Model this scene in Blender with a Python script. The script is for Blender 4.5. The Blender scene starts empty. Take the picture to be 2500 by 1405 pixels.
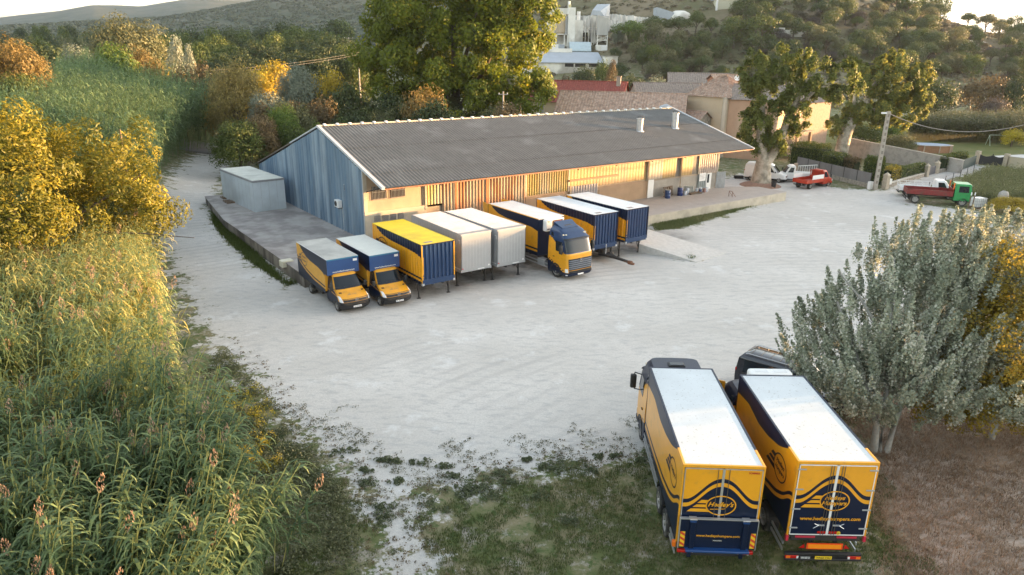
import bpy, bmesh, math, random
import numpy as np
from mathutils import Vector, Matrix
R = math.radians
random.seed(7); rng = np.random.default_rng(11)
S = bpy.context.scene
COL = S.collection

# ------------------------------------------------------------------ camera, sky, sun, exposure
HAZE = .00006
FPX, PIT, ROL, CH = 1730., R(18.45), R(.77), 15.97
cam_d = bpy.data.cameras.new('camera'); cam = bpy.data.objects.new('camera', cam_d); COL.objects.link(cam)
cam_d.sensor_width = 36; cam_d.lens = 36 * FPX / 2500; cam_d.clip_start = .1; cam_d.clip_end = 20000
fw = Vector((0, math.cos(PIT), -math.sin(PIT))); rt0 = Vector((1, 0, 0)); up0 = Vector((0, math.sin(PIT), math.cos(PIT)))
rt = math.cos(ROL) * rt0 + math.sin(ROL) * up0; up = -math.sin(ROL) * rt0 + math.cos(ROL) * up0
cm = Matrix((rt, up, -fw)).transposed().to_4x4(); cm.translation = (0, 0, CH); cam.matrix_world = cm
S.camera = cam

SUN_AZ, SUN_EL = 14., 4.2      # degrees, azimuth from +X towards +Y
w = bpy.data.worlds.new('World'); S.world = w; w.use_nodes = True
wn = w.node_tree; bg = wn.nodes['Background']
sky = wn.nodes.new('ShaderNodeTexSky'); sky.sky_type = 'NISHITA'; sky.sun_disc = False
sky.sun_elevation = R(SUN_EL); sky.sun_rotation = R(90 - SUN_AZ); sky.air_density = 1.0; sky.dust_density = 1.6; sky.ozone_density = 1.0
hs = wn.nodes.new('ShaderNodeHueSaturation'); hs.inputs['Saturation'].default_value = .5; wn.links.new(sky.outputs[0], hs.inputs['Color']); wn.links.new(hs.outputs[0], bg.inputs[0]); bg.inputs[1].default_value = .15
sd = bpy.data.lights.new('sun', 'SUN'); sd.energy = 4.2; sd.angle = R(.5); sd.color = (1, .58, .25)
so = bpy.data.objects.new('sun', sd); COL.objects.link(so)
sv = Vector((math.cos(R(SUN_EL)) * math.cos(R(SUN_AZ)), math.cos(R(SUN_EL)) * math.sin(R(SUN_AZ)), math.sin(R(SUN_EL))))
so.rotation_euler = sv.to_track_quat('Z', 'Y').to_euler(); so.location = (60, 10, 60)
S.view_settings.view_transform = 'Standard'; S.view_settings.look = 'None'; S.view_settings.gamma = 1
S.view_settings.exposure = 2.9
S.render.engine = 'CYCLES'
S.cycles.max_bounces = 6; S.cycles.transparent_max_bounces = 8; S.cycles.volume_bounces = 0

# ------------------------------------------------------------------ pixel rays (2500 x 1405 photograph)
def ray(px, py):
    u0, v0 = px - 1250, py - 702.5
    c, s = math.cos(ROL), math.sin(ROL); u, v = u0 * c + v0 * s, -u0 * s + v0 * c
    return Vector((u, FPX * math.cos(PIT) - v * math.sin(PIT), -FPX * math.sin(PIT) - v * math.cos(PIT)))
def G(px, py, z=0.):
    d = ray(px, py); return Vector((0, 0, CH)) + d * ((z - CH) / d.z)
def atY(px, py, Y):
    d = ray(px, py); return Vector((0, 0, CH)) + d * (Y / d.y)

# ------------------------------------------------------------------ materials
MATS = {}
def lin(c): return tuple(c[:3]) + (1,)
def mat(name, col, rough=.6, metal=0., var=.12, scale=4., bump=0., col2=None, scale2=None, stretch=None, amt2=.5, coat=0., spec=.5, detail=5):
    if name in MATS: return MATS[name]
    m = bpy.data.materials.new(name); m.use_nodes = True; MATS[name] = m
    nt = m.node_tree; N = nt.nodes; L = nt.links; b = N['Principled BSDF']
    b.inputs['Roughness'].default_value = rough; b.inputs['Metallic'].default_value = metal
    b.inputs['Coat Weight'].default_value = coat; b.inputs['Coat Roughness'].default_value = .08
    b.inputs['Specular IOR Level'].default_value = spec
    tc = N.new('ShaderNodeTexCoord'); mp = N.new('ShaderNodeMapping'); L.new(tc.outputs['Object'], mp.inputs[0])
    if stretch: mp.inputs['Scale'].default_value = stretch
    n1 = N.new('ShaderNodeTexNoise'); n1.inputs['Scale'].default_value = scale; n1.inputs['Detail'].default_value = detail; n1.inputs['Roughness'].default_value = .65
    L.new(mp.outputs[0], n1.inputs[0])
    mr = N.new('ShaderNodeMapRange'); mr.inputs[1].default_value = .25; mr.inputs[2].default_value = .75
    mr.inputs[3].default_value = 1 - var; mr.inputs[4].default_value = 1 + var; L.new(n1.outputs[0], mr.inputs[0])
    mx = N.new('ShaderNodeMix'); mx.data_type = 'RGBA'; mx.blend_type = 'MULTIPLY'; mx.inputs[0].default_value = 1
    mx.inputs[6].default_value = lin(col)
    if col2:
        n2 = N.new('ShaderNodeTexNoise'); n2.inputs['Scale'].default_value = scale2 or scale * .3; n2.inputs['Detail'].default_value = 6
        L.new(mp.outputs[0], n2.inputs[0])
        r2 = N.new('ShaderNodeMapRange'); r2.inputs[1].default_value = .62 - amt2 * .3; r2.inputs[2].default_value = .72 - amt2 * .2; L.new(n2.outputs[0], r2.inputs[0])
        m2 = N.new('ShaderNodeMix'); m2.data_type = 'RGBA'; m2.inputs[6].default_value = lin(col); m2.inputs[7].default_value = lin(col2)
        L.new(r2.outputs[0], m2.inputs[0]); L.new(m2.outputs[2], mx.inputs[6])
    L.new(mr.outputs[0], mx.inputs[7]); L.new(mx.outputs[2], b.inputs['Base Color'])
    if bump:
        bp = N.new('ShaderNodeBump'); bp.inputs['Strength'].default_value = bump; bp.inputs['Distance'].default_value = .05
        L.new(n1.outputs[0], bp.inputs['Height']); L.new(bp.outputs[0], b.inputs['Normal'])
    return m
def foliage(name, c1, c2, c3=None, trans=.35, rough=.55):
    if name in MATS: return MATS[name]
    m = bpy.data.materials.new(name); m.use_nodes = True; MATS[name] = m
    nt = m.node_tree; N = nt.nodes; L = nt.links; b = N['Principled BSDF']; b.inputs['Roughness'].default_value = rough
    b.inputs['Specular IOR Level'].default_value = .35
    at = N.new('ShaderNodeAttribute'); at.attribute_name = 'v'
    cr = N.new('ShaderNodeValToRGB'); e = cr.color_ramp.elements
    c1, c2 = [tuple(min(.8, q * 1.18) for q in c) for c in (c1, c2)]; e[0].color = lin(c1); e[1].color = lin(c2)
    if c3: k = cr.color_ramp.elements.new(.86); k.color = lin(c2); e[-1].color = lin(c3)
    oi = N.new('ShaderNodeObjectInfo'); mr = N.new('ShaderNodeMapRange'); mr.inputs[3].default_value = -.14; mr.inputs[4].default_value = .14
    L.new(oi.outputs['Random'], mr.inputs[0]); ad = N.new('ShaderNodeMath'); L.new(at.outputs['Fac'], ad.inputs[0]); L.new(mr.outputs[0], ad.inputs[1])
    L.new(ad.outputs[0], cr.inputs[0]); L.new(cr.outputs[0], b.inputs['Base Color'])
    tr = N.new('ShaderNodeBsdfTranslucent'); ms = N.new('ShaderNodeMixShader'); ms.inputs[0].default_value = trans
    L.new(cr.outputs[0], tr.inputs[0]); L.new(b.outputs[0], ms.inputs[1]); L.new(tr.outputs[0], ms.inputs[2])
    L.new(ms.outputs[0], N['Material Output'].inputs[0])
    return m
def glass(name, col=(.02, .025, .03), rough=.05):
    return mat(name, col, rough, 0, .1, 2, spec=.45)

# ------------------------------------------------------------------ mesh builder
class MB:
    def __init__(s): s.v = []; s.f = []; s.m = []; s.mats = []
    def mi(s, m):
        if m not in s.mats: s.mats.append(m)
        return s.mats.index(m)
    def add(s, vs, fs, m, M=None):
        b = len(s.v)
        if M is not None: vs = [M @ Vector(p) for p in vs]
        s.v += [tuple(p) for p in vs]; s.f += [tuple(i + b for i in f) for f in fs]
        s.m += [s.mi(m)] * len(fs); return s
    def box(s, x0, x1, y0, y1, z0, z1, m, M=None):
        vs = [(x, y, z) for z in (z0, z1) for y in (y0, y1) for x in (x0, x1)]
        return s.add(vs, [(0, 2, 3, 1), (4, 5, 7, 6), (0, 1, 5, 4), (2, 6, 7, 3), (0, 4, 6, 2), (1, 3, 7, 5)], m, M)
    def rbox(s, x0, x1, y0, y1, z0, z1, m, r=.05, seg=2, M=None):
        bm = bmesh.new(); bmesh.ops.create_cube(bm, size=1)
        for v in bm.verts: v.co = Vector(((x0 + x1) / 2 + v.co.x * (x1 - x0), (y0 + y1) / 2 + v.co.y * (y1 - y0), (z0 + z1) / 2 + v.co.z * (z1 - z0)))
        bmesh.ops.bevel(bm, geom=bm.edges[:], offset=r, segments=seg, affect='EDGES', profile=.5)
        bm.verts.index_update(); s.add([v.co.copy() for v in bm.verts], [[v.index for v in f.verts] for f in bm.faces], m, M); bm.free(); return s
    def prism(s, prof, a0, a1, m, axis='y', M=None):
        """closed profile (list of 2-tuples) extruded; axis y: profile in xz; axis x: profile in yz; axis z: profile in xy"""
        n = len(prof)
        def P(p, a): return {'y': (p[0], a, p[1]), 'x': (a, p[0], p[1]), 'z': (p[0], p[1], a)}[axis]
        vs = [P(p, a0) for p in prof] + [P(p, a1) for p in prof]
        fs = [tuple(range(n)), tuple(range(2 * n - 1, n - 1, -1))] + [(i, i + n, (i + 1) % n + n, (i + 1) % n) for i in range(n)]
        return s.add(vs, fs, m, M)
    def cyl(s, p0, p1, r0, r1, m, n=12, cap=True, M=None):
        p0, p1 = Vector(p0), Vector(p1); a = (p1 - p0)
        if a.length < 1e-6: return s
        a.normalize(); u = a.orthogonal().normalized(); w_ = a.cross(u); vs = []; fs = []
        for p, r in ((p0, r0), (p1, r1)):
            for i in range(n):
                t = 2 * math.pi * i / n; vs.append(p + (u * math.cos(t) + w_ * math.sin(t)) * r)
        fs = [(i, (i + 1) % n, n + (i + 1) % n, n + i) for i in range(n)]
        if cap: fs += [tuple(range(n - 1, -1, -1)), tuple(range(n, 2 * n))]
        return s.add(vs, fs, m, M)
    def tube(s, pts, r, m, n=6, M=None):
        pts = [Vector(p) for p in pts]; k = len(pts); rs = r if isinstance(r, (list, tuple)) else [r] * k; vs = []; fs = []
        for j, p in enumerate(pts):
            t = (pts[min(j + 1, k - 1)] - pts[max(j - 1, 0)]).normalized(); u = t.cross(Vector((.13, .31, .94))).normalized(); w_ = t.cross(u)
            for i in range(n): a = 2 * math.pi * i / n; vs.append(p + (u * math.cos(a) + w_ * math.sin(a)) * rs[j])
        for j in range(k - 1):
            for i in range(n): fs.append((j * n + i, j * n + (i + 1) % n, (j + 1) * n + (i + 1) % n, (j + 1) * n + i))
        fs += [tuple(range(n - 1, -1, -1)), tuple(range((k - 1) * n, k * n))]
        return s.add(vs, fs, m, M)
    def lathe(s, prof, m, n=20, M=None):
        """prof: list of (r, z)"""
        vs = []; k = len(prof)
        for r, z in prof:
            for i in range(n): t = 2 * math.pi * i / n; vs.append((r * math.cos(t), r * math.sin(t), z))
        fs = [(j * n + i, j * n + (i + 1) % n, (j + 1) * n + (i + 1) % n, (j + 1) * n + i) for j in range(k - 1) for i in range(n)]
        fs += [tuple(range(n - 1, -1, -1)), tuple(range((k - 1) * n, k * n))]
        return s.add(vs, fs, m, M)
    def quad(s, a, b, c, d, m, M=None): return s.add([a, b, c, d], [(0, 1, 2, 3)], m, M)
    def build(s, name, parent=None, smooth=None, loc=None, rot=None):
        me = bpy.data.meshes.new(name); me.from_pydata(s.v, [], s.f)
        for m in s.mats: me.materials.append(m)
        me.polygons.foreach_set('material_index', s.m)
        bm = bmesh.new(); bm.from_mesh(me); bmesh.ops.recalc_face_normals(bm, faces=bm.faces); bm.to_mesh(me); bm.free()
        if smooth:
            me.polygons.foreach_set('use_smooth', [True] * len(me.polygons)); me.set_sharp_from_angle(angle=R(smooth))
        o = bpy.data.objects.new(name, me); COL.objects.link(o)
        if parent: o.parent = parent
        if loc: o.location = loc
        if rot: o.rotation_euler = rot
        return o
def tag(o, label=None, cat=None, group=None, kind=None):
    if label: o['label'] = label
    if cat: o['category'] = cat
    if group: o['group'] = group
    if kind: o['kind'] = kind
    return o
def thing(name, label, cat, loc=(0, 0, 0), rz=0., group=None):
    o = bpy.data.objects.new(name, None); COL.objects.link(o); o.empty_display_size = .3
    o.location = loc; o.rotation_euler = (0, 0, rz); return tag(o, label, cat, group)
def dup(o, loc=None, rz=None, label=None, group=None, scale=None, parent=None, top=True):
    c = o.copy(); COL.objects.link(c)
    if top:
        if loc is not None: c.location = loc
        if rz is not None: c.rotation_euler = (0, 0, rz)
        if label: c['label'] = label
        if group: c['group'] = group
        if scale: c.scale = scale if isinstance(scale, (tuple, list)) else (scale,) * 3
    else: c.parent = parent
    for ch in list(o.children): dup(ch, parent=c, top=False)
    return c

_txt = {}
def text2d(s, bold=0., shear=0.):
    k = (s, bold, shear)
    if k in _txt: return _txt[k]
    cu = bpy.data.curves.new('t', 'FONT'); cu.body = s; cu.size = 1; cu.offset = bold; cu.shear = shear; cu.align_x = 'CENTER'; cu.resolution_u = 3
    ob = bpy.data.objects.new('t', cu); COL.objects.link(ob); dg = bpy.context.evaluated_depsgraph_get(); dg.update()
    ev = ob.evaluated_get(dg); me = ev.to_mesh(); v = [tuple(p.co[:2]) for p in me.vertices]; f = [tuple(p.vertices) for p in me.polygons]
    ev.to_mesh_clear(); bpy.data.objects.remove(ob); bpy.data.curves.remove(cu); _txt[k] = (v, f); return v, f
def put_text(mb, s, O, U, V, N, cx, cy, width, m, bold=.015, shear=0., off=.004, sy=1.):
    v, f = text2d(s, bold, shear); xs = [p[0] for p in v]; k = width / (max(xs) - min(xs)); x0 = (max(xs) + min(xs)) / 2
    O, U, V, N = map(Vector, (O, U, V, N))
    mb.add([O + U * (cx + (p[0] - x0) * k) + V * (cy + p[1] * k * sy) + N * off for p in v], f, m)
def panel(mb, O, U, V, N, L, bands, prof=None, step=.12, us=None):
    O, U, V, N = map(Vector, (O, U, V, N))
    if us is None: n = max(1, round(L / step)); us = [L * i / n for i in range(n + 1)]
    bs = [bands(u) for u in us]; ps = [prof(i, u) if prof else 0. for i, u in enumerate(us)]
    for i in range(len(us) - 1):
        a, b = bs[i], bs[i + 1]; 
        for (p0, p1, m), (q0, q1, _) in zip(a, b):
            if p1 - p0 < 1e-4 and q1 - q0 < 1e-4: continue
            A = O + U * us[i] + N * ps[i]; B = O + U * us[i + 1] + N * ps[i + 1]
            mb.quad(A + V * p0, B + V * q0, B + V * q1, A + V * p1, m)
def sm(keys, n=160, k=15):
    xs = np.linspace(0, 1, n); y = np.interp(xs, [a for a, b in keys], [b for a, b in keys])
    yp = np.concatenate([np.full(k, y[0]), y, np.full(k, y[-1])]); ker = np.hanning(2 * k + 1)[0:]; ker = ker / ker.sum()
    y2 = np.convolve(yp, ker, 'valid')
    return lambda t: float(np.interp(t, xs, y2))
# ------------------------------------------------------------------ paint
YEL = mat('fleet_yellow', (.74, .335, .012), .34, var=.09, coat=.35, scale=1.1, col2=(.62, .30, .03), scale2=3, amt2=.15)
YELD = mat('fleet_yellow_worn', (.70, .36, .03), .42, var=.12, coat=.2, scale=2)
NAV = mat('fleet_navy', (.004, .011, .034), .38, var=.15, coat=.12, scale=2, spec=.3)
NAVB = mat('front_navy', (.008, .034, .10), .34, var=.15, coat=.3, scale=2)
BLU = mat('luton_blue', (.010, .055, .19), .32, var=.08, coat=.5, scale=2)
WROOF = mat('white_roof', (.64, .67, .69), .4, var=.12, col2=(.46, .46, .44), scale=1.2, scale2=14, amt2=.02)
LROOF = mat('lorry_roof', (.56, .60, .62), .38, var=.10, scale=.9, col2=(.36, .37, .36), scale2=11, amt2=.02)
GROOF = mat('greyed_roof', (.42, .42, .39), .6, var=.15, col2=(.33, .33, .31), scale=1.5, amt2=.6)
YROOF = mat('yellow_roof', (.62, .50, .02), .5, var=.12, col2=(.48, .38, .02), scale=1.2, amt2=.3)
WOFF = mat('offwhite_roof', (.62, .63, .58), .5, var=.08, scale=1.4)
GREYC = mat('aluminium_grey', (.36, .37, .38), .42, .25, var=.07, scale=2)
ALU = mat('aluminium_frame', (.62, .63, .64), .35, .7, var=.06)
BLK = mat('black_plastic', (.018, .018, .019), .5, var=.1)
CHAS = mat('chassis_black', (.025, .024, .023), .65, var=.3, col2=(.07, .05, .035), amt2=.3)
RUB = mat('tyre_rubber', (.022, .022, .022), .8, var=.25, scale=12, col2=(.13, .12, .1), amt2=.4)
RIM = mat('wheel_rim', (.35, .34, .32), .45, .5, var=.2, scale=8)
GLS = glass('dark_glass', (.012, .018, .024), .04)
LGT = mat('headlight_lens', (.82, .83, .84), .15, 0, var=.2, scale=9)
REDL = mat('red_lens', (.45, .012, .01), .25, var=.1)
ORL = mat('orange_lens', (.75, .16, .01), .3, var=.1)
WHT = mat('white_paint', (.76, .76, .75), .4, var=.05, coat=.2)
CHR = mat('chrome', (.7, .7, .7), .15, 1., var=.03)
ORB = mat('orange_board', (.85, .28, .01), .4, var=.04)
PLY = mat('yellow_plate', (.8, .55, .03), .4, var=.03)
REDP = mat('red_paint', (.42, .035, .012), .45, var=.15, coat=.2, col2=(.3, .05, .02), amt2=.2)
DRED = mat('dark_red_paint', (.19, .015, .014), .45, var=.2, coat=.2, col2=(.12, .03, .02), amt2=.3)
GRN = mat('green_paint', (.02, .26, .07), .45, var=.15, coat=.2)

def wheel(parent, x, y, r, wd, side, name='wheel', hub=RIM):
    """side -1: outer face towards -y ; +1: towards +y"""
    M = Matrix.Translation((x, y, r)) @ Matrix.Rotation(R(90) * (1 if side < 0 else -1), 4, 'X')
    t = MB(); h = wd / 2
    t.lathe([(r * .6, -h), (r * .93, -h), (r, -h * .75), (r, h * .75), (r * .93, h), (r * .62, h), (r * .58, h * .7), (r * .58, -h * .7)], RUB, 26, M)
    o = t.build(name, parent, 40)
    q = MB(); q.lathe([(r * .55, h * .1), (r * .62, h * .98), (r * .56, h * 1.0), (r * .5, h * .4), (r * .3, h * .3), (r * .26, h * .85), (r * .16, h * .95), (r * .12, h * 1.1), (.001, h * 1.1)], hub, 22, M)
    for k in range(8):
        a = k * math.pi / 4; q.cyl(M @ Vector((r * .21 * math.cos(a), r * .21 * math.sin(a), h * .8)), M @ Vector((r * .21 * math.cos(a), r * .21 * math.sin(a), h * 1.03)), .02, .018, CHR, 6)
    q.build('rim', o, 40); return o

# ---- loft body (cab / car shell): horizontal sections
class Loft:
    """sections: (z, xfront, halfwidth, roundness depth, xback[, back rounding]) ; x grows forward"""
    def __init__(s, secs, p=3.2): s.s = [tuple(q) + (0.,) * (6 - len(q)) for q in secs]; s.p = p
    def at(s, z):
        a = np.array(s.s); return [float(np.interp(z, a[:, 0], a[:, k])) for k in range(1, 6)]
    def pt(s, u, z, off=0.):
        """u in [-2,2]: 0 front centre, +-1 front corner end, +-2 rear; positive u = +y (left)"""
        xf, hw, a, xb, ab = s.at(z); a = max(a, .02); sg = 1 if u >= 0 else -1; t = abs(u); e = 2 / s.p
        if t <= 1:
            th = t * math.pi / 2; c, sn = math.cos(th), math.sin(th)
            x = xf - a * (1 - max(c, 0) ** e); y = hw * max(sn, 0) ** e
            nx, ny = max(c, 1e-6) ** (2 - e) / a, max(sn, 1e-6) ** (2 - e) / hw
            l = math.hypot(nx, ny); return Vector((x + off * nx / l, sg * (y + off * ny / l), z))
        k = t - 1; x = (xf - a) * (1 - k) + xb * k
        yy = hw
        if ab > 0 and x < xb + ab: q = (xb + ab - x) / ab; yy = hw * (1 - .28 * q * q)
        return Vector((x, sg * (yy + off), z))
    def shell(s, mb, zs, matf, nu=10, cap=True, back=True):
        us = [-2 + i / nu for i in range(4 * nu + 1)]; n = len(us); vs = []; 
        for z in zs: vs += [s.pt(u, z) for u in us]
        b = len(mb.v); mb.v += [tuple(v) for v in vs]
        for j in range(len(zs) - 1):
            for i in range(n - 1):
                mb.f.append((b + j * n + i, b + j * n + i + 1, b + (j + 1) * n + i + 1, b + (j + 1) * n + i)); mb.m.append(mb.mi(matf((us[i] + us[i + 1]) / 2, (zs[j] + zs[j + 1]) / 2)))
            if back: mb.f.append((b + j * n + n - 1, b + j * n, b + (j + 1) * n, b + (j + 1) * n + n - 1)); mb.m.append(mb.mi(matf(2.1, (zs[j] + zs[j + 1]) / 2)))
        if cap:
            j = len(zs) - 1
            mb.f.append(tuple(b + j * n + i for i in range(n))); mb.m.append(mb.mi(matf(0, zs[-1] + 1)))
            mb.f.append(tuple(b + i for i in range(n - 1, -1, -1))); mb.m.append(mb.mi(BLK))
    def patch(s, mb, u0, u1, z0, z1, m, off=.012, nu=10, nz=4, u0t=None, u1t=None, z0e=0., z1e=0.):
        """u0t/u1t: u limits at the top; z0e/z1e: raise of the lower/upper edge at the u1 end"""
        u0t = u0 if u0t is None else u0t; u1t = u1 if u1t is None else u1t; vs = []; g = []
        for j in range(nz + 1):
            q = j / nz
            for i in range(nu + 1):
                t = i / nu; za = z0 + z0e * t; zb = z1 + z1e * t; z = za + (zb - za) * q
                u = (u0 + (u0t - u0) * q) * (1 - t) + (u1 + (u1t - u1) * q) * t; g.append((u, z))
        k = len(g); vs = [s.pt(u, z, off) for u, z in g] + [s.pt(u, z, -.03) for u, z in g]; w_ = nu + 1
        fs = [(j * w_ + i, j * w_ + i + 1, (j + 1) * w_ + i + 1, (j + 1) * w_ + i) for j in range(nz) for i in range(nu)]
        for j in range(nz): fs += [(j * w_, (j + 1) * w_, k + (j + 1) * w_, k + j * w_), (j * w_ + nu, k + j * w_ + nu, k + (j + 1) * w_ + nu, (j + 1) * w_ + nu)]
        for i in range(nu): fs += [(i, k + i, k + i + 1, i + 1), (nz * w_ + i, nz * w_ + i + 1, k + nz * w_ + i + 1, k + nz * w_ + i)]
        mb.add(vs, fs, m)

# ---- fleet livery
NAVY_T = sm([(0, 0), (.13, 0), (.17, .06), (.26, .15), (.42, .23), (.58, .26), (.78, .2), (1, .27)], k=9)
NAVY_S = sm([(0, 0), (.06, 0), (.12, .1), (.22, .19), (.4, .24), (.7, .25), (.88, .27), (1, .34)], k=7)
NAVY_V = sm([(0, 0), (.09, 0), (.16, .12), (.3, .27), (.45, .34), (.7, .38), (.85, .45), (.95, .6), (1, .7)], k=7)
STR_T = sm([(0, .57), (.04, .56), (.12, .40), (.22, .30), (.4, .22), (.7, .17), (1, .155)], k=9)
STR_V = sm([(0, .62), (.12, .48), (.3, .33), (.55, .22), (1, .15)], k=9)
def side_bands(L, z0, z1, front_first, nav, st, Y=YEL, Nn=NAV):
    H = z1 - z0
    def f(u):
        t = (L - u) / L if front_first else u / L; s_ = st(t) * H; nv = max(H - nav(t) * H, s_ + .01)
        return [(0, s_ - .13 * H * .8, Nn), (s_ - .13 * H * .8, s_ - .06 * H * .8, Y), (s_ - .06 * H * .8, s_, Nn), (s_, nv, Y), (nv, H, Nn)]
    return f
def oval_logo(mb, O, U, V, N, cx, cy, w_, h_, m, lines, flip=1, mt=None, off=.006):
    O, U, V, N = map(Vector, (O, U, V, N)); P = lambda x, y: O + U * (cx + x * flip) + V * (cy + y) + N * off
    n = 40; a = []; b = []
    for i in range(n):
        t = 2 * math.pi * i / n; a.append(P(w_ / 2 * math.cos(t), h_ / 2 * math.sin(t))); b.append(P((w_ / 2 - h_ * .055) * math.cos(t), (h_ / 2 - h_ * .055) * math.sin(t)))
    mb.add(a + b, [(i, (i + 1) % n, n + (i + 1) % n, n + i) for i in range(n)], m)
    for k, (y0, y1, x0) in enumerate([(.26, .1, -.78), (.03, -.11, -.92), (-.18, -.34, -1.1)]):
        xa = -.47 * w_ * math.sqrt(max(0, 1 - (y0 * 1.9) ** 2)) - .0; xb = -.47 * w_ * math.sqrt(max(0, 1 - (y1 * 1.9) ** 2))
        mb.add([P(xb, y1 * h_), P(xa, y0 * h_), P((x0 + .13) * w_, y0 * h_), P(x0 * w_, y1 * h_)], [(0, 1, 2, 3)], m)
    for s_, y, ww in lines: put_text(mb, s_, O, U * flip if flip > 0 else U, V, N, cx, cy + y * h_, w_ * ww, mt or m, bold=.03, shear=.35, off=off, sy=1.0)
WWW = 'www.hedleyshumpers.com'

def corner_posts(mb, L, W, z0, z1, m, t=.05, p=.012):
    for x in (0, -L):
        for y in (-1, 1):
            xa, xb = (x - t, x + p) if x == 0 else (x - p, x + t); ya, yb = sorted((y * (W / 2 - t), y * (W / 2 + p)))
            mb.box(xa, xb, ya, yb, z0, z1, m)

def swap_body(label, loc, rz, kind, L=7.4, W=2.5, z0=1.15, z1=3.9, legs=True):
    t = thing('swap_body', label, 'swap body', loc, rz, 'demountable cargo boxes parked along the loading dock')
    H = z1 - z0; b = MB()
    if kind == 'grey':
        n = 42
        for s_ in (1, -1):
            panel(b, (-L, s_ * W / 2, z0 + .16), (1, 0, 0), (0, 0, 1), (0, s_, 0), L, lambda u: [(0, H - .24, GREYC)], lambda i, u: -.012 * (i % 4 in (1, 2)), us=[L * i / 84 for i in range(85)])
            b.box(-L, 0, min(s_ * (W / 2 - .06), s_ * (W / 2 + .012)), max(s_ * (W / 2 - .06), s_ * (W / 2 + .012)), z1 - .1, z1 + .02, GREYC)
            b.box(-L, 0, min(s_ * (W / 2 - .06), s_ * (W / 2 + .01)), max(s_ * (W / 2 - .06), s_ * (W / 2 + .01)), z0, z0 + .17, GREYC)
        b.rbox(-.1, 0.012, -W / 2 + .04, W / 2 - .04, z0, z1 + .01, GREYC, .05, 3)
        for k in range(-4, 5): b.box(.012, .018, k * .26 - .006, k * .26 + .006, z0 + .3, z1 - .5, ALU)
        b.box(.012, .02, .1, .65, z0 + .08, z0 + .14, WHT); b.cyl((.01, W / 2 - .22, z0 + .28), (.022, W / 2 - .22, z0 + .28), .07, .07, WHT, 14)
        b.cyl((.01, -W / 2 + .12, z0 + .28), (.025, -W / 2 + .12, z0 + .28), .05, .05, REDL, 12)
        b.box(-L - .01, -L + .06, -W / 2 + .02, W / 2 - .02, z0, z1, GREYC)
        for s_ in (-1, 1):
            for zz in (z1 - .45,): b.box(-.34, -.1, s_ * (W / 2 + .013) - .004, s_ * (W / 2 + .013) + .004, zz, zz + .04, WHT); b.box(-.14, -.1, s_ * (W / 2 + .013) - .004, s_ * (W / 2 + .013) + .004, zz - .22, zz, WHT)
            b.box(-1.1, -.12, s_ * (W / 2 + .015) - .004, s_ * (W / 2 + .015) + .004, z0 + .22, z0 + .27, WHT)
    else:
        st = STR_T
        for s_ in (1, -1):
            bands = side_bands(L, z0, z1, s_ > 0 and False, NAVY_S, lambda q: .17 + .28 * (1 - min(q / .35, 1)) ** 2)
            us = []; pr = []; x = 0.; k = 0
            while x < L - .02: us.append(x); pr.append([0, 0, -.035, -.035][k % 4]); x += [.13, .05, .13, .05][k % 4]; k += 1
            us.append(L); pr.append(0)
            panel(b, (-L, s_ * W / 2, z0), (1, 0, 0), (0, 0, 1), (0, s_, 0), L, bands, lambda i, u: pr[i], us=us)
        us = []; pr = []; x = 0.; k = 0; Lf = W
        while x < Lf - .02: us.append(x); pr.append([0, 0, -.07, -.07][k % 4]); x += [.12, .035, .12, .035][k % 4]; k += 1
        us.append(Lf); pr.append(0)
        def fb(u):
            edge = u < .1 or u > W - .14
            return [(0, .5, NAVB), (.5, .56, YEL if edge else NAVB), (.56, .68, NAVB), (.68, 1.9, YEL if edge else NAVB), (1.9, H, NAVB)]
        panel(b, (0, -W / 2, z0), (0, 1, 0), (0, 0, 1), (1, 0, 0), W, fb, lambda i, u: pr[i], us=us)
        b.box(-.1, .015, -W / 2 + .01, W / 2 - .01, z0 - .02, z0 + .34, NAVB)
        corner_posts(b, L, W, z0, z1, YEL if kind == 'yellow' else NAV, .06, .008)
        b.box(-.08, .01, -W / 2, W / 2, z1 - .07, z1 + .005, NAV)
        panel(b, (-L, -W / 2, z0), (0, 1, 0), (0, 0, 1), (-1, 0, 0), W, lambda u: [(0, H * .4, NAV), (H * .4, H, YEL)])
        oval_logo(b, (0, -W / 2 - .012, 0), (1, 0, 0), (0, 0, 1), (0, -1, 0), -L * .78, z0 + H * .55, 1.5, 1.1, NAV, [('Hedleys', .08, .66), ('Humpers', -.17, .74)])
        for s_ in (-1, 1): b.box(-.16, .03, min(s_ * (W / 2 - .13), s_ * (W / 2 + .015)), max(s_ * (W / 2 - .13), s_ * (W / 2 + .015)), z0 - .06, z0 + .1, ALU)
    o = b.build('body', t)
    r = MB(); rm = {'yellow': YROOF, 'white': WROOF, 'grey': GREYC}[kind]
    if kind == 'grey':
        rm = mat('grey_roof_sheet', (.52, .52, .53), .45, .1, var=.1, scale=3, col2=(.42, .43, .46), amt2=.3)
        us = []; pr = []; n = 28
        for i in range(n): x = (L - .5) * i / n; us += [x, x + .10, x + .14, x + .22]; pr += [0, 0, .04, .04]
        us.append(L - .5); pr.append(0)
        panel(r, (-L, W / 2 - .03, z1), (1, 0, 0), (0, -1, 0), (0, 0, 1), L, lambda u: [(0, W - .06, rm)], lambda i, u: pr[i], us=us)
        r.box(-.52, .005, -W / 2 + .05, W / 2 - .05, z1 - .04, z1 + .022, GREYC)
    else:
        r.box(-L + .02, -.02, -W / 2 + .02, W / 2 - .02, z1 - .04, z1 + .012, rm)
        r.box(-.62, -.28, -.45 - .35, -.45 + .25, z1 + .012, z1 + .018, mat('roof_label', (.25, .22, .2), .6, var=.3, scale=9))
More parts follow.
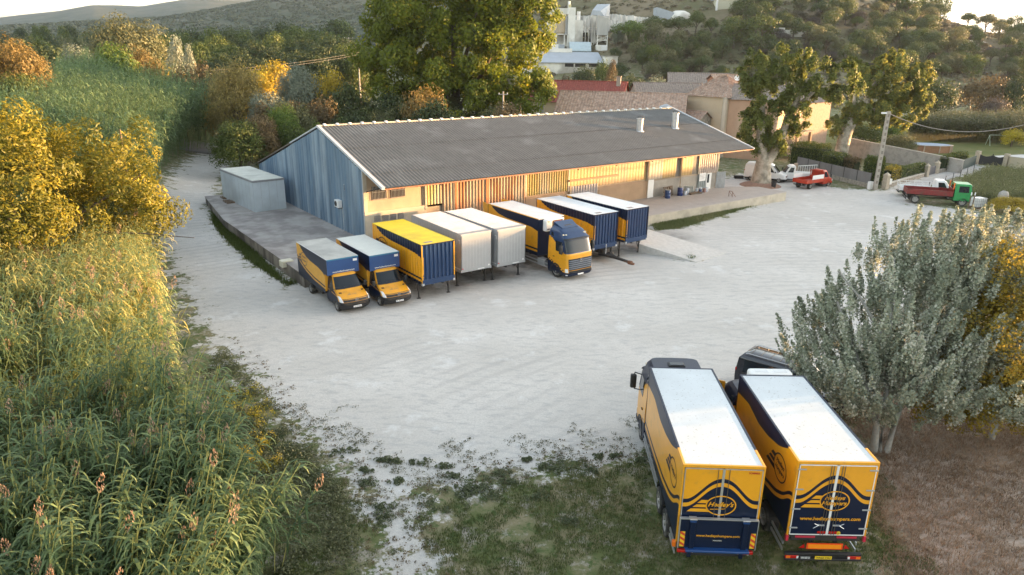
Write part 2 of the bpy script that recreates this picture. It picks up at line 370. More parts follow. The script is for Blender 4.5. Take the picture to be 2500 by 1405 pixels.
        r.box(-L, 0, -W / 2 - .005, -W / 2 + .03, z1 - .02, z1 + .02, WHT if kind == 'white' else YROOF); r.box(-L, 0, W / 2 - .03, W / 2 + .005, z1 - .02, z1 + .02, WHT if kind == 'white' else YROOF)
        for k in range(7):
            xx = -L + 1 + k * .95; r.box(xx, xx + .012, -W / 2 + .04, W / 2 - .04, z1 + .012, z1 + .017, rm)
    r.build('roof', t)
    u = MB(); u.box(-L + .1, -.1, -.45, -.33, z0 - .16, z0, CHAS); u.box(-L + .1, -.1, .33, .45, z0 - .16, z0, CHAS)
    for x in (-1.0, -2.8, -4.6, -6.4): u.box(x - .06, x + .06, -W / 2 + .05, W / 2 - .05, z0 - .12, z0 - .004, CHAS)
    u.build('underframe', t)
    if legs:
        for x in (-.75, -L + .9):
            for s_ in (-1, 1):
                g = MB(); y = s_ * (W / 2 - .09)
                g.box(x - .045, x + .045, y - .045, y + .045, .03, z0, CHAS); g.box(x - .1, x + .1, y - .12, y + .12, .0, .035, CHAS)
                g.cyl((x - .02, y, .35), (x - .55, y, z0 - .02), .022, .022, CHAS, 8); g.build('leg', t)
    return t

def emblem(mb, c, r, M=None, up=(0, 0, 1), rt=(0, 1, 0), nrm=(1, 0, 0), star=True):
    c = Vector(c); up, rt, nrm = Vector(up), Vector(rt), Vector(nrm); n = 24
    a = []; 
    for rr, o in ((r, 0), (r, .03), (r * .86, .03), (r * .86, 0)):
        a += [c + (up * math.cos(2 * math.pi * i / n) + rt * math.sin(2 * math.pi * i / n)) * rr + nrm * o for i in range(n)]
    mb.add(a, [(j * n + i, j * n + (i + 1) % n, (j + 1) * n + (i + 1) % n, (j + 1) * n + i) for j in range(3) for i in range(n)], CHR)
    if star:
        for k in range(3):
            t = 2 * math.pi * k / 3; d = up * math.cos(t) + rt * math.sin(t); e = -up * math.sin(t) + rt * math.cos(t)
            mb.add([c + e * r * .16 + nrm * .02, c - e * r * .16 + nrm * .02, c + d * r * .9 + nrm * .02], [(0, 1, 2)], CHR)

def luton_van(label, loc, rz, roofm, plate):
    """origin: ground below the front of the luton box"""
    t = thing('box_van', label, 'van', loc, rz, 'yellow and navy box vans with cabs facing the yard')
    L, W, z0, z1, zl = 5.5, 2.16, .95, 3.17, 2.13
    cab = Loft([(.28, 1.78, .9, .35, -.55), (.5, 1.93, .97, .42, -.55), (.78, 1.93, .98, .45, -.55), (.95, 1.86, .97, .5, -.55), (1.08, 1.62, .95, .5, -.55), (1.28, 1.0, .93, .35, -.55), (1.36, .86, .92, .3, -.55), (2.12, .22, .78, .22, -.55), (2.2, .05, .72, .25, -.55)], 3.4)
    b = MB()
    def mf(u, z):
        if z < .62: return BLK
        if abs(u) > 1.05: return NAV if z < 2.0 else YEL
        if abs(u) > .92 and z < .8: return BLK
        return YEL if z > .74 else BLK
    zs = [.28, .4, .5, .62, .7, .78, .86, .95, 1.02, 1.08, 1.15, 1.21, 1.28, 1.32, 1.36, 1.5, 1.7, 1.9, 2.05, 2.12, 2.17, 2.2]
    cab.shell(b, zs, mf, 10); b.box(-.55, .3, -.98, .98, .45, .8, NAV)
    cab.patch(b, 1.02, 1.9, .98, 1.02, YEL, .006, 8, 1, z0e=.14, z1e=.16); cab.patch(b, -1.9, -1.02, 1.14, 1.18, YEL, .006, 8, 1, z0e=-.14, z1e=-.16)
    b.build('cab', t, 35)
    g = MB(); cab.patch(g, -.78, .78, 1.37, 2.06, GLS, .014, 14, 6, -.8, .8); g.build('windscreen', t, 30)
    wz = MB(); 
    for s_ in (-1, 1): wz.box(*sorted((.95, 1.0)), *sorted((s_ * .3, s_ * .72)), 1.345, 1.36, BLK)
    for s_ in (-1, 1):
        h = MB(); cab.patch(h, min(s_ * 1.15, s_ * 1.72), max(s_ * 1.15, s_ * 1.72), 1.38, 1.98, GLS, .012, 6, 3, s_ * 1.22 if s_ > 0 else -1.72, 1.72 if s_ > 0 else -1.22); h.build('side_window', t, 30)
        q = MB(); cab.patch(q, min(s_ * .56, s_ * .97), max(s_ * .56, s_ * .97), .79, 1.09, LGT, .02, 8, 4, s_ * .7 if s_ > 0 else -.99, .99 if s_ > 0 else -.7); q.build('headlight', t, 30)
        m_ = MB(); m_.rbox(.62, .74, *sorted((s_ * 1.05, s_ * 1.27)), 1.3, 1.66, BLK, .03); m_.cyl((.66, s_ * .93, 1.4), (.68, s_ * 1.08, 1.42), .03, .03, BLK, 8); m_.build('mirror', t, 30)
        v = MB(); z_ = 1.2
        a = [cab.pt(s_ * .38, 1.2, .008), cab.pt(s_ * .6, 1.2, .008), cab.pt(s_ * .6, 1.245, .008), cab.pt(s_ * .36, 1.245, .008)]
        v.quad(*[p + Vector((0, 0, .006)) for p in a], BLK); v.build('bonnet_vent', t)
    gr = MB(); cab.patch(gr, -.52, .52, .80, .985, BLK, .014, 12, 3, -.6, .6)
    for zz in (.85, .91): cab.patch(gr, -.5, .5, zz, zz + .02, CHAS, .022, 12, 1)
    gr.build('grille', t, 30)
    e = MB(); emblem(e, cab.pt(0, .9, .03), .105, nrm=(1, 0, .1)); e.build('star_badge', t)
    bp = MB(); cab.patch(bp, -.95, .95, .34, .56, BLK, .05, 14, 2); cab.patch(bp, -.5, .5, .6, .7, CHAS, .02, 10, 1); bp.build('bumper', t, 40)
    np_ = MB(); c = cab.pt(0, .5, .07).x; np_.box(c, c + .012, -.27, .27, .43, .545, WHT); put_text(np_, plate, (c + .012, 0, .5), (0, 1, 0), (0, 0, 1), (1, 0, 0), 0, -.04, .42, BLK, off=.003); np_.build('number_plate', t)
    wp = MB(); 
    for s_ in (.5, -.12): wp.tube([cab.pt(s_, 1.37, .03), cab.pt(s_ - .35, 1.47, .03), cab.pt(s_ - .62, 1.5, .03)], .012, BLK, 5)
    wp.build('wiper', t)
    # windscreen-bottom sticker and bonnet script
    dd = MB(); nrmv = Vector((.42, 0, .9)).normalized(); uu = Vector((0, 1, 0)); vv = nrmv.cross(uu) * -1
    if vv.z < 0: vv = -vv
    O = cab.pt(0, 1.15, .012); oval_logo(dd, O, uu, vv, nrmv, 0, 0, .42, .17, mat('faded_script', (.32, .2, .12), .5), [], 1); put_text(dd, 'Hedleys', O, uu, vv, nrmv, .05, -.05, .33, MATS['faded_script'], shear=.3, off=.006); dd.build('bonnet_script', t)
    # cargo box
    c = MB()
    for s_ in (1, -1):
        f = side_bands(L, z0, z1, False, NAVY_V, STR_V, Y=YELD if s_ < 0 else YEL, Nn=NAV)
        def fx(u, f=f):
            if u <= L - .52: return f(u)
            return [(max(a, zl - z0), max(b_, zl - z0), m) for a, b_, m in f(u)]
        us = [L * i / 66 for i in range(60)] + [L - .52, L - .519] + [L - .5 + .1 * i for i in range(6)]
        us = sorted(set(round(x, 4) for x in us if x <= L))
        panel(c, (-L, s_ * W / 2, z0), (1, 0, 0), (0, 0, 1), (0, s_, 0), L, fx, us=us)
        c.prism([(-.52, s_ * W / 2), (-.5, s_ * (W / 2 - .12)), (-.5, s_ * (W / 2 - .16)), (-.56, s_ * (W / 2 - .06))], z0 + .02, zl, YEL, 'z')
    panel(c, (-L, -W / 2, z0), (0, 1, 0), (0, 0, 1), (-1, 0, 0), W, lambda u: [(0, z1 - z0, YEL)])
    c.box(-.545, -.525, -W / 2 + .004, W / 2 - .004, z0, zl, YELD); c.box(-.52, -.001, -W / 2 + .003, W / 2 - .003, zl - .012, zl + .01, NAV)
    c.box(-.02, .012, -W / 2 + .02, W / 2 - .02, zl + .01, z1 - .02, BLU)
    c.box(-.05, .022, -W / 2 - .004, -W / 2 + .03, zl, z1, BLU); c.box(-.05, .022, W / 2 - .03, W / 2 + .004, zl, z1, BLU); c.box(-.05, .03, -W / 2, W / 2, z1 - .07, z1 + .004, mat('teal_trim', (.03, .16, .26), .35, coat=.4))
    put_text(c, WWW, (.012, 0, 0), (0, 1, 0), (0, 0, 1), (1, 0, 0), .02, zl + .14, 1.52, WHT, off=.004)
    c.box(.012, .017, .7, .98, z1 - .3, z1 - .15, WHT)
    oval_logo(c, (0, -W / 2, 0), (1, 0, 0), (0, 0, 1), (0, -1, 0), -L + 1.35, z0 + 1.32, 1.2, .95, mat('faded_navy', (.12, .08, .07), .45), [('Hedleys', .08, .62), ('Humpers', -.18, .7)])
    c.build('cargo_box', t)
    r = MB(); r.box(-L + .02, -.03, -W / 2 + .02, W / 2 - .02, z1 - .03, z1 + .01, roofm); r.box(-L, -.02, -W / 2 - .004, -W / 2 + .03, z1 - .02, z1 + .016, ALU); r.box(-L, -.02, W / 2 - .03, W / 2 + .004, z1 - .02, z1 + .016, ALU)
    r.build('roof', t)
    ch = MB(); ch.box(-L + .1, .4, -.45, -.33, .55, .8, CHAS); ch.box(-L + .1, .4, .33, .45, .55, .8, CHAS); ch.box(-L + .05, -.6, -W / 2 + .02, -W / 2 + .06, .8, z0, NAV); ch.box(-L + .05, -.6, W / 2 - .06, W / 2 - .02, .8, z0, NAV)
    ch.box(-2.6, -1.4, -W / 2 + .1, -.5, .5, .75, CHAS); ch.box(-L - .05, -L + .05, -W / 2 + .1, W / 2 - .1, .45, .58, CHAS); ch.build('chassis', t)
    for s_ in (-1, 1):
        wheel(t, .97, s_ * .86, .36, .24, s_); wheel(t, -3.35, s_ * .86, .36, .44, s_)
    return t
# ------------------------------------------------------------------ lorries
def tall_cab(t, X, zr=3.62, W=2.46, dep=2.35, roof=NAV, spoiler=True, hatch=True, flat=False):
    """cab whose back wall stands at local x = X ; returns the loft"""
    F = X + dep; h = W / 2
    k = zr / 3.62
    cab = Loft([(.3, F - .15, h - .08, .45, X), (.5, F, h, .5, X), (1.0 * k, F, h, .5, X), (1.9 * k, F - .06, h, .48, X), (2.0 * k, F - .1, h - .01, .46, X), (2.92 * k, F - .42, h - .06, .42, X), (3.1 * k, F - .62, h - .1, .45, X), (3.38 * k, F - (.8 if flat else 1.0), h - .14, .5, X + .02), (3.62 * k, F - (1.05 if flat else 1.55), h - (.26 if flat else .36), .5, X + .1)], 4.6)
    def mf(u, z):
        q = abs(u) - 1
        zc = (1.98 + .95 * max(0, min(1, q * 1.15)) ** .8) * k if q > 0 else 2.9 * k
        zl = .78 + .62 * max(0, min(1, q * 1.1 - .05)) if q > 0 else .78
        if z > zc: return roof
        if z < .62 and q <= .05: return NAV
        if z < zl - .12: return NAV
        if z < zl - .05: return YEL
        if z < zl and q > 0: return NAV
        if q <= 0 and 1.98 * k < z: return roof
        return YEL
    zs = [.3 + .083 * i for i in range(int((3.38 * k - .3) / .083) + 1)] + [3.38 * k, 3.5 * k, 3.62 * k]
    b = MB(); cab.shell(b, zs, mf, 14); b.build('cab', t, 38)
    g = MB(); cab.patch(g, -.86, .86, 2.02 * k, 2.86 * k, GLS, .014, 18, 6, -.84, .84); g.build('windscreen', t, 30)
    v = MB(); cab.patch(v, -.86, .86, 2.9 * k, 2.99 * k, BLK, .07, 18, 2); v.build('sun_visor', t, 30)
    for s_ in (-1, 1):
        a, b_ = sorted((s_ * 1.03, s_ * 1.5))
        q = MB(); cab.patch(q, a, b_, 2.0 * k, 2.72 * k, GLS, .012, 8, 4); q.build('side_window', t, 30)
        q = MB(); cab.patch(q, *sorted((s_ * 1.62, s_ * 1.84)), 2.98 * k, 3.24 * k, GLS, .012, 3, 2); q.build('roof_window', t, 30)
        h_ = MB(); cab.patch(h_, *sorted((s_ * .56, s_ * .93)), .66, .94, LGT, .02, 8, 3, *sorted((s_ * .62, s_ * .93))); h_.build('headlight', t, 30)
        m_ = MB(); m_.rbox(F - .62, F - .42, *sorted((s_ * (h + .16), s_ * (h + .42))), 1.98 * k, 2.6 * k, BLK, .05); m_.tube([(F - .7, s_ * (h - .06), 2.66 * k), (F - .55, s_ * (h + .25), 2.7 * k), (F - .5, s_ * (h + .28), 2.55 * k)], .025, BLK); m_.tube([(F - .7, s_ * (h - .04), 1.95 * k), (F - .52, s_ * (h + .24), 1.93 * k)], .025, BLK); m_.build('mirror', t, 30)
        for zz in (.42, .72): st = MB(); st.box(F - 1.35, F - .95, *sorted((s_ * (h - .1), s_ * (h + .015))), zz, zz + .05, BLK); st.build('step', t)
        hd = MB(); p = cab.pt(s_ * 1.6, 1.55 * k, .02); hd.rbox(p.x - .12, p.x + .05, p.y - .02, p.y + .02, p.z - .03, p.z + .03, BLK, .01); hd.build('door_handle', t)
    gr = MB(); cab.patch(gr, -.52, .52, .82, 1.6 * k, BLK, .012, 14, 4, -.57, .57)
    for i in range(5): cab.patch(gr, -.52, .52, .9 + i * .14 * k, .98 + i * .14 * k, mat('grille_slat', (.2, .23, .28), .3, .6), .035, 14, 1)
    gr.build('grille', t, 30)
    e = MB(); emblem(e, cab.pt(0, 1.46 * k, .05), .15, nrm=(1, 0, 0)); e.build('star_badge', t)
    bp = MB(); cab.patch(bp, -.96, .96, .34, .6, NAV, .035, 18, 2); cab.patch(bp, -.5, .5, .62, .78, BLK, .03, 12, 1); cab.patch(bp, -.85, -.6, .42, .5, LGT, .045, 4, 1); cab.patch(bp, .6, .85, .42, .5, LGT, .045, 4, 1); bp.build('bumper', t, 38)
    n_ = MB(); c = cab.pt(0, .45, .05).x; n_.box(c, c + .012, -.27, .27, .4, .52, WHT); n_.build('number_plate', t)
    r = MB()
    if hatch: r.rbox(F - 2.0, F - 1.6 + .0, -.34, .34, 3.6 * k, 3.68 * k, BLK, .03); r.rbox(F - 1.95, F - 1.66, -.28, .28, 3.67 * k, 3.7 * k, GLS, .01); r.build('roof_hatch', t)
    for yy in (-.8, -.45, .45, .8):
        m_ = MB(); p = cab.pt(yy * .8, 3.2 * k, .0); m_.rbox(p.x - .06, p.x + .05, p.y - .06, p.y + .06, p.z - .02, p.z + .05, mat('marker_lamp', (.8, .7, .5), .2), .02); m_.build('marker_lamp', t)
    if spoiler:
        s2 = MB(); zz = 3.5 * k; s2.add([(X + 1.0, -.75, zz + .06), (X + 1.0, .75, zz + .06), (X + .1, .85, zz + .42), (X + .1, -.85, zz + .42), (X + 1.0, -.75, zz + .02), (X + 1.0, .75, zz + .02), (X + .12, .85, zz + .38), (X + .12, -.85, zz + .38)], [(0, 1, 2, 3), (7, 6, 5, 4), (0, 4, 5, 1), (3, 2, 6, 7), (0, 3, 7, 4), (1, 5, 6, 2)], roof)
        for s_ in (-1, 1): s2.prism([(X + .95, zz), (X + .1, zz + .4), (X + .1, zz - .1), (X + .95, zz - .05)], *sorted((s_ * .78, s_ * .81)), roof, 'y')
        s2.build('roof_spoiler', t)
    for i, s_ in enumerate((-1, 1)): wheel(t, F - 1.4, s_ * (h - .18), .5, .32, s_)
    ar = MB()
    for s_ in (-1, 1):
        n = 14; pts = []
        for j in range(n + 1):
            a = math.pi * j / n; pts.append((F - 1.4 + .62 * math.cos(a), .5 + .62 * math.sin(a)))
        for j in range(n): 
            p, q = pts[j], pts[j + 1]; y0, y1 = s_ * (h - .35), s_ * (h + .03)
            ar.add([(p[0], y0, p[1]), (q[0], y0, q[1]), (q[0], y1, q[1]), (p[0], y1, p[1])], [(0, 1, 2, 3)], BLK)
            c0 = (F - 1.4 + (p[0] - F + 1.4) * .8, .5 + (p[1] - .5) * .8); c1 = (F - 1.4 + (q[0] - F + 1.4) * .8, .5 + (q[1] - .5) * .8)
            ar.add([(p[0], y1, p[1]), (q[0], y1, q[1]), (c1[0], y1, c1[1]), (c0[0], y1, c0[1])], [(0, 1, 2, 3)], BLK)
    ar.build('wheel_arch', t)
    return cab, F

def truck_chassis(t, x0, x1, z1, W, axles, tank=True):
    c = MB(); c.box(x0, x1, -.45, -.35, z1 - .35, z1 - .02, CHAS); c.box(x0, x1, .35, .45, z1 - .35, z1 - .02, CHAS)
    n = int((x1 - x0) / 1.1)
    for i in range(n): x = x0 + .3 + i * (x1 - x0 - .4) / n; c.box(x - .05, x + .05, -W / 2 + .06, W / 2 - .06, z1 - .14, z1 - .004, CHAS)
    for x, dual in axles: c.cyl((x, -.9, .5), (x, .9, .5), .08, .08, CHAS, 10); c.rbox(x - .2, x + .2, -.18, .18, .32, .68, CHAS, .06)
    c.build('chassis', t)
    for s_ in (-1, 1):
        for zz in (.5, .75): sg = MB(); sg.box(x0 + .2, axles[0][0] - .7 if axles[0][0] - .7 > x0 + .4 else x0 + .5, *sorted((s_ * (W / 2 - .08), s_ * (W / 2 - .04))), zz, zz + .1, ALU); sg.build('side_guard', t)
        a, b = max(x for x, _ in axles) + .75, x1 - .9
        if b > a:
            for zz in (.5, .75): sg = MB(); sg.box(a, b, *sorted((s_ * (W / 2 - .08), s_ * (W / 2 - .04))), zz, zz + .1, ALU); sg.build('side_guard', t)
    for x, dual in axles:
        for s_ in (-1, 1):
            wheel(t, x, s_ * (W / 2 - .22), .5, .42 if dual else .32, s_)
            m_ = MB(); n = 10
            for j in range(n):
                a0, a1 = math.pi * (j / n * .8 + .1), math.pi * ((j + 1) / n * .8 + .1); y0, y1 = s_ * (W / 2 - .5), s_ * (W / 2 - .02)
                m_.add([(x + .6 * math.cos(a0), y0, .5 + .6 * math.sin(a0)), (x + .6 * math.cos(a1), y0, .5 + .6 * math.sin(a1)), (x + .6 * math.cos(a1), y1, .5 + .6 * math.sin(a1)), (x + .6 * math.cos(a0), y1, .5 + .6 * math.sin(a0))], [(0, 1, 2, 3)], BLK)
            m_.build('mudguard', t)

def reefer(t, X, z1, W=1.7, h=.95, red=True):
    r = MB(); r.rbox(X + .01, X + .46, -W / 2, -W / 2 + .62, z1 - h, z1 - .06, WHT, .09, 3); r.rbox(X + .01, X + .42, -W / 2 + .55, W / 2, z1 - h + .1, z1 - .05, BLK, .05)
    r.rbox(X + .01, X + .5, -W / 2 + .1, W / 2 + .02, z1 - .13, z1 - .02, WHT, .04); r.rbox(X + .01, X + .46, W / 2 - .1, W / 2 + .02, z1 - h, z1 - .06, WHT, .04)
    r.box(X + .46, X + .465, -W / 2 + .12, -W / 2 + .32, z1 - .22, z1 - .16, BLK); r.box(X + .46, X + .465, -W / 2 + .12, -W / 2 + .36, z1 - .8, z1 - .72, BLK)
    if red: r.box(X + .42, X + .426, -.05, .7, z1 - .42, z1 - .2, mat('rust_red_badge', (.28, .05, .03), .5)); put_text(r, 'CARRIER', (X + .426, .32, z1 - .37), (0, 1, 0), (0, 0, 1), (1, 0, 0), 0, 0, .6, WHT, off=.004)
    r.build('refrigeration_unit', t)

def wave(e, c, th, W):
    def f(y):
        q = min(abs(y) / .86, 1.); g = .5 * (1 + math.cos(math.pi * q ** 1.15)); return e + (c - e) * g - .05 * abs(y)
    return f
def cargo_truck(label, loc, rz, L, W, z0, z1, rear, cabh, gap, reef, open_door=False):
    """origin: ground below the rear face of the box; x runs forward"""
    t = thing('cargo_truck', label, 'lorry', loc, rz, 'yellow and navy rigid box lorries'); H = z1 - z0
    b = MB()
    for s_ in (1, -1):
        f = side_bands(L, z0, z1, False, NAVY_T, STR_T)
        panel(b, (0, s_ * W / 2, z0), (1, 0, 0), (0, 0, 1), (0, s_, 0), L, f, step=.08)
        for e in (0, L): b.box(e - .05 if e else -.008, e + .008 if e else .05, *sorted((s_ * (W / 2 - .05), s_ * (W / 2 + .008))), z0, z1, YEL if e == 0 else NAV)
    panel(b, (L, -W / 2, z0), (0, 1, 0), (0, 0, 1), (1, 0, 0), W, lambda u: [(0, H * .45, YEL), (H * .45, H, NAV)])
    b.box(.02, L, -W / 2 + .01, W / 2 - .01, z0 - .03, z0 + .004, CHAS)
    oval_logo(b, (0, W / 2, 0), (-1, 0, 0), (0, 0, 1), (0, 1, 0), -1.25, z0 + H * .62, 1.15, .95, NAV, [('Hedleys', .08, .64), ('Humpers', -.17, .72)] if rear == 'doors' else [("Hedley's", -.04, .72)])
    b.build('cargo_box', t)
    edge_b = YEL if True else NAV
    r = MB(); r.box(.03, L - .03, -W / 2 + .06, W / 2 - .06, z1 - .05, z1 + .004, LROOF)
    for s_ in (-1, 1):
        n = 60
        for (a, c, m_) in ((0, L * .14, YEL), (L * .14, L, NAV)): r.rbox(a, c, *sorted((s_ * (W / 2 - .075), s_ * (W / 2 + .01))), z1 - .05, z1 + .018, m_, .015, 2)
    r.rbox(-.012, .07, -W / 2 - .01, W / 2 + .01, z1 - .08, z1 + .02, YEL, .012, 2); r.rbox(L - .07, L + .01, -W / 2, W / 2, z1 - .06, z1 + .02, NAV, .012, 2)
    r.build('roof', t)
    # rear face: seen from behind, u runs from the left (+y) to the right
    O, U, V, N = (0, W / 2, z0), (0, -1, 0), (0, 0, 1), (-1, 0, 0)
    E, Cc = (2.88, 3.58) if rear == 'doors' else (2.86, 3.57); wv = wave(E, Cc, .14, W)
    def rb(u):
        y = (u - W / 2) / (W / 2); z = wv(y) - z0
        return [(0, z - .28, NAV), (z - .28, z - .14, YEL), (z - .14, z, NAV), (z, H, YEL)]
    for a, c in ((.06, W / 2 - .012), (W / 2 + .012, W - .06)):
        d = MB(); n = 30; us = [a + (c - a) * i / n for i in range(n + 1)]
        panel(d, Vector(O) + Vector(N) * .02, U, V, N, W, lambda u: [(max(p, .05), min(q, H - .09), m_) for p, q, m_ in rb(u)], us=us)
        TR = ALU if rear == 'lift' else WHT
        y0, y1 = W / 2 - c, W / 2 - a
        for (ya, yb, za, zb) in ((y0, y1, z0 + .03, z0 + .06), (y0, y1, z1 - .11, z1 - .085), (y0 - .0, y0 + .025, z0 + .03, z1 - .085), (y1 - .025, y1, z0 + .03, z1 - .085)): d.box(-.034, -.004, ya, yb, za, zb, TR)
        if rear == 'doors':
            side = y1 if a < 1 else y0
            for zz in (3.76, 3.04, 2.32, 1.62):
                ya, yb = (side - .22, side + .05) if a < 1 else (side - .05, side + .22); d.rbox(-.055, -.03, ya, yb, zz, zz + .05, GREYC, .01)
        for off in ((.12, .2) if rear == 'doors' else (.16,)):
            yy = (y0 + off) if a < 1 else (y1 - off); m_ = CHR if rear == 'doors' else NAV
            d.cyl((-.045, yy, z0 + .05), (-.045, yy, z1 - .1), .011, .011, mat('lock_bar', (.13, .12, .1), .4, .5), 8)
        if rear == 'doors':
            yy = y0 + .12 if a < 1 else y1 - .12; sg = 1 if a < 1 else -1
            d.box(-.07, -.03, *sorted((yy, yy + sg * .22)), 1.74, 1.78, GREYC); d.cyl((-.07, yy + sg * .2, 1.76), (-.08, yy + sg * .36, 1.66), .014, .01, CHR, 6); d.cyl((-.07, yy + sg * .2, 1.76), (-.08, yy + sg * .34, 1.84), .014, .01, CHR, 6)
            d.box(-.045, -.03, *sorted((y0 + .04 if a < 1 else y1 - .04, y0 + .3 if a < 1 else y1 - .3)), 1.44, 1.52, REDL)
        d.build('rear_door', t)
    lg = MB(); w2 = MB(); Ol = (-.036, 0, 0)
    if rear == 'doors':
        oval_logo(lg, Ol, U, V, N, .06, 2.66, .95, .74, YEL, [('Hedleys', .07, .68), ('Humpers', -.2, .84)])
        put_text(w2, WWW, Ol, U, V, N, .02, 1.94, 1.92, YEL, bold=.025, off=.004)
        dc = MB(); dc.cyl((-.036, -.36, 1.46), (-.042, -.36, 1.46), .07, .07, PLY, 16); put_text(dc, '20', (-.042, -.36, 1.43), U, V, N, 0, 0, .08, BLK, off=.003); dc.build('number_disc', t)
    else:
        oval_logo(lg, Ol, U, V, N, .02, 2.62, .95, .72, YEL, [("Hedley's", -.05, .84)])
        put_text(w2, 'SOMMER', Ol, U, V, N, .92, 3.78, .34, REDP, bold=.03, off=.004)
        lg.add([Vector(Ol) + Vector((-.004, .3, 2.46)), Vector(Ol) + Vector((-.004, -.15, 2.49)), Vector(Ol) + Vector((-.004, -.15, 2.51)), Vector(Ol) + Vector((-.004, .3, 2.49))], [(0, 1, 2, 3)], YEL)
    lg.build('rear_logo', t); w2.build('rear_lettering', t)
    cb = MB(); cb.box(-.04, -.02, -.012, .012, z0 + .03, z1 - .09, WHT if rear == 'doors' else ALU); cb.build('door_seal', t)
    if rear == 'lift':
        p = MB(); p.box(-.17, -.09, -1.2, 1.2, 1.12, 2.18, NAV); p.box(-.19, -.08, -1.2, 1.2, 2.18, 2.205, ALU); p.box(-.185, -.08, -1.22, -1.2, 1.1, 2.2, ALU); p.box(-.185, -.08, 1.2, 1.22, 1.1, 2.2, ALU)
        for yy in (-.82, .82): p.rbox(-.24, -.17, yy - .085, yy + .085, 1.1, 2.16, NAV, .02); p.box(-.25, -.08, yy - .1, yy + .1, 2.12, 2.17, BLU); p.rbox(-.26, -.08, yy - .12, yy + .12, 2.2, 2.24, ALU, .01)
        p.rbox(-.34, -.1, -1.0, 1.0, 1.06, 1.14, BLU, .02)
        put_text(p, WWW, (-.17, 0, 1.55), U, V, N, 0, 0, 1.36, YEL, bold=.02, off=.005)
        p.box(-.176, -.17, -.15, .15, 1.38, 1.47, BLK); put_text(p, 'DHOLLANDIA', (-.176, 0, 1.405), U, V, N, 0, 0, .27, WHT, bold=.03, off=.003)
        for yy in (-1.1, 1.1):
            p.box(-.177, -.17, yy - .075, yy + .075, 1.16, 1.72, mat('hazard_yellow', (.8, .5, .02), .5))
            for i in range(3):
                z_ = 1.17 + i * .19; p.add([(-.18, yy - .073, z_), (-.18, yy + .073, z_ + .1), (-.18, yy + .073, z_ + .19), (-.18, yy - .073, z_ + .09)], [(0, 1, 2, 3)], mat('hazard_red', (.6, .05, .02), .5))
        p.build('tail_lift', t)
        q = MB()
        for yy in (-.82, .82): q.box(-.1, .5, yy - .06, yy + .06, .7, 1.1, NAV)
        q.box(-.02, .08, -1.0, 1.0, .72, .86, CHAS); q.build('lift_arm', t)
        for s_ in (-1, 1): l = MB(); l.rbox(-.1, 0, *sorted((s_ * .72, s_ * 1.2)), .86, .97, REDL, .02); l.cyl((-.1, s_ * .72, .93), (-.11, s_ * .72, .93), .05, .05, WHT, 10); l.build('tail_light', t)
        l = MB(); l.rbox(-.04, .1, 1.24, 1.36, 1.02, 1.22, ORL, .02); l.build('marker_lamp', t)
    else:
        q = MB(); q.rbox(-.06, .06, -1.24, 1.24, .58, .68, BLK, .02); q.rbox(-.1, .04, -1.24, 1.24, .42, .5, BLK, .02); q.box(-.02, .03, -1.2, 1.2, .5, .6, BLK)
        q.box(.0, .06, -1.1, 1.1, 1.14, 1.34, CHAS); q.build('rear_bumper', t)
        for s_ in (-1, 1):
            l = MB(); l.rbox(-.08, 0, *sorted((s_ * .8, s_ * 1.22)), .49, .6, REDL, .015); l.box(-.082, -.06, *sorted((s_ * 1.06, s_ * 1.2)), .5, .59, ORL); l.box(-.082, -.05, *sorted((s_ * .8, s_ * .86)), .5, .59, WHT); l.build('tail_light', t)
            l = MB(); l.box(-.03, 0, *sorted((s_ * .35, s_ * .98)), 1.26, 1.32, mat('red_reflector', (.5, .03, .06), .3)); l.box(-.04, .06, *sorted((s_ * 1.2, s_ * 1.28)), 1.14, 1.34, MATS['red_reflector']); l.build('reflector_strip', t)
            l = MB(); l.add([(-.03, s_ * .62, .86), (-.03, s_ * .82, .86), (-.03, s_ * .66, 1.02)], [(0, 1, 2)], REDL); l.build('reflector', t)
        o_ = MB(); o_.box(-.05, -.03, -.58, .58, .84, 1.06, mat('board_red', (.8, .07, .01), .4)); o_.box(-.056, -.05, -.53, .53, .875, 1.02, ORB); o_.build('marker_board', t)
        n_ = MB(); n_.box(-.1, -.085, -.27, .27, .49, .6, PLY); put_text(n_, 'WN60 CXU', (-.1, 0, .515), U, V, N, 0, 0, .46, BLK, bold=.02, off=.003); n_.build('number_plate', t)
        n_ = MB(); n_.box(-.098, -.085, .42, .74, .49, .59, mat('old_plate', (.16, .16, .16), .5)); put_text(n_, 'W 60 U', (-.1, .58, .51), U, V, N, 0, 0, .28, WHT, bold=.02, off=.003); n_.build('old_plate', t)
    cab, F = tall_cab(t, L + gap, cabh, roof=NAV, spoiler=False, hatch=True, flat=True)
    if open_door:
        d = MB(); M = Matrix.Translation((F - .75, -1.22, 0)) @ Matrix.Rotation(R(62), 4, 'Z')
        d.box(-1.15, 0, -.06, 0, 1.0, 2.0, YEL, M); 
        for a, c, e, g in ((-1.15, -1.03, 2.0, 2.8), (-.12, 0, 2.0, 2.8), (-1.03, -.12, 2.68, 2.8)): d.box(a, c, -.06, 0, e, g, YEL, M); d.box(a + .02, c - .02 if c < 0 else c, -.075, -.06, e, g - .02, BLK, M)
        d.box(-1.03, -.12, -.035, -.025, 2.0, 2.68, mat('door_glass', (.2, .26, .3), .05), M); d.build('cab_door', t)
    truck_chassis(t, .1, L + gap + 1.0, z0, W, [(1.9, True), (3.2, True)] if rear == 'lift' else [(2.1, True)])
    if reef:
        rr = MB(); rr.rbox(L + .01, L + .5, -.85, .85, z1 - .75, z1 + .1, WHT, .12, 3)
        for a, c in ((-.62, -.12), (.12, .62)): rr.box(L + .1, L + .4, a, c, z1 + .1, z1 + .106, ALU)
        rr.build('refrigeration_unit', t, 40)
    return t

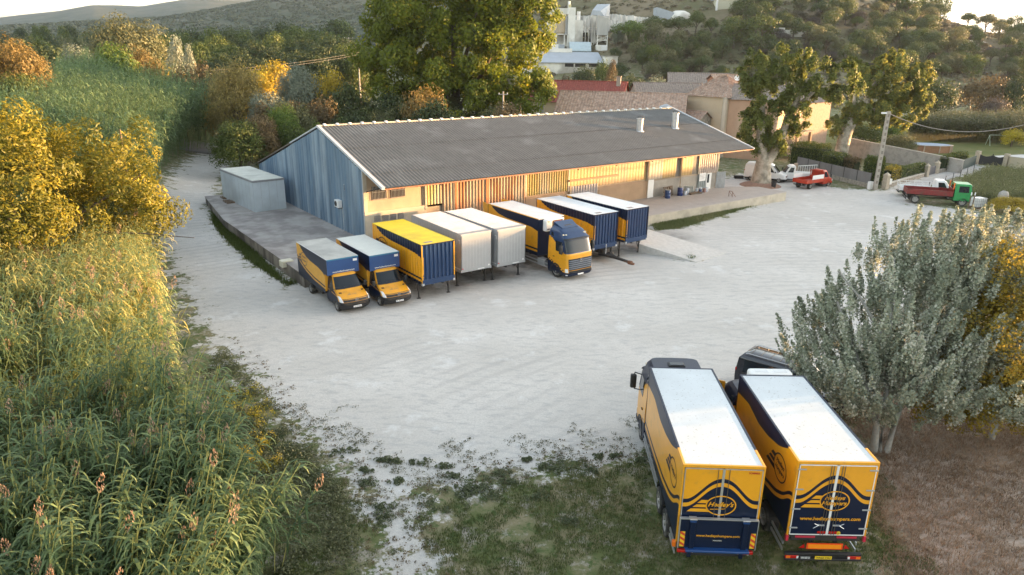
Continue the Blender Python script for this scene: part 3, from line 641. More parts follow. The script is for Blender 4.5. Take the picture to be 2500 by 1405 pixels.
def actros(loc, rz):
    t = thing('cargo_truck', 'yellow box lorry with high navy cab, parked between the grey and navy swap bodies', 'lorry', loc, rz, 'yellow and navy rigid box lorries')
    L, W, z0, z1 = 6.8, 2.48, 1.15, 4.0; H = z1 - z0; b = MB()
    for s_ in (1, -1):
        panel(b, (-L, s_ * W / 2, z0), (1, 0, 0), (0, 0, 1), (0, s_, 0), L, side_bands(L, z0, z1, False, NAVY_S, lambda q: .2 + .3 * (1 - min(q / .4, 1)) ** 2), step=.08)
    corner_posts(b, L, W, z0, z1, NAV, .05, .008); b.box(-.02, .004, -W / 2 + .01, W / 2 - .01, z0, z1, NAV); b.box(-L - .004, -L + .02, -W / 2 + .01, W / 2 - .01, z0, z1, YEL); b.box(-L, 0, -W / 2 + .02, W / 2 - .02, z0 - .03, z0 + .01, CHAS)
    b.build('cargo_box', t)
    r = MB(); r.box(-L + .02, -.02, -W / 2 + .03, W / 2 - .03, z1 - .04, z1 + .006, WROOF)
    for s_ in (-1, 1): r.box(-L, 0, *sorted((s_ * (W / 2 - .04), s_ * (W / 2 + .006))), z1 - .04, z1 + .014, YELD if s_ < 0 else ALU)
    r.box(-.05, .012, -W / 2, W / 2, z1 - .05, z1 + .015, ALU); r.build('roof', t)
    for s_ in (-1, 1):
        d = MB(); M = Matrix.Translation((-L, s_ * W / 2, 0)) @ Matrix.Rotation(R(s_ * 14), 4, 'Z'); d.box(-1.2, -.02, -.02, .02, z0 + .05, z1 - .05, YELD, M); d.build('rear_door', t)
    reefer(t, 0, z1)
    tall_cab(t, 1.25, 3.75, 2.48, roof=NAVB)
    truck_chassis(t, -L + .1, 2.2, z0, W, [(-4.6, True)])
    f = MB(); f.rbox(-.1, .75, -W / 2 + .05, -W / 2 + .55, .45, 1.0, ALU, .05)
    for i in range(8): f.box(-.05 + i * .1, 0 + i * .1, -W / 2 + .035, -W / 2 + .05, .5, .95, GREYC)
    f.build('fuel_tank', t); return t

def draw_trailer(loc, rz):
    t = thing('drawbar_trailer', 'black trailer chassis with a long drawbar reaching out from under a navy swap body', 'trailer', loc, rz)
    c = MB(); c.box(-6.6, -.1, -.5, -.38, .72, 1.02, CHAS); c.box(-6.6, -.1, .38, .5, .72, 1.02, CHAS)
    for x in (-.4, -2, -4, -6): c.box(x - .06, x + .06, -1.1, 1.1, .86, .98, CHAS)
    c.build('frame', t)
    d = MB(); d.prism([(-.2, -.5), (-.2, .5), (1.3, .13), (2.9, .08), (2.9, -.08), (1.3, -.13)], .52, .68, CHAS, 'z'); d.build('drawbar', t)
    e = MB(); e.rbox(2.75, 3.1, -.14, .14, .46, .72, mat('rusty_steel', (.16, .07, .035), .8, var=.35, scale=8, bump=.3), .04); e.lathe([(.08, .5), (.16, .5), (.16, .62), (.08, .62)], MATS['rusty_steel'], 14, Matrix.Translation((3.2, 0, 0))); e.build('coupling', t)
    s_ = MB(); s_.rbox(-.2, .25, -.35, .1, .72, 1.0, CHAS, .04); s_.box(.3, .34, -.2, -.14, .7, 1.5, GREYC); s_.rbox(.1, .4, .2, .6, .4, .75, CHAS, .05); s_.build('toolbox', t)
    for x in (-1.3, -4.9):
        for sd_ in (-1, 1): wheel(t, x, sd_ * .98, .46, .4, sd_)
    g = MB()
    for x in (-.5,):
        for sd_ in (-1, 1): g.box(x - .05, x + .05, *sorted((sd_ * 1.08, sd_ * 1.18)), .05, 1.1, CHAS)
    g.build('support_leg', t); return t

# ------------------------------------------------------------------ cars and light trucks
def car(name, label, cat, loc, rz, L, W, H, paint, kind='van', tail=True):
    """origin: ground under the rear centre; x forward"""
    t = thing(name, label, cat, loc, rz); h = W / 2
    if kind == 'van':
        zb = H * .52; secs = [(.24, L - .12, h - .1, .4, .12), (.5, L, h, .5, .02), (H * .42, L - .08, h, .5, 0), (H * .5, L - .5, h - .01, .5, 0), (zb + .04, L - 1.0, h - .02, .35, 0), (H * .9, L - 1.75, h - .12, .3, .08), (H * .97, L - 2.05, h - .2, .3, .2), (H, L - 2.35, h - .3, .3, .4)]
    else:
        zb = H * .6; secs = [(.2, L - .1, h - .08, .4, .1), (.42, L, h, .5, 0), (H * .45, L - .05, h, .5, 0), (H * .56, L - .3, h - .02, .5, .05), (zb + .02, L - 1.05, h - .05, .35, .12), (H * .93, L - 1.8, h - .2, .3, .6), (H, L - 2.2, h - .3, .3, .95)]
    sh = Loft(secs, 3.2); b = MB(); zs = sorted(set([round(.24 + i * (H - .24) / 18, 3) for i in range(19)] + [q[0] for q in secs]))
    zs = [z for z in zs if secs[0][0] <= z <= H]
    sh.shell(b, zs, lambda u, z: BLK if z < .42 else paint, 9); b.build('body', t, 35)
    zt = H * .9
    g = MB(); sh.patch(g, -.8, .8, zb + .06, zt - .02, GLS, .012, 12, 4); g.build('windscreen', t, 30)
    for s_ in (-1, 1):
        g = MB(); sh.patch(g, *sorted((s_ * 1.06, s_ * (1.9 if kind != 'van' or paint in (NAV, BLKP) else 1.4))), zb + .05, zt - .04, GLS, .01, 8, 3); g.build('side_window', t, 30)
        q = MB(); sh.patch(q, *sorted((s_ * .62, s_ * .98)), H * .34, H * .43, LGT, .015, 6, 2); q.build('headlight', t, 30)
        q = MB(); q.rbox(-.015, .06, *sorted((s_ * (h - .2), s_ * (h - .02))), H * .36, H * .62, REDL, .02); q.build('tail_light', t)
        m_ = MB(); m_.rbox(L - 1.55, L - 1.4, *sorted((s_ * (h - .02), s_ * (h + .18))), zb + .02, zb + .2, BLK, .03); m_.build('mirror', t, 30)
    g = MB(); g.quad((.01 if kind == 'van' else .25, -h + .3, zb + .08), (.01 if kind == 'van' else .25, h - .3, zb + .08), (.06 if kind == 'van' else .7, h - .36, zt - .03), (.06 if kind == 'van' else .7, -h + .36, zt - .03), GLS); g.build('rear_window', t)
    gr = MB(); sh.patch(gr, -.45, .45, H * .3, H * .38, BLK, .015, 8, 1); gr.build('grille', t)
    for x in (.9, L - .95):
        for s_ in (-1, 1): wheel(t, x, s_ * (h - .11), .33, .22, s_)
    if kind == 'van' and paint is BLKP:
        rr = MB()
        for i in range(6): x = .5 + i * .48; rr.box(x, x + .015, -h + .3, h - .3, H, H + .012, BLK)
        for s_ in (-1, 1): rr.tube([(.35, s_ * (h - .27), H + .01), (.5, s_ * (h - .27), H + .05), (L - 2.5, s_ * (h - .27), H + .05), (L - 2.35, s_ * (h - .27), H + .0)], .02, ALU)
        rr.build('roof_rail', t)
    return t
BLKP = mat('black_car_paint', (.012, .014, .022), .22, .2, var=.05, coat=.8)

def flatbed(name, label, cat, loc, rz, bed, cabm, L=5.2, W=2.0, board=None, headboard=True, rails=False, cabroof=None, bx=3.1, tank_h=.4, rw=.36):
    """origin: ground under rear of bed; x forward; bed 0..bx, cab bx+.1..L"""
    t = thing(name, label, cat, loc, rz); h = W / 2; zb = .82 if rw < .45 else 1.15
    b = MB(); b.box(0, bx, -h, h, zb, zb + .07, bed)
    b.build('bed_floor', t)
    for (a, c, d, e) in ((0, bx, -h - .02, -h + .02), (0, bx, h - .02, h + .02), (-.02, .02, -h, h)):
        q = MB(); q.box(a, c, d, e, zb - .06, zb + tank_h, bed)
        n = 5
        if c - a > 1:
            for i in range(n + 1): x = a + (c - a) * i / n; q.box(x - .03, x + .03, d - .02, e + .02, zb - .08, zb + tank_h + .02, bed)
            q.box(a, c, d - .025, e + .025, zb + tank_h - .04, zb + tank_h, bed)
        q.build('side_board', t)
    if headboard:
        q = MB(); H2 = zb + 1.25
        q.box(bx - .03, bx + .03, -h, -h + .06, zb, H2, bed); q.box(bx - .03, bx + .03, h - .06, h, zb, H2, bed); q.box(bx - .03, bx + .03, -h, h, H2 - .08, H2, bed); q.box(bx - .02, bx + .02, -h, h, zb, zb + .55, bed)
        for i in range(9): y = -h + .2 + i * (W - .4) / 8; q.box(bx - .015, bx + .015, y - .02, y + .02, zb + .5, H2, bed)
        q.build('headboard', t)
    if board:
        for s_ in (-1, 1): q = MB(); q.box(.1 if s_ > 0 else 1.0, 1.9 if s_ > 0 else bx - .1, *sorted((s_ * (h + .03), s_ * (h + .055))), zb + tank_h - .02, zb + tank_h + .5, board); q.build('extension_board', t)
    if rails:
        q = MB()
        for s_ in (-1, 1):
            for zz in (zb + .55, zb + .85): q.tube([(0, s_ * h, zz), (bx, s_ * h, zz)], .022, WHT)
            for i in range(5): q.tube([(bx * i / 4, s_ * h, zb), (bx * i / 4, s_ * h, zb + .87)], .022, WHT)
        q.tube([(0, -h, zb + .85), (0, h, zb + .85)], .022, WHT); q.build('rail', t)
    hc = h - .08; zr = 2.15 if rw < .45 else 2.5; k = zr / 2.15
    if rw < .45: sec = [(.3, L - .1, hc - .06, .35, bx + .12), (.55, L, hc, .45, bx + .12), (.95, L - .05, hc, .45, bx + .12), (1.1, L - .4, hc, .45, bx + .12), (1.2, L - .75, hc - .02, .3, bx + .12), (2.0, L - 1.3, hc - .12, .25, bx + .12), (2.15, L - 1.5, hc - .2, .2, bx + .2)]
    else: sec = [(.5, L - .05, hc - .04, .2, bx + .15), (.7, L, hc, .25, bx + .15), (1.5, L, hc, .25, bx + .15), (2.4, L - .18, hc - .06, .2, bx + .18), (2.5, L - .3, hc - .12, .2, bx + .22)]
    cab = Loft(sec, 3.6); c = MB(); zs = sorted(set([q[0] for q in sec] + [round(sec[0][0] + i * (zr - sec[0][0]) / 14, 3) for i in range(15)]))
    cab.shell(c, zs, lambda u, z: (cabroof or cabm) if z > zr * .965 else (BLK if z < sec[0][0] + .12 else cabm), 8); c.build('cab', t, 35)
    z0w, z1w = (1.25, 1.95) if rw < .45 else (1.55, 2.3)
    g = MB(); cab.patch(g, -.8, .8, z0w, z1w, GLS, .012, 10, 4); g.build('windscreen', t, 30)
    for s_ in (-1, 1):
        g = MB(); cab.patch(g, *sorted((s_ * 1.1, s_ * 1.75)), z0w + .03, z1w - .03, GLS, .01, 6, 3); g.build('side_window', t, 30)
        g = MB(); cab.patch(g, *sorted((s_ * .62, s_ * .95)), .72 if rw < .45 else .8, .92 if rw < .45 else 1.02, LGT, .015, 6, 2); g.build('headlight', t, 30)
        m_ = MB(); m_.rbox(L - .95, L - .8, *sorted((s_ * (hc + .05), s_ * (hc + .22))), z0w + .05, z0w + .4, BLK, .03); m_.build('mirror', t)
    if rw >= .45:
        g = MB(); g.quad(*[(bx + .145, y, z) for y, z in ((-hc + .2, 1.65), (hc - .2, 1.65), (hc - .25, 2.25), (-hc + .25, 2.25))], GLS); g.build('rear_window', t)
    ch = MB(); ch.box(.1, L - .6, -.4, -.3, zb - .3, zb - .06, CHAS); ch.box(.1, L - .6, .3, .4, zb - .3, zb - .06, CHAS); ch.box(-.05, .05, -h + .15, h - .15, .45, .58, CHAS); ch.build('chassis', t)
    for x, dw in ((.95, .36), (L - .9, .24)):
        for s_ in (-1, 1): wheel(t, x, s_ * (h - .2), rw, dw, s_)
    return t
# ------------------------------------------------------------------ terrain
def interp_keys(keys): 
    xs = np.array([k[0] for k in keys], float); ys = np.array([k[1] for k in keys], float); return lambda q: np.interp(q, xs, ys)
PRO1 = interp_keys([(700, 126), (800, 110), (950, 70), (1150, -5), (1340, -50), (1600, -100), (1850, -110), (2000, -75), (2120, -22), (2180, 10), (2240, 30), (2300, 55), (2400, 84), (2500, 95), (2700, 108), (3200, 118), (5000, 120)])
PRO2 = interp_keys([(-1500, 110), (-600, 90), (0, 66), (130, 60), (250, 52), (400, 44), (520, 26), (640, 6), (760, -15), (900, -40), (1100, -60), (1500, -60), (2200, 60), (2600, 110), (5000, 120)])
PRO3 = interp_keys([(-2500, 100), (-600, 62), (0, 45), (60, 38), (150, 29), (230, 15), (290, 15), (350, 18), (450, 2), (520, -1), (620, 1), (760, -6), (1400, -20), (2000, 40), (2600, 110), (5000, 120)])
HR = interp_keys([(-90, 11), (0, 14), (14, 14.3), (21, 11.5), (33, 10.8), (40, 13), (46, 14.8), (50, 13.0), (52, 12.2), (57, 13.8), (65, 12.3), (75, 11.8), (85, 10.4), (100, 7), (120, 2), (140, 0)])  # unseen ridge inferred from the yard's shade, heights shaped to its shadow line
def sst(t): t = np.clip(t, 0, 1); return t * t * (3 - 2 * t)
def terr(x, y):
    x = np.asarray(x, float); y = np.asarray(y, float); r = np.hypot(x, y); a = np.arctan2(x, np.maximum(y, -1e9)); a = np.where(y > 0, a, np.sign(x) * 1.45); ac = np.clip(a, -1.3, 1.3)
    px = 1250 + FPX * np.tan(ac) / math.cos(PIT)
    yh = 125.3 + (px - 1250) * math.sin(ROL)
    def top(pro, r1):
        dv = yh - pro(px); e = np.arctan((dv + FPX * math.tan(PIT)) / FPX) - PIT; return np.maximum(0, 16 + r1 * np.cos(ac) * np.tan(e)) * (dv > -25)
    back = np.where(y > 0, 1, 0.15)
    h1 = sst((r - 205) / 265) * top(PRO1, 470) * sst((px - 760) / 300)
    bump = 1 + .0 * r
    h2 = sst((r - 750) / 800) * top(PRO2, 1550)
    h3 = sst((r - 1900) / 1600) * top(PRO3, 3500)
    rough = (np.sin(x * .031 + 1.3) * np.sin(y * .027) + .5 * np.sin(x * .083 + y * .06)) 
    h1 = h1 + sst((h1 - 3) / 12) * rough * 1.6 * sst((r - 230) / 60) * (1 - sst((r - 430) / 40) * .6)
    h2 = h2 + sst((h2 - 5) / 30) * 3.5 * np.sin(x * .012) * np.sin(y * .0093 + 1) * (1 - sst((r - 1400) / 150))
    s_ = x * math.cos(R(SUN_AZ)) + y * math.sin(R(SUN_AZ)); q = -x * math.sin(R(SUN_AZ)) + y * math.cos(R(SUN_AZ))
    h4 = HR(q) * np.exp(-((s_ - 150) / 24.) ** 2) * (s_ > 75)
    ex, ey = x + 50, y - 72; t_ = np.clip((ex * -22 + ey * 56) / (22 ** 2 + 56 ** 2), 0, 1); h5 = 4.8 * np.exp(-((ex + 22 * t_) ** 2 + (ey - 56 * t_) ** 2) / 110.)
    return np.maximum(np.maximum(np.maximum(h1, h2), h3) * back, np.maximum(h4, h5))
def tz(x, y): return float(terr(np.array([x]), np.array([y]))[0])
def GT(px, py, far=4000):
    """ray meets terrain"""
    d = ray(px, py); d = d / math.hypot(d.x, d.y); ts = np.concatenate([np.linspace(8, 700, 1400), np.linspace(702, far, 1200)])
    z = CH + d.z * ts; h = terr(d.x * ts, d.y * ts); i = int(np.argmax(z < h)) if (z < h).any() else len(ts) - 1
    t = ts[i]; return Vector((d.x * t, d.y * t, float(h[i])))

YARD_PX = [(505, 372), (452, 412), (412, 455), (396, 520), (398, 590), (425, 660), (462, 745), (505, 825), (560, 880), (610, 925), (650, 975), (715, 1040), (770, 1085), (800, 1110), (850, 1140), (905, 1230), (930, 1330), (950, 1500), (1080, 1500), (1035, 1330), (1010, 1230), (1060, 1195), (1180, 1185), (1250, 1160), (1370, 1135), (1500, 1125), (1620, 1105), (1800, 1030), (2050, 900), (2200, 760), (2330, 640), (2440, 560), (2380, 515), (2230, 500), (2195, 462), (2290, 440), (2430, 418), (2395, 402), (2250, 425), (2160, 465), (2060, 462), (1990, 447), (1930, 425), (1860, 415), (1740, 440), (1700, 500), (1600, 560), (1500, 560), (1100, 620), (720, 690), (680, 640), (560, 560), (530, 500), (535, 470), (548, 420), (560, 390), (540, 376)]
YARD = np.array([G(a, b)[:2] for a, b in YARD_PX])
HOLES = [np.array([G(a, b)[:2] for a, b in pts]) for pts in (
    [(512, 500), (545, 492), (560, 560), (700, 690), (730, 692), (700, 700), (610, 640), (540, 575), (518, 540)],
    [(1588, 540), (1700, 512), (1790, 488), (1862, 480), (1880, 492), (1830, 508), (1740, 535), (1660, 560), (1600, 563)],
    [(1580, 565), (1640, 590), (1700, 632), (1690, 640), (1570, 590)])]
def sdist(P, x, y):
    d = np.full(x.shape, 1e9); ins = np.zeros(x.shape, bool); n = len(P)
    for i in range(n):
        a, b = P[i], P[(i + 1) % n]; e = b - a; t = np.clip(((x - a[0]) * e[0] + (y - a[1]) * e[1]) / (e @ e + 1e-9), 0, 1)
        d = np.minimum(d, np.hypot(x - a[0] - t * e[0], y - a[1] - t * e[1]))
        c = ((a[1] > y) != (b[1] > y)) & (x < e[0] * (y - a[1]) / (e[1] if abs(e[1]) > 1e-9 else 1e-9) + a[0]); ins ^= c
    return np.where(ins, d, -d)
def yard_sd(x, y):
    x = np.asarray(x, float); y = np.asarray(y, float); m = (np.hypot(x, y) < 190); o = np.full(x.shape, -9.)
    s_ = sdist(YARD, x[m], y[m])
    for h in HOLES: s_ = np.minimum(s_, -sdist(h, x[m], y[m]) + .2)
    o[m] = s_; return o
def build_ground():
    az = np.radians(np.concatenate([np.arange(-180, -48, 6), np.arange(-48, 48, .3), np.arange(48, 180, 6)])); nr = 400
    rr = np.concatenate([[.5], 6 * (4200 / 6) ** (np.arange(nr) / (nr - 1))])
    A, Rr = np.meshgrid(az, rr); X = Rr * np.sin(A); Y = Rr * np.cos(A); Z = terr(X.ravel(), Y.ravel()).reshape(X.shape)
    na = len(az); V = np.stack([X.ravel(), Y.ravel(), Z.ravel()], 1)
    j, i = np.meshgrid(np.arange(len(rr) - 1), np.arange(na), indexing='ij'); i2 = (i + 1) % na
    F = np.stack([j * na + i, (j + 1) * na + i, (j + 1) * na + i2, j * na + i2], -1).reshape(-1, 4)[:, ::-1]
    sd = yard_sd(V[:, 0], V[:, 1])
    # dry field on the right in front, green lawn behind the courtyard wall
    dry = sst((V[:, 0] * .95 - V[:, 1] * .33 - 4.6) / 3.) * (V[:, 1] < 60) * sst((60 - V[:, 1]) / 15)
    hill = sst((V[:, 2] - 4) / 14) * (np.hypot(V[:, 0], V[:, 1]) < 600)
    far = sst((np.hypot(V[:, 0], V[:, 1]) - 560) / 300)
    nn_ = V[:, 0] * .6 - V[:, 1] * .8; dd_ = V[:, 0] * .8 + V[:, 1] * .6; stain_shade = sst((nn_ + 47.5) / 1.5) * sst((-38.6 - nn_) / 2.5) * sst((dd_ - 20) / 4) * sst((53 - dd_) / 4)  # oil stains mixed with painted contact shade below the row of boxes
    lawn = ((V[:, 0] > 58) & (V[:, 1] > 98) & (V[:, 1] < 190)).astype(float)
    def mk(name, V, F, at):
        me = bpy.data.meshes.new(name); me.vertices.add(len(V)); me.vertices.foreach_set('co', V.astype(np.float32).ravel())
        me.loops.add(len(F) * 4); me.loops.foreach_set('vertex_index', F.astype(np.int32).ravel()); me.polygons.add(len(F)); me.polygons.foreach_set('loop_start', np.arange(len(F), dtype=np.int32) * 4); me.polygons.foreach_set('loop_total', np.full(len(F), 4, np.int32)) if False else None
        me.update(calc_edges=True); me.validate()
        for k, v in at.items(): a = me.attributes.new(k, 'FLOAT', 'POINT'); a.data.foreach_set('value', v.astype(np.float32))
        me.polygons.foreach_set('use_smooth', [True] * len(me.polygons)); me.materials.append(GROUND)
        o = bpy.data.objects.new(name, me); COL.objects.link(o); o['kind'] = 'structure'; return o
    at = dict(sd=sd, stain_shade=stain_shade, dry=dry, hill=hill, far=far, lawn=lawn)
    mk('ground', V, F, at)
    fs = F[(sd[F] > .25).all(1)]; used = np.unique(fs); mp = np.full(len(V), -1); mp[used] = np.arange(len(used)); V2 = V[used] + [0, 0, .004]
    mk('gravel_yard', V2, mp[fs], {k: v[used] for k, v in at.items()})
def ground_material():
    m = bpy.data.materials.new('ground_cover'); m.use_nodes = True; nt = m.node_tree; N = nt.nodes; L = nt.links; b = N['Principled BSDF']; b.inputs['Roughness'].default_value = .95; b.inputs['Specular IOR Level'].default_value = .15
    tc = N.new('ShaderNodeTexCoord')
    def noise(sc, det=6, rough=.6, stretch=None, rot=0, dist=0):
        n = N.new('ShaderNodeTexNoise'); n.inputs['Scale'].default_value = sc; n.inputs['Detail'].default_value = det; n.inputs['Roughness'].default_value = rough; n.inputs['Distortion'].default_value = dist
        if stretch: mp = N.new('ShaderNodeMapping'); mp.inputs['Scale'].default_value = stretch; mp.inputs['Rotation'].default_value = (0, 0, rot); L.new(tc.outputs['Object'], mp.inputs[0]); L.new(mp.outputs[0], n.inputs[0])
        else: L.new(tc.outputs['Object'], n.inputs[0])
        return n.outputs[0]
    def attr(k): a = N.new('ShaderNodeAttribute'); a.attribute_name = k; return a.outputs['Fac']
    def mth(op, a, c, cl=False):
        q = N.new('ShaderNodeMath'); q.operation = op; q.use_clamp = cl
        for i, v in enumerate((a, c)):
            if isinstance(v, (int, float)): q.inputs[i].default_value = v
            else: L.new(v, q.inputs[i])
        return q.outputs[0]
    def mr(v, a, c, d=0., e=1.): q = N.new('ShaderNodeMapRange'); q.inputs[1].default_value = a; q.inputs[2].default_value = c; q.inputs[3].default_value = d; q.inputs[4].default_value = e; L.new(v, q.inputs[0]); return q.outputs[0]
    def mix(f, a, c, mode='MIX'):
        q = N.new('ShaderNodeMix'); q.data_type = 'RGBA'; q.blend_type = mode
        if isinstance(f, (int, float)): q.inputs[0].default_value = f
        else: L.new(f, q.inputs[0])
        for i, v in ((6, a), (7, c)):
            if isinstance(v, tuple): q.inputs[i].default_value = lin(v)
            else: L.new(v, q.inputs[i])
        return q.outputs[2]
    # gravel: fine grain, faint wheel arcs, pale and dusty patches
    g1 = mix(mr(noise(.12, 5), .35, .65), (.515, .495, .46), (.615, .595, .56))
    wav = N.new('ShaderNodeTexWave'); wav.wave_type = 'RINGS'; wav.rings_direction = 'Z'; wav.inputs['Scale'].default_value = .28; wav.inputs['Distortion'].default_value = 5; wav.inputs['Detail'].default_value = 3; wav.inputs['Detail Scale'].default_value = .35
    mp = N.new('ShaderNodeMapping'); mp.inputs['Location'].default_value = (-26, -18, 0); mp.inputs['Scale'].default_value = (1, 1.25, 1); L.new(tc.outputs['Object'], mp.inputs[0]); L.new(mp.outputs[0], wav.inputs[0])
    g2 = mix(mth('MULTIPLY', mth('MULTIPLY', mr(wav.outputs[0], .05, .4, .5, 0), mr(noise(.11, 4), .45, .62)), mr(noise(.05, 3), .35, .55)), g1, (.36, .35, .335))
    g3 = mix(mr(noise(1.1, 5, .7, (1, 2.6, 1), .6), .50, .66), g2, (.44, .435, .42)); g4 = mix(mr(noise(9, 6, .75), .5, .78), g3, (.38, .37, .355)); g5 = mix(mr(noise(.35, 5, .7), .58, .66, 0, .6), g4, (.66, .66, .645))
    gravel = mix(1., g5, mr(noise(34, 3), .3, .7, .84, 1.14), 'MULTIPLY')
    gravel = mix(mth('MULTIPLY', attr('stain_shade'), mr(noise(.45, 5, .7), .35, .6, .15, .9)), gravel, (.16, .15, .14))
    # grass and soil
    s1 = mix(mr(noise(.5, 5, .7), .42, .6), (.12, .14, .055), (.25, .215, .135)); s2 = mix(mr(noise(2.4, 5, .7), .5, .62), s1, (.075, .11, .038)); s3 = mix(mr(noise(.9, 5, .8, (1, 1, 1)), .53, .63), s2, (.34, .31, .26))
    d1 = mix(mr(noise(.8, 5, .75, (1, 2.2, 1), -.5), .4, .62), (.32, .265, .215), (.46, .39, .33)); d2 = mix(mr(noise(5, 5, .8), .5, .7), d1, (.17, .12, .085)); d3 = mix(mr(noise(17, 5, .8), .6, .72), d2, (.46, .37, .28))
    soil = mix(mth('MULTIPLY', mr(mth('ADD', attr('dry'), mth('MULTIPLY', mth('SUBTRACT', noise(.35, 6), .5), 1.6)), .25, .75), 1, True), s3, d3)
    soil = mix(attr('lawn'), soil, mix(mr(noise(.2, 6), .4, .65), (.12, .14, .045), (.19, .18, .075)))
    hc = mix(mr(noise(.03, 5, .7), .42, .58), (.115, .115, .06), (.21, .175, .115)); hc = mix(mr(noise(.12, 5, .75), .58, .66), hc, (.075, .08, .04))
    soil = mix(attr('hill'), soil, hc); soil = mix(attr('far'), soil, mix(mr(noise(.012, 5, .75), .4, .6), (.07, .085, .05), (.12, .12, .08)))
    edge = mth('ADD', mth('MULTIPLY', attr('sd'), .42), mth('ADD', mth('MULTIPLY', mth('SUBTRACT', noise(.8, 5, .7), .5), 3.6), mth('MULTIPLY', mth('SUBTRACT', noise(4, 5, .7), .5), 1.8)))
    f = mr(edge, -.12, .12)
    col = mix(f, soil, gravel); L.new(col, b.inputs['Base Color'])
    bp = N.new('ShaderNodeBump'); bp.inputs['Strength'].default_value = .35; bp.inputs['Distance'].default_value = .06; L.new(mth('ADD', noise(6, 5, .7), mth('MULTIPLY', noise(.9, 6), .6)), bp.inputs['Height']); L.new(bp.outputs[0], b.inputs['Normal'])
    return m
GROUND = ground_material()
build_ground()
# ------------------------------------------------------------------ the fleet
YW = R(-54)
luton_van('yellow box van with blue luton front and weathered grey-beige roof, nearest the curving white track', (-10.97, 43.93, 0), YW, GROOF, 'DA-089-KM')
luton_van('yellow box van with blue luton front and pale off-white roof, beside the yellow-roofed cargo box', (-8.46, 45.05, 0), YW, WOFF, 'BL-307-JR')
swap_body('ribbed yellow and navy swap body on stands with a bright yellow roof', (-4.92, 45.35, 0), YW, 'yellow')
swap_body('grey aluminium swap body on stands, beside the yellow-roofed one', (-2.54, 48.15, 0), R(-55), 'grey', W=2.52)
swap_body('grey aluminium swap body on stands, beside the high-cab lorry', (-.07, 49.7, 0), R(-54), 'grey', W=2.52)
actros((2.93, 52.9, 0), YW)
swap_body('white-roofed ribbed navy and yellow swap body standing on a drawbar trailer', (7.41, 54.96, 0), R(-55), 'white', L=7.6, z0=1.12, z1=3.92, legs=False)
draw_trailer((7.41, 54.96, 0), R(-55))
swap_body('ribbed navy and yellow swap body with white roof on stands, next to the grassy ramp', (10.15, 56.5, 0), R(-53), 'white', L=7.4, z0=1.3, z1=4.05)
cargo_truck('yellow and navy box lorry with a raised navy tail lift and an open cab door', (6.58, 18.86, 0), R(88.1), 7.08, 2.5, 1.2, 4.01, 'lift', 3.72, .35, False, True)
cargo_truck('yellow and navy box lorry with hinged rear doors and yellow plate, beside the silvery tree', (10.19, 19.12, 0), R(89.5), 6.2, 2.51, 1.34, 4.03, 'doors', 2.95, .6, True)
car('parked_van', 'black passenger van parked askew in front of the lorries, half under the silvery tree', 'van', (11.8, 33.0, 0), R(-40.6), 5.1, 1.92, 1.92, BLKP)
# ------------------------------------------------------------------ barn
def corr(mb, O, U, V, N, L, H, m, pitch=.18, amp=.03, ztop=None, zbot=None, n_per=4):
    """corrugated sheet, upper edge height may vary: ztop(u)"""
    n = int(L / pitch) * n_per; us = [L * i / n for i in range(n + 1)]; off = [0, 0, amp, amp]
    panel(mb, O, U, V, N, L, lambda u: [(zbot(u) if zbot else 0, ztop(u) if ztop else H, m)], lambda i, u: off[i % 4], us=us)
BW = mat('blue_grey_cladding', (.14, .22, .31), .45, .15, var=.3, scale=.6, col2=(.26, .34, .42), amt2=.5, stretch=(1, 3.5, .3))
RUSTC = mat('rusty_cladding', (.36, .30, .23), .6, .1, var=.3, scale=1.2, col2=(.40, .20, .10), scale2=.9, amt2=.6, stretch=(1, 1, .25))
YELC = mat('translucent_sheet', (.36, .28, .09), .5, var=.25, scale=1.5, col2=(.35, .3, .2), amt2=.4, stretch=(1, 1, .3))
YPAN = mat('ochre_panel', (.36, .235, .085), .55, var=.2, scale=1.5, col2=(.28, .2, .11), amt2=.3, stretch=(1, 1, .3))
REND = mat('cream_render', (.40, .31, .22), .85, var=.14, scale=.8, col2=(.30, .24, .18), amt2=.4)
GREND = mat('grey_render', (.36, .33, .29), .9, var=.14, scale=.9, col2=(.28, .26, .23), amt2=.5)
CONC = mat('concrete', (.36, .34, .32), .9, var=.15, scale=1.3, col2=(.24, .22, .21), scale2=.5, amt2=.6, bump=.2)
CONCW = mat('stained_concrete', (.26, .24, .21), .95, var=.3, scale=1.5, col2=(.10, .09, .08), scale2=.7, amt2=.7, stretch=(1, 1, .3), bump=.3)
CONCR = mat('pale_concrete_wall', (.46, .42, .34), .9, var=.15, scale=1.5, col2=(.36, .33, .27), amt2=.5)
FIB = mat('fibre_cement', (.145, .142, .136), .75, var=.16, scale=1.2, col2=(.19, .19, .185), scale2=.35, amt2=.2)
STEEL = mat('galvanised', (.42, .44, .46), .4, .5, var=.2, scale=3)
WTRIM = mat('white_trim', (.46, .49, .52), .5, var=.1)
DARK = mat('dark_interior', (.02, .018, .016), .8)
WOOD = mat('weathered_wood', (.16, .11, .07), .8, var=.3, scale=6)
BROWNR = mat('brown_rail', (.25, .10, .05), .6, var=.2)
BYAW = R(36.4)
barn = thing('barn', 'long barn with grey corrugated roof and blue-grey gable, standing on its own loading dock', 'barn', (-12.12, 56.66, 0), BYAW)
BX = 44.6; ZD = 1.0; YR, ZR = 8.7, 9.42; YE, ZE = -3.7, 5.85; YB, ZB = 16.2, 7.15; YL, ZL = 27., 3.95
roofz = lambda y: ZR + (y - YR) * (ZR - ZE) / (YR - YE) if y < YR else (ZR - (y - YR) * (ZR - ZL) / (YL - YR))
gz = MB()
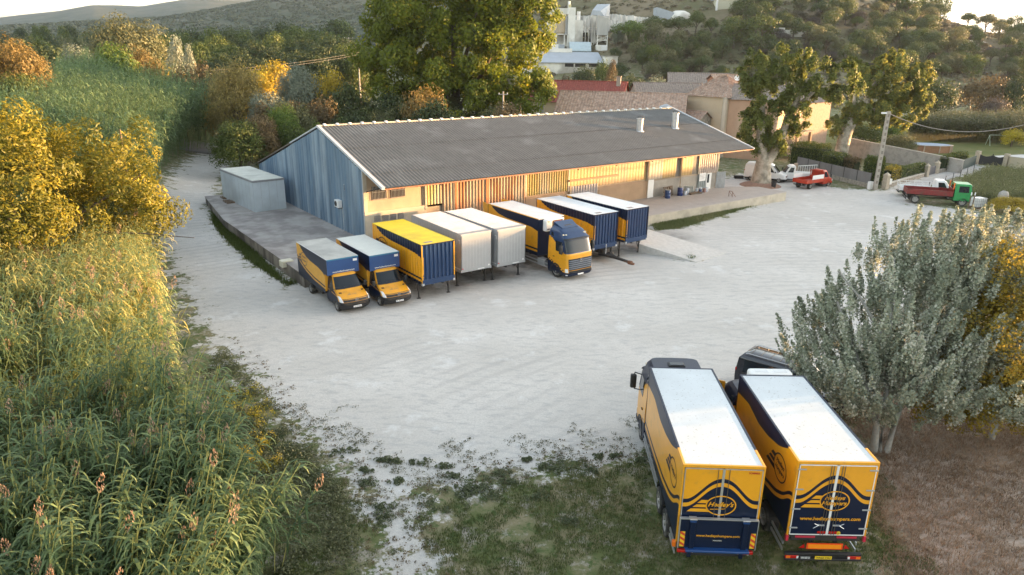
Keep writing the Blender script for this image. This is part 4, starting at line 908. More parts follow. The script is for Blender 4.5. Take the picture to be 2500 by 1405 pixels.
corr(gz, (0, 0, ZD - .02), (0, 1, 0), (0, 0, 1), (-1, 0, 0), 16.2, 1, BW, .6, .13, ztop=lambda u: roofz(u) - .16 - ZD)
gz.build('gable_cladding', barn)
gl = MB(); corr(gl, (.03, 16.2, ZD - .02), (0, 1, 0), (0, 0, 1), (-1, 0, 0), 10.6, 1, BW, .6, .12, ztop=lambda u: roofz(16.2 + u) - .2 - ZD); gl.build('annexe_cladding', barn)
sm_ = MB(); sm_.box(-.06, 0, 16.1, 16.2, ZD, ZB - .1, WTRIM); sm_.box(-.05, .04, -.02, .06, ZD - .6, roofz(0) - .15, WTRIM)
for zz in (3.9, 6.1): sm_.box(-.052, -.04, .1, 16.1, zz, zz + .03, BW)
sm_.build('gable_trim', barn)
hatch = MB(); hatch.box(-.06, -.02, 3.3, 3.75, 4.55, 5.1, WTRIM); hatch.box(-.065, -.06, 3.36, 3.69, 4.6, 5.05, DARK); hatch.build('vent_flap', barn)
# roofs: corrugation runs down the slope
def slope(name, y0, y1, x0, x1, m, pitch=.32, amp=.08):
    q = MB(); z0, z1 = roofz(y0), roofz(y1); n = int((x1 - x0) / pitch) * 4; of = [0, amp, amp, 0]
    d = Vector((0, y1 - y0, z1 - z0)); Ls = d.length; d.normalize(); nn = Vector((0, -d.z, d.y)) if y1 > y0 else Vector((0, d.z, -d.y))
    if nn.z < 0: nn = -nn
    rows = max(1, int(Ls / 2.2))
    for r_ in range(rows):
        a = Ls * r_ / rows; b_ = Ls * (r_ + 1) / rows + .12
        O = Vector((x0, y0, z0)) + d * a + nn * (.012 if r_ % 2 else .0) ; 
        vs = []; 
        for i in range(n + 1):
            x = (x1 - x0) * i / n; o = of[i % 4]
            vs += [O + Vector((x, 0, 0)) + nn * (o + .02), O + Vector((x, 0, 0)) + d * (b_ - a) + nn * (o - .01)]
        q.add(vs, [(2 * i, 2 * i + 2, 2 * i + 3, 2 * i + 1) for i in range(n)], m)
    q.add([(x0, y0, z0 - .05), (x1, y0, z0 - .05), (x1, y1, z1 - .05), (x0, y1, z1 - .05)], [(0, 1, 2, 3)], mat('roof_underside', (.2, .16, .12), .8))
    return q.build(name, barn)
slope('roof', YE, YR - .02, .1, BX + 1.3, FIB)
slope('roof', YL, YR + .02, .1, BX + 1.3, FIB)
v = MB()
def bar2(p, q, w_, h_, m, mb):
    p, q = Vector(p), Vector(q); d = q - p; L = d.length; M = Matrix.Translation(p) @ d.to_track_quat('X', 'Z').to_matrix().to_4x4(); mb.box(0, L, -w_ / 2, w_ / 2, -h_ / 2, h_ / 2, m, M)
bar2((-.02, YE - .05, ZE + .03), (-.02, YR, ZR + .06), .26, .2, WTRIM, v); v.build('verge_trim', barn); v = MB(); bar2((BX + 1.38, YE - .05, ZE + .03), (BX + 1.38, YR, ZR + .06), .22, .16, WTRIM, v); v.build('verge_trim', barn)
v = MB(); bar2((-.02, YB, roofz(YB) + .05), (-.02, YR, ZR + .05), .16, .12, WTRIM, v); v.build('verge_trim', barn); v = MB(); bar2((-.02, YL, roofz(YL)), (-.02, YB, roofz(YB)), .22, .12, mat('old_timber', (.12, .1, .08), .9, var=.3), v); v.build('verge_trim', barn)
rc = MB(); rc.tube([(0, YR, ZR + .08), (BX + 1.4, YR, ZR + .06)], .09, CONCR, 8)
for i in range(38): x = .6 + i * (BX + .4) / 37.5; rc.rbox(x - .11, x + .11, YR - .17, YR + .17, ZR + .06, ZR + .25, WHT, .05)
rc.build('ridge_cap', barn)
fa = MB(); fa.box(.1, BX + 1.3, YE - .03, YE + .02, ZE - .1, ZE - .01, BROWNR); fa.build('eaves_rail', barn)
for i in range(10):
    br = MB(); x = .25 + i * (BX - .4) / 9; br.tube([(x, -.05, 5.0), (x, YE + .5, roofz(YE + .5) - .12)], .05, CHAS); br.box(x - .06, x + .06, YE + .2, 0, roofz(YE) - .02, roofz(YE) + .08, CHAS) if False else None
    bar2((x, YE + .1, roofz(YE) - .16), (x, 0, roofz(0) - .16), .08, .16, CHAS, br)
    br.build('roof_bracket', barn)
# front wall pieces (x along, facing -y)
def fw(name, x0, x1, z0, z1, m, corru=None, amp=.03, y=0.):
    q = MB()
    if corru: corr(q, (x0, y, z0), (1, 0, 0), (0, 0, 1), (0, -1, 0), x1 - x0, z1 - z0, m, corru, amp)
    else: q.box(x0, x1, y, y + .2, z0, z1, m)
    return q.build(name, barn)
ZT = roofz(0) - .22
FR = MB(); FR.box(0, 5.7, -.0, .2, -.02, ZT, REND); FR.box(0, 5.72, -.1, -.002, 0, 3.25, CONCR); FR.box(.0, .3, -.06, 0, 3.25, ZT, CONCR); FR.box(5.4, 5.7, -.05, 0, 3.25, ZT, REND); FR.box(0, 5.7, -.12, 0, 3.2, 3.32, CONCR)
FR.box(5.7, 33.0, .02, .22, 0, 3.1, REND); FR.box(16.5, 33, -.03, .02, ZD, 2.95, mat('apricot_render', (.38, .26, .165), .9, var=.14, scale=.8, col2=(.30, .21, .145), amt2=.4)); FR.box(33, BX, .02, .22, 0, 2.85, GREND); FR.box(33, BX, -.02, .02, 2.78, 2.92, REND)
FR.build('front_wall', barn)
fw('corrugated_panel', 5.75, 7.3, 3.3, ZT, YELC, .3, .05, -.04)
fw('corrugated_panel', 7.3, 16.4, 2.2, ZT, RUSTC, .33, .08, -.06)
fw('corrugated_panel', 16.5, 21.6, 2.95, ZT, YELC, .3, .07, -.05)
fw('ochre_panel', 21.9, 32.7, 3.05, ZT, YPAN, .42, .012, -.03)
fw('corrugated_panel', 33.0, 35.3, 2.95, ZT, mat('tan_cladding', (.40, .34, .26), .7, var=.2, scale=1, stretch=(1, 1, .3)), .4, .02, -.03)
fw('ochre_panel', 35.3, 37.4, 2.95, ZT, YPAN, .36, .012, -.035)
fw('ochre_panel', 38.3, 40.2, 2.95, ZT, YPAN, .4, .012, -.035)
fw('corrugated_panel', 41.3, BX, 2.85, ZT, mat('pinkish_cladding', (.42, .34, .29), .6, .1, var=.2, scale=1), .34, .06, -.05)
fw('upper_wall', 37.4, 41.3, 2.9, ZT, mat('dark_board', (.2, .18, .15), .8, var=.2), None, 0, .0)  # plain dark grey-brown upper wall, partly behind an ochre panel
sd_ = MB(); corr(sd_, (22.0, -.16, ZD + .05), (1, 0, 0), (0, 0, 1), (0, -1, 0), 3.6, 2.3, mat('lilac_cladding', (.34, .31, .31), .6, .1, var=.2, scale=1), .34, .06); sd_.box(21.85, 22.1, -.2, -.05, ZD, 3.4, REND); sd_.build('sliding_door', barn)
rl = MB(); rl.box(21.7, 28.4, -.3, -.14, 3.85, 4.02, BROWNR); rl.box(21.7, 28.4, -.14, -.05, 3.9, 3.96, BROWNR); rl.build('sliding_rail', barn)
for x in (5.7, 16.45, 21.75, 32.85, 38.2, 41.25, BX):
    q = MB(); q.box(x - .09, x + .09, -.14, .0, 2.9, ZT, mat('post_steel', (.42, .36, .28), .6, var=.2)); q.build('wall_post', barn)
for x, m_ in ((8.6, 'rust'), (11.9, 'rust')): q = MB(); q.box(x, x + .22, -.17, -.1, 2.2, ZT, mat('rust_post', (.38, .14, .05), .7, var=.25)); q.build('wall_post', barn)
for x0, x1 in ((.75, 2.05), (2.45, 3.75)):
    q = MB(); q.box(x0 - .04, x1 + .04, -.03, -.003, 4.3, 5.4, mat('window_frame_rust', (.3, .2, .13), .7)); q.box(x0, x1, -.035, -.03, 4.34, 5.36, DARK); o = q.build('window', barn)
    q = MB()
    for i in range(11): x = x0 + .03 + i * (x1 - x0 - .06) / 10; q.cyl((x, -.1, 4.26), (x, -.1, 5.4), .014, .014, ALU, 6)
    q.cyl((x0 - .03, -.1, 4.3), (x1 + .03, -.1, 4.3), .018, .018, ALU, 6); q.cyl((x0 - .03, -.1, 4.9), (x1 + .03, -.1, 4.9), .014, .014, ALU, 6); q.build('window_bars', o)
for k in range(4):
    x0 = .85 + k * .72; q = MB(); q.box(x0, x0 + .52, -.12, -.102, 2.42, 2.95, DARK)
    for i in range(6): q.box(x0 + .03 + i * .09, x0 + .07 + i * .09, -.14, -.12, 2.42, 2.95, ALU)
    q.build('louvre', barn)
q = MB(); q.box(33.05, 33.95, -.1, .02, ZD, 2.95, WHT); q.build('door', barn)
q = MB(); q.box(25.6, 26.0, -.05, -.031, 1.7, 2.6, mat('brown_shutter', (.26, .18, .11), .8)); q.build('shutter', barn)
q = MB(); corr(q, (41.3, -.06, ZD), (1, 0, 0), (0, 0, 1), (0, -1, 0), 1.4, 1.9, mat('green_grey_cladding', (.22, .25, .25), .6, .1, var=.15), .3, .05); q.build('corrugated_panel', barn)
q = MB(); q.box(42.75, 43.6, -.12, .02, ZD, 2.85, WHT); q.box(42.88, 43.2, -.13, -.12, ZD + .75, 2.75, GLS); q.build('door', barn)
q = MB(); M = Matrix.Translation((44.5, -.1, 0)) @ Matrix.Rotation(R(-35), 4, 'Z'); corr(q, M @ Vector((0, 0, ZD)), M.to_3x3() @ Vector((1, 0, 0)), (0, 0, 1), M.to_3x3() @ Vector((0, -1, 0)), 1.1, 1.9, STEEL, .22, .03); q.build('door', barn)
for x in (32.9, 38.15): q = MB(); q.cyl((x, -.2, ZD), (x, -.2, ZT), .05, .05, REND, 8); q.build('downpipe', barn)
q = MB(); q.rbox(41.4, 42.5, -.17, -.14, 2.05, 2.95, WHT, .01)
SB = mat('sign_ink', (.25, .25, .27), .6)
for i in range(4): q.box(41.5, 42.3 - .08 * (i % 2), -.174, -.17, 2.72 - i * .15, 2.76 - i * .15, SB)
tag(q.build('notice_board', None, loc=barn.location, rot=(0, 0, BYAW)), 'white notice board on the green-grey cladding beside the glazed barn door', 'sign')
back = MB(); back.box(BX - .05, BX, 0, 27, 0, ZL - .3, REND); back.prism([(0, ZL - .3), (27, ZL - .3), (27, roofz(27) - .1), (YR, ZR - .1), (0, roofz(0) - .1)], BX - .06, BX, RUSTC, 'x'); back.box(.1, BX - .1, 26.9, 27, 0, ZL - .2, REND); back.build('rear_wall', barn)
for (xx, yy, h_, r_) in ((34.4, 3.0, 1.3, .34), (40.2, 3.1, 1.65, .36)):
    z = roofz(yy); q = MB(); q.cyl((xx, yy, z - .3), (xx, yy, z + h_), r_, r_, STEEL, 20); q.cyl((xx, yy, z - .05), (xx, yy, z + .06), r_ + .18, r_ + .1, WTRIM, 20); q.cyl((xx, yy, z + h_), (xx, yy, z + h_ + .08), r_ + .07, r_ + .07, STEEL, 20); o = q.build('roof_vent', barn, 40)
    c = MB(); c.cyl((xx, yy, z + h_ + .3), (xx, yy, z + h_ + .36), r_ + .12, .1, CHAS, 18)
    for a in range(4): c.cyl((xx + r_ * math.cos(a * 1.57), yy + r_ * math.sin(a * 1.57), z + h_), (xx + r_ * math.cos(a * 1.57), yy + r_ * math.sin(a * 1.57), z + h_ + .3), .015, .015, CHAS, 5)
    c.build('vent_cowl', o)
def on_barn(name, mb, label, cat, group=None): return tag(mb.build(name, None, loc=barn.location, rot=(0, 0, BYAW)), label, cat, group)
# loading dock
q = thing('loading_dock', 'concrete loading dock with stained walls running along the front and gable of the barn', 'loading dock', barn.location, BYAW)
a = MB(); a.prism([(-7.6, -6.2), (49.5, -6.2), (49.5, -2.5), (45.5, .0), (44.0, -.05), (0, -.05), (-.1, 26), (-6.2, 26), (-7.5, 14)], -.3, ZD - .06, CONCW, 'z'); a.build('dock_wall', q)
a = MB(); a.prism([(-7.66, -6.26), (27, -6.26), (27, -.05), (0, -.05), (-.08, 26), (-6.25, 26.06), (-7.56, 14)], ZD - .06, ZD, CONC, 'z'); a.prism([(27, -6.26), (49.56, -6.26), (49.56, -2.46), (45.5, .03), (27, .03)], ZD - .06, ZD + .002, mat('dock_concrete_warm', (.40, .36, .33), .85, var=.12, scale=1), 'z'); a.build('dock_floor', q)
a = MB(); a.box(26.6, 49.5, -6.27, -6.2, -.1, ZD - .07, CONCR); a.build('dock_facing', q)
# sloping ramp of beaten earth beside the dock
rmp = MB(); A_ = G(1585, 560, ZD - .1); B_ = G(1640, 548, ZD - .1)
P_ = [G(1560, 596, .75), G(1582, 560, .75), G(1772, 619, .0), G(1700, 641, .0)]
rmp.add([(*P_[0][:2], .75), (*P_[1][:2], .75), (*P_[2][:2], .03), (*P_[3][:2], .03), (*P_[0][:2], -.2), (*P_[1][:2], -.2), (*P_[2][:2], -.2), (*P_[3][:2], -.2)], [(0, 1, 2, 3), (0, 3, 7, 4), (1, 5, 6, 2), (0, 4, 5, 1), (3, 2, 6, 7)], mat('ramp_earth', (.52, .50, .47), .95, var=.15, scale=3, bump=.3))
tag(rmp.build('ramp'), kind='structure')
# white insulated box on the dock
cr = thing('cold_store', 'white panelled flat-roofed store standing on the dock against the blue gable', 'cold store', G(623.5, 519, ZD), math.atan2(6.8, -5.7))
WP = mat('white_sandwich_panel', (.50, .56, .60), .5, var=.08, scale=1, col2=(.42, .47, .50), amt2=.4); a = MB(); cr.location.z = ZD
a.box(0, 9.0, -3.1, 0, 0, 2.95, WP)
for i in range(10): a.box(i * .98 - .008, i * .98 + .008, .0, .012, 0, 2.85, STEEL)
for i in range(1, 4): a.box(-.012, .0, -3.1 + i * .78 - .008, -3.1 + i * .78 + .008, 0, 2.85, STEEL)
a.build('wall_panels', cr); a = MB(); a.box(-.04, 9.05, -3.14, .05, 2.83, 3.0, mat('grey_flashing', (.25, .25, .26), .6, var=.2)); a.box(.03, 8.95, -3.06, -.03, 3.0, 3.03, mat('store_roof', (.55, .56, .50), .7, var=.12, scale=1, col2=(.42, .43, .38), amt2=.4)); a.build('roof', cr)
ac = thing('air_conditioner', 'white air conditioning unit fixed to the blue-grey gable above a thin pipe', 'air conditioner', barn.location, BYAW)
a = MB(); a.rbox(-.5, -.12, 4.15, 4.95, 3.0, 3.65, WHT, .04); a.build('casing', ac); a = MB(); a.cyl((-.51, 4.65, 3.32), (-.5, 4.65, 3.32), .24, .24, CHAS, 20); a.build('fan_grille', ac)
a = MB(); a.tube([(-.08, 4.2, 3.0), (-.08, 4.15, 1.0)], .02, WHT); a.build('pipe', ac); a = MB(); a.box(-.5, -.03, 4.2, 4.24, 2.94, 3.0, CHAS); a.box(-.5, -.03, 4.86, 4.9, 2.94, 3.0, CHAS); a.build('bracket', ac)
a = MB(); a.rbox(-.45, .45, -.35, .35, .62, 1.12, mat('cream_plastic', (.60, .58, .46), .6), .06); tag(a.build('plastic_crate', None, loc=(-16.75, 50.35, -.02), rot=(0, 0, BYAW)), 'cream box fixed to the left edge of the concrete dock', 'box')
for k, (px, py, w_) in enumerate(((560, 494, 1.5), (552, 484, 1.2))):
    p = G(px, py, ZD); a = MB()
    for i in range(5): a.box(-w_ / 2, w_ / 2, -.4 + i * .18, -.28 + i * .18, .1, .13, WOOD)
    for i in range(3): a.box(-w_ / 2 + i * (w_ / 2 - .05), -w_ / 2 + .1 + i * (w_ / 2 - .05), -.4, .44, .0, .1, WOOD)
    tag(a.build('pallet', None, loc=(p.x, p.y, ZD), rot=(0, 0, 2.2)), ['larger wooden pallet lying at the left corner of the dock', 'smaller dark pallet lying behind the larger one at the dock corner'][k], 'pallet', 'pallets by the white store')
# goods on the dock
def bl(x, y, z=ZD): M = Matrix.Translation(barn.location) @ Matrix.Rotation(BYAW, 4, 'Z'); return M @ Vector((x, y, z))
BARR = mat('blue_barrel', (.03, .06, .16), .4, var=.15)
def barrel(name, x, y, r, h, m, label, group, lid=None):
    t = thing(name, label, 'barrel' if 'drum' in name or 'barrel' in name else 'bucket', bl(x, y), 0, group); a = MB()
    a.lathe([(r * .92, 0), (r, .03), (r, h * .33), (r * 1.04, h * .35), (r, h * .37), (r, h * .64), (r * 1.04, h * .66), (r, h * .68), (r, h * .95), (r * .9, h)], m, 20); a.build('body', t, 50)
    a = MB(); a.lathe([(r * .97, h * .96), (r * .97, h * 1.01), (.01, h * 1.012)], lid or m, 18); a.build('lid', t, 50)
for nm, x, y, r, h, m, l in (('blue_drum', 34.9, -1.35, .3, .92, BARR, 'blue plastic drum standing left of the wooden pallets on the dock'), ('blue_drum', 37.2, -1.1, .3, .95, mat('navy_drum', (.02, .035, .14), .4), 'darker blue drum standing right of the wooden pallets on the dock')): barrel(nm, x, y, r, h, m, l, 'blue drums on the dock', STEEL)
for k in range(4):
    a = MB()
    for i in range(4): a.box(-.5 + i * .3, -.4 + i * .3, 0, .03, 0, 1.05, WOOD)
    for zz in (.02, .5, .98): a.box(-.5, .5, .03, .11, zz, zz + .09, WOOD)
    p = bl(35.55 + k * .3, -.75 + .05 * k); o = a.build('pallet', None, loc=p, rot=(R(-8), 0, BYAW + R(8 * k))); tag(o, ['first', 'second', 'third', 'last'][k] + ' wooden pallet from the left leaning on the grey wall between the blue drums', 'pallet', 'pallets leaning on the barn wall')
WB = mat('pale_bucket', (.50, .53, .58), .5, var=.2, col2=(.3, .34, .42), amt2=.4)
RB = mat('reddish_bucket', (.32, .18, .15), .6, var=.2)
for k, (x, y, r, h, m) in enumerate(((37.9, -1.2, .17, .45, WB), (38.5, -1.0, .2, .7, WB), (40.2, -.9, .17, .5, WB), (40.5, -1.2, .17, .4, BARR), (40.85, -.9, .18, .55, WB), (41.1, -1.25, .18, .45, RB), (41.5, -1.15, .19, .5, WB), (41.9, -1.0, .16, .45, WB))):
    barrel('bucket', x, y, r, h, m, ['small pale bucket just right of the darker drum', 'taller pale can beside the leaning white panels', 'first pale bucket right of the white panels', 'dark blue bucket among the pale buckets', 'tall pale bucket behind the dark blue one', 'reddish bucket among the pale buckets', 'pale bucket right of the reddish bucket', 'last pale bucket near the green-grey cladding'][k], 'buckets along the barn wall')
for k in range(3):
    a = MB(); a.box(-.03, .03, -.35, .35, 0, .85, mat('pale_panel', (.55, .56, .52), .6, var=.15)); a.box(-.04, .04, -.3, -.24, .05, .8, GREYC); p = bl(38.9 + k * .3, -.7); tag(a.build('leaning_panel', None, loc=p, rot=(0, R(-12), BYAW + R(15))), ['left', 'middle', 'right'][k] + ' one of three white panels leaning on the grey barn wall', 'panel', 'panels leaning on the barn wall')
a = MB(); a.box(-.9, .9, -.3, .3, .12, .16, WOOD); a.box(-.9, -.8, -.3, .3, 0, .12, WOOD); a.box(.8, .9, -.3, .3, 0, .12, WOOD); p = bl(39.4, -1.3); tag(a.build('low_table', None, loc=p, rot=(0, 0, BYAW)), 'low slatted stand under the white panels on the dock', 'stand')
# drum and sack truck by the dock
p = G(1737, 516); t = thing('steel_drum', 'rusty-rimmed white drum standing in the grass below the dock', 'drum', p)
a = MB(); a.lathe([(.3, 0), (.3, .3), (.31, .31), (.3, .32), (.3, .6), (.31, .61), (.3, .62), (.3, .95)], mat('dirty_white_drum', (.48, .44, .40), .6, var=.3, col2=(.2, .1, .06), scale=3, amt2=.5), 20); a.build('body', t, 50); a = MB(); a.lathe([(.305, .93), (.31, .96), (.27, .96), (.27, .9), (.01, .9)], MATS['rusty_steel'], 20); a.build('rim', t, 50)
RS = MATS['rusty_steel']; p = G(1790, 502); t = thing('hand_cart', 'rusty hand cart with an upright frame standing at the end of the dock', 'cart', p, R(20))
a = MB()
for s_ in (-.3, .3): a.tube([(-.9, s_, .35), (.9, s_, .35)], .03, RS); a.tube([(-.5, s_, .35), (-.5, s_, 1.6)], .025, RS); a.tube([(-.5, s_, 1.55), (.5, s_, .35)], .022, RS)
a.tube([(-.5, -.3, 1.6), (-.5, .3, 1.6)], .025, RS)
for i in range(6): x = -.85 + i * .34; a.tube([(x, -.3, .35), (x, .3, .35)], .02, RS)
a.build('frame', t)
for x in (-.6, .65): wheel(t, x, -.36, .2, .1, -1); wheel(t, x, .36, .2, .1, 1)
# low concrete step and the timber stack past the barn end
t = thing('concrete_step', 'low concrete slab beyond the right end of the barn', 'slab', bl(47.6, 4.5, 0), BYAW); a = MB(); a.prism([(0, 0), (4.2, 0), (3.2, 6), (0, 8)], 0, .5, CONC, 'z'); a.build('slab', t)
t = thing('lean_to', 'timber-boarded lean-to behind the plane tree at the end of the barn', 'shed', bl(47, 9, 0), BYAW)
a = MB(); corr(a, (0, 0, 0), (1, 0, 0), (0, 0, 1), (0, -1, 0), 6.5, 4.2, mat('slatted_wood', (.30, .16, .08), .8, var=.3, scale=2), .35, .06); a.box(0, 6.5, .02, 3, 0, 4.0, DARK); a.build('boarding', t)
a = MB(); a.prism([(-.6, 4.1), (3.5, 5.2), (3.5, 5.3), (-.6, 4.25)], -.3, 6.8, FIB, 'x'); a.build('roof', t)
for k in range(5):
    p = bl(46.6 + k * .9, 5.2 + (k % 3) * .8, .5); a = MB()
    for j in range(3): a.box(-1.2 + .1 * j, 1.1, -.3, .3, .1 + .28 * j, .3 + .28 * j, [mat('stack_timber', (.3, .12, .08), .8, var=.3), WOOD, mat('pink_sheet', (.5, .33, .28), .7)][(j + k) % 3])
    tag(a.build('timber_stack', None, loc=p, rot=(0, 0, BYAW + R(7 * k))), ['first', 'second', 'third', 'fourth', 'fifth'][k] + ' timber stack from the barn corner, on the concrete slab', 'timber', 'timber stacked beyond the barn')
# ------------------------------------------------------------------ leaves, crowns, trees
def quads_obj(name, V, att, m, parent=None, mesh_only=False):
    """V: (n,4,3) quads ; att: (n,) value"""
    n = len(V); me = bpy.data.meshes.new(name); me.vertices.add(n * 4); me.vertices.foreach_set('co', V.reshape(-1).astype(np.float32))
    me.loops.add(n * 4); me.loops.foreach_set('vertex_index', np.arange(n * 4, dtype=np.int32)); me.polygons.add(n); me.polygons.foreach_set('loop_start', np.arange(n, dtype=np.int32) * 4)
    me.update(calc_edges=True); a = me.attributes.new('v', 'FLOAT', 'POINT'); a.data.foreach_set('value', np.repeat(att, 4).astype(np.float32))
    me.materials.append(m)
    if mesh_only: return me
    o = bpy.data.objects.new(name, me); COL.objects.link(o)
    if parent: o.parent = parent
    return o
def rdir(r, n): v = r.normal(size=(n, 3)); return v / np.linalg.norm(v, axis=1, keepdims=True)
def leaves(r, C, Nrm, size, aspect=.55, jit=.9, up=0., alongz=0.):
    """quads at points C, roughly facing Nrm"""
    n = len(C); N_ = Nrm + rdir(r, n) * jit; N_[:, 2] += up; N_ /= np.linalg.norm(N_, axis=1, keepdims=True)
    T = rdir(r, n); T[:, 2] += alongz; T -= N_ * (T * N_).sum(1, keepdims=True); T /= np.linalg.norm(T, axis=1, keepdims=True); B = np.cross(N_, T)
    s = size * r.uniform(.6, 1.35, (n, 1)); a = T * s * .5; b = B * s * aspect * .5; f = N_ * s * .12
    return np.stack([C - a, C - b * 1.0 + f, C + a, C + b * 1.0 + f], 1)
def crown(seed, nclump, nleaf, size, shape='round', rc=(.13, .2), z0=.25, flat=1.):
    """normalised crown: x,y in +-.5, z in 0..1"""
    r = np.random.default_rng(seed); d = rdir(r, nclump); d[:, 2] = np.abs(d[:, 2]) * np.where(r.random(nclump) < .3, -1, 1)
    rad = r.uniform(.25, 1, nclump) ** .45; R_ = r.uniform(rc[0], rc[1], nclump); zc = (1 + z0) / 2; hz = (1 - z0) / 2
    if shape == 'cone': h = r.uniform(0, 1, nclump) ** 1.2; ang = r.uniform(0, 2 * np.pi, nclump); w_ = (1 - h) * .42 * r.uniform(.5, 1, nclump); C = np.stack([np.cos(ang) * w_, np.sin(ang) * w_, z0 + h * (1 - z0 - .04)], 1); R_ *= (1.1 - h * .75)
    elif shape == 'column': h = r.uniform(0, 1, nclump); ang = r.uniform(0, 2 * np.pi, nclump); w_ = np.sin(np.pi * (h * .85 + .1)) * .36 * r.uniform(.4, 1, nclump); C = np.stack([np.cos(ang) * w_, np.sin(ang) * w_, z0 + h * (1 - z0 - .06)], 1)
    elif shape == 'umbrella': C = d * np.stack([rad * .4, rad * .4, rad * hz * .55], 1); C[:, 2] = np.abs(C[:, 2]) * 1.1 + z0 + .1 + (.25 - (C[:, 0] ** 2 + C[:, 1] ** 2)) * .5
    elif shape == 'dome': C = d * np.stack([rad * .42, rad * .42, rad * .0], 1); C[:, 2] = z0 * .5 + np.sqrt(np.clip(1 - (C[:, 0] ** 2 + C[:, 1] ** 2) / .2, 0, 1)) * (.85 - z0 * .5) * r.uniform(.25, 1, nclump) ** .5
    else: C = d * np.stack([rad * .40, rad * .40, rad * (hz - .07)], 1); C[:, 2] += zc
    cv = r.uniform(0, 1, nclump); k = r.choice(nclump, nleaf, p=R_ ** 2 / (R_ ** 2).sum()); dd = rdir(r, nleaf); dd[:, 2] *= .85
    rr = R_[k] * (r.uniform(.35, 1, nleaf) ** .4) * (1 + .25 * r.normal(size=nleaf) * .4)
    P = C[k] + dd * rr[:, None] * np.array([1, 1, flat]); out = P - np.array([0, 0, zc - .1]); out /= np.linalg.norm(out, axis=1, keepdims=True) + 1e-6
    Q = leaves(r, P, dd * .7 + out * .7, size, .6, .8, .2); v = np.clip(.25 + .35 * cv[k] + .4 * r.uniform(0, 1, nleaf), 0, 1)
    m = P[:, 2] > .01; return Q[m], v[m], C
LEAF0 = foliage('leaf_default', (.03, .05, .012), (.08, .11, .03))
FM = dict(
    wheat=foliage('wheat_leaf', (.10, .085, .035), (.31, .25, .08), (.48, .39, .14), .42),
    gold=foliage('gold_leaf', (.13, .11, .015), (.44, .33, .035), (.62, .48, .07), .45), orange=foliage('rust_leaf', (.07, .06, .02), (.19, .135, .04), (.30, .20, .06), .35),
    dark=foliage('dark_leaf', (.02, .034, .012), (.06, .08, .026), (.10, .12, .04), .3), green=foliage('mid_leaf', (.03, .052, .01), (.10, .13, .03), (.18, .19, .045), .35),
    bright=foliage('bright_leaf', (.04, .075, .012), (.12, .18, .03), (.18, .24, .05), .4), olive=foliage('olive_leaf', (.06, .07, .03), (.14, .145, .065), (.22, .21, .1), .35),
    silver=foliage('silver_leaf', (.09, .11, .07), (.22, .25, .19), (.34, .36, .30), .3), plane=foliage('plane_leaf', (.05, .075, .016), (.185, .205, .05), (.40, .34, .07), .5),
    pine=foliage('pine_leaf', (.03, .05, .016), (.085, .11, .033), (.145, .16, .05), .3), brown=foliage('brown_leaf', (.05, .04, .02), (.15, .11, .05), (.24, .16, .07), .3),
    scrub=foliage('scrub_leaf', (.05, .05, .03), (.12, .11, .065), (.18, .15, .10), .25), purple=foliage('dusky_leaf', (.05, .045, .04), (.12, .10, .085), (.17, .14, .11), .25),
    lemon=foliage('lemon_leaf', (.2, .17, .02), (.5, .42, .04), (.7, .6, .08), .45))
BARK = mat('bark', (.11, .085, .06), .95, var=.4, scale=6, bump=.5); PALEB = mat('pale_bark', (.42, .37, .30), .85, var=.2, scale=2, col2=(.24, .21, .16), scale2=1.4, amt2=.6, bump=.3)
GREYB = mat('grey_bark', (.27, .265, .24), .85, var=.3, scale=5, bump=.3)
CR = {}
for key, args in dict(round=(120, 4200, .042, 'round', (.09, .15), .16), round2=(90, 3800, .045, 'round', (.10, .17), .12), dome=(90, 3600, .045, 'dome', (.10, .16), .05), cone=(70, 3000, .045, 'cone', (.08, .13), .04), column=(90, 3400, .042, 'column', (.09, .14), .05), umbrella=(70, 3600, .04, 'umbrella', (.09, .14), .35), pine=(60, 3000, .045, 'round', (.10, .17), .14)).items():
    s_, nl, sz, sh, rc, z0 = args; Q, v, C = crown(hash(key) % 1 + sum(map(ord, key)), s_, nl, sz, sh, rc, z0); CR[key] = quads_obj('crown_' + key, Q, v, LEAF0, mesh_only=True)
for key, args in dict(fine=(190, 15000, .024, 'round', (.075, .13), .13), finedome=(170, 13000, .026, 'dome', (.08, .13), .05), finecol=(150, 12000, .024, 'column', (.08, .12), .04)).items():
    s_, nl, sz, sh, rc, z0 = args; Q, v, C = crown(sum(map(ord, key)), s_, nl, sz, sh, rc, z0); CR[key] = quads_obj('crown_' + key, Q, v, LEAF0, mesh_only=True)
def trunk_mesh(seed, h=.55, r0=.03):
    r = random.Random(seed); q = MB(); pts = [(0, 0, -.03), (r.uniform(-.01, .01), r.uniform(-.01, .01), h * .35), (r.uniform(-.03, .03), r.uniform(-.03, .03), h * .7), (r.uniform(-.04, .04), r.uniform(-.04, .04), h * 1.2)]
    q.tube(pts, [r0 * 1.3, r0, r0 * .75, r0 * .3], BARK, 7)
    for k in range(5):
        a = k * 1.26 + r.uniform(-.3, .3); z = h * r.uniform(.45, .9); q.tube([(0, 0, z), (math.cos(a) * .13, math.sin(a) * .13, z + .1), (math.cos(a) * .28, math.sin(a) * .28, z + .22)], [r0 * .55, r0 * .4, r0 * .15], BARK, 5)
    o = q.build('trunk'); me = o.data; bpy.data.objects.remove(o); return me
TRM = [trunk_mesh(i) for i in range(3)]
SPLIT_D = 0
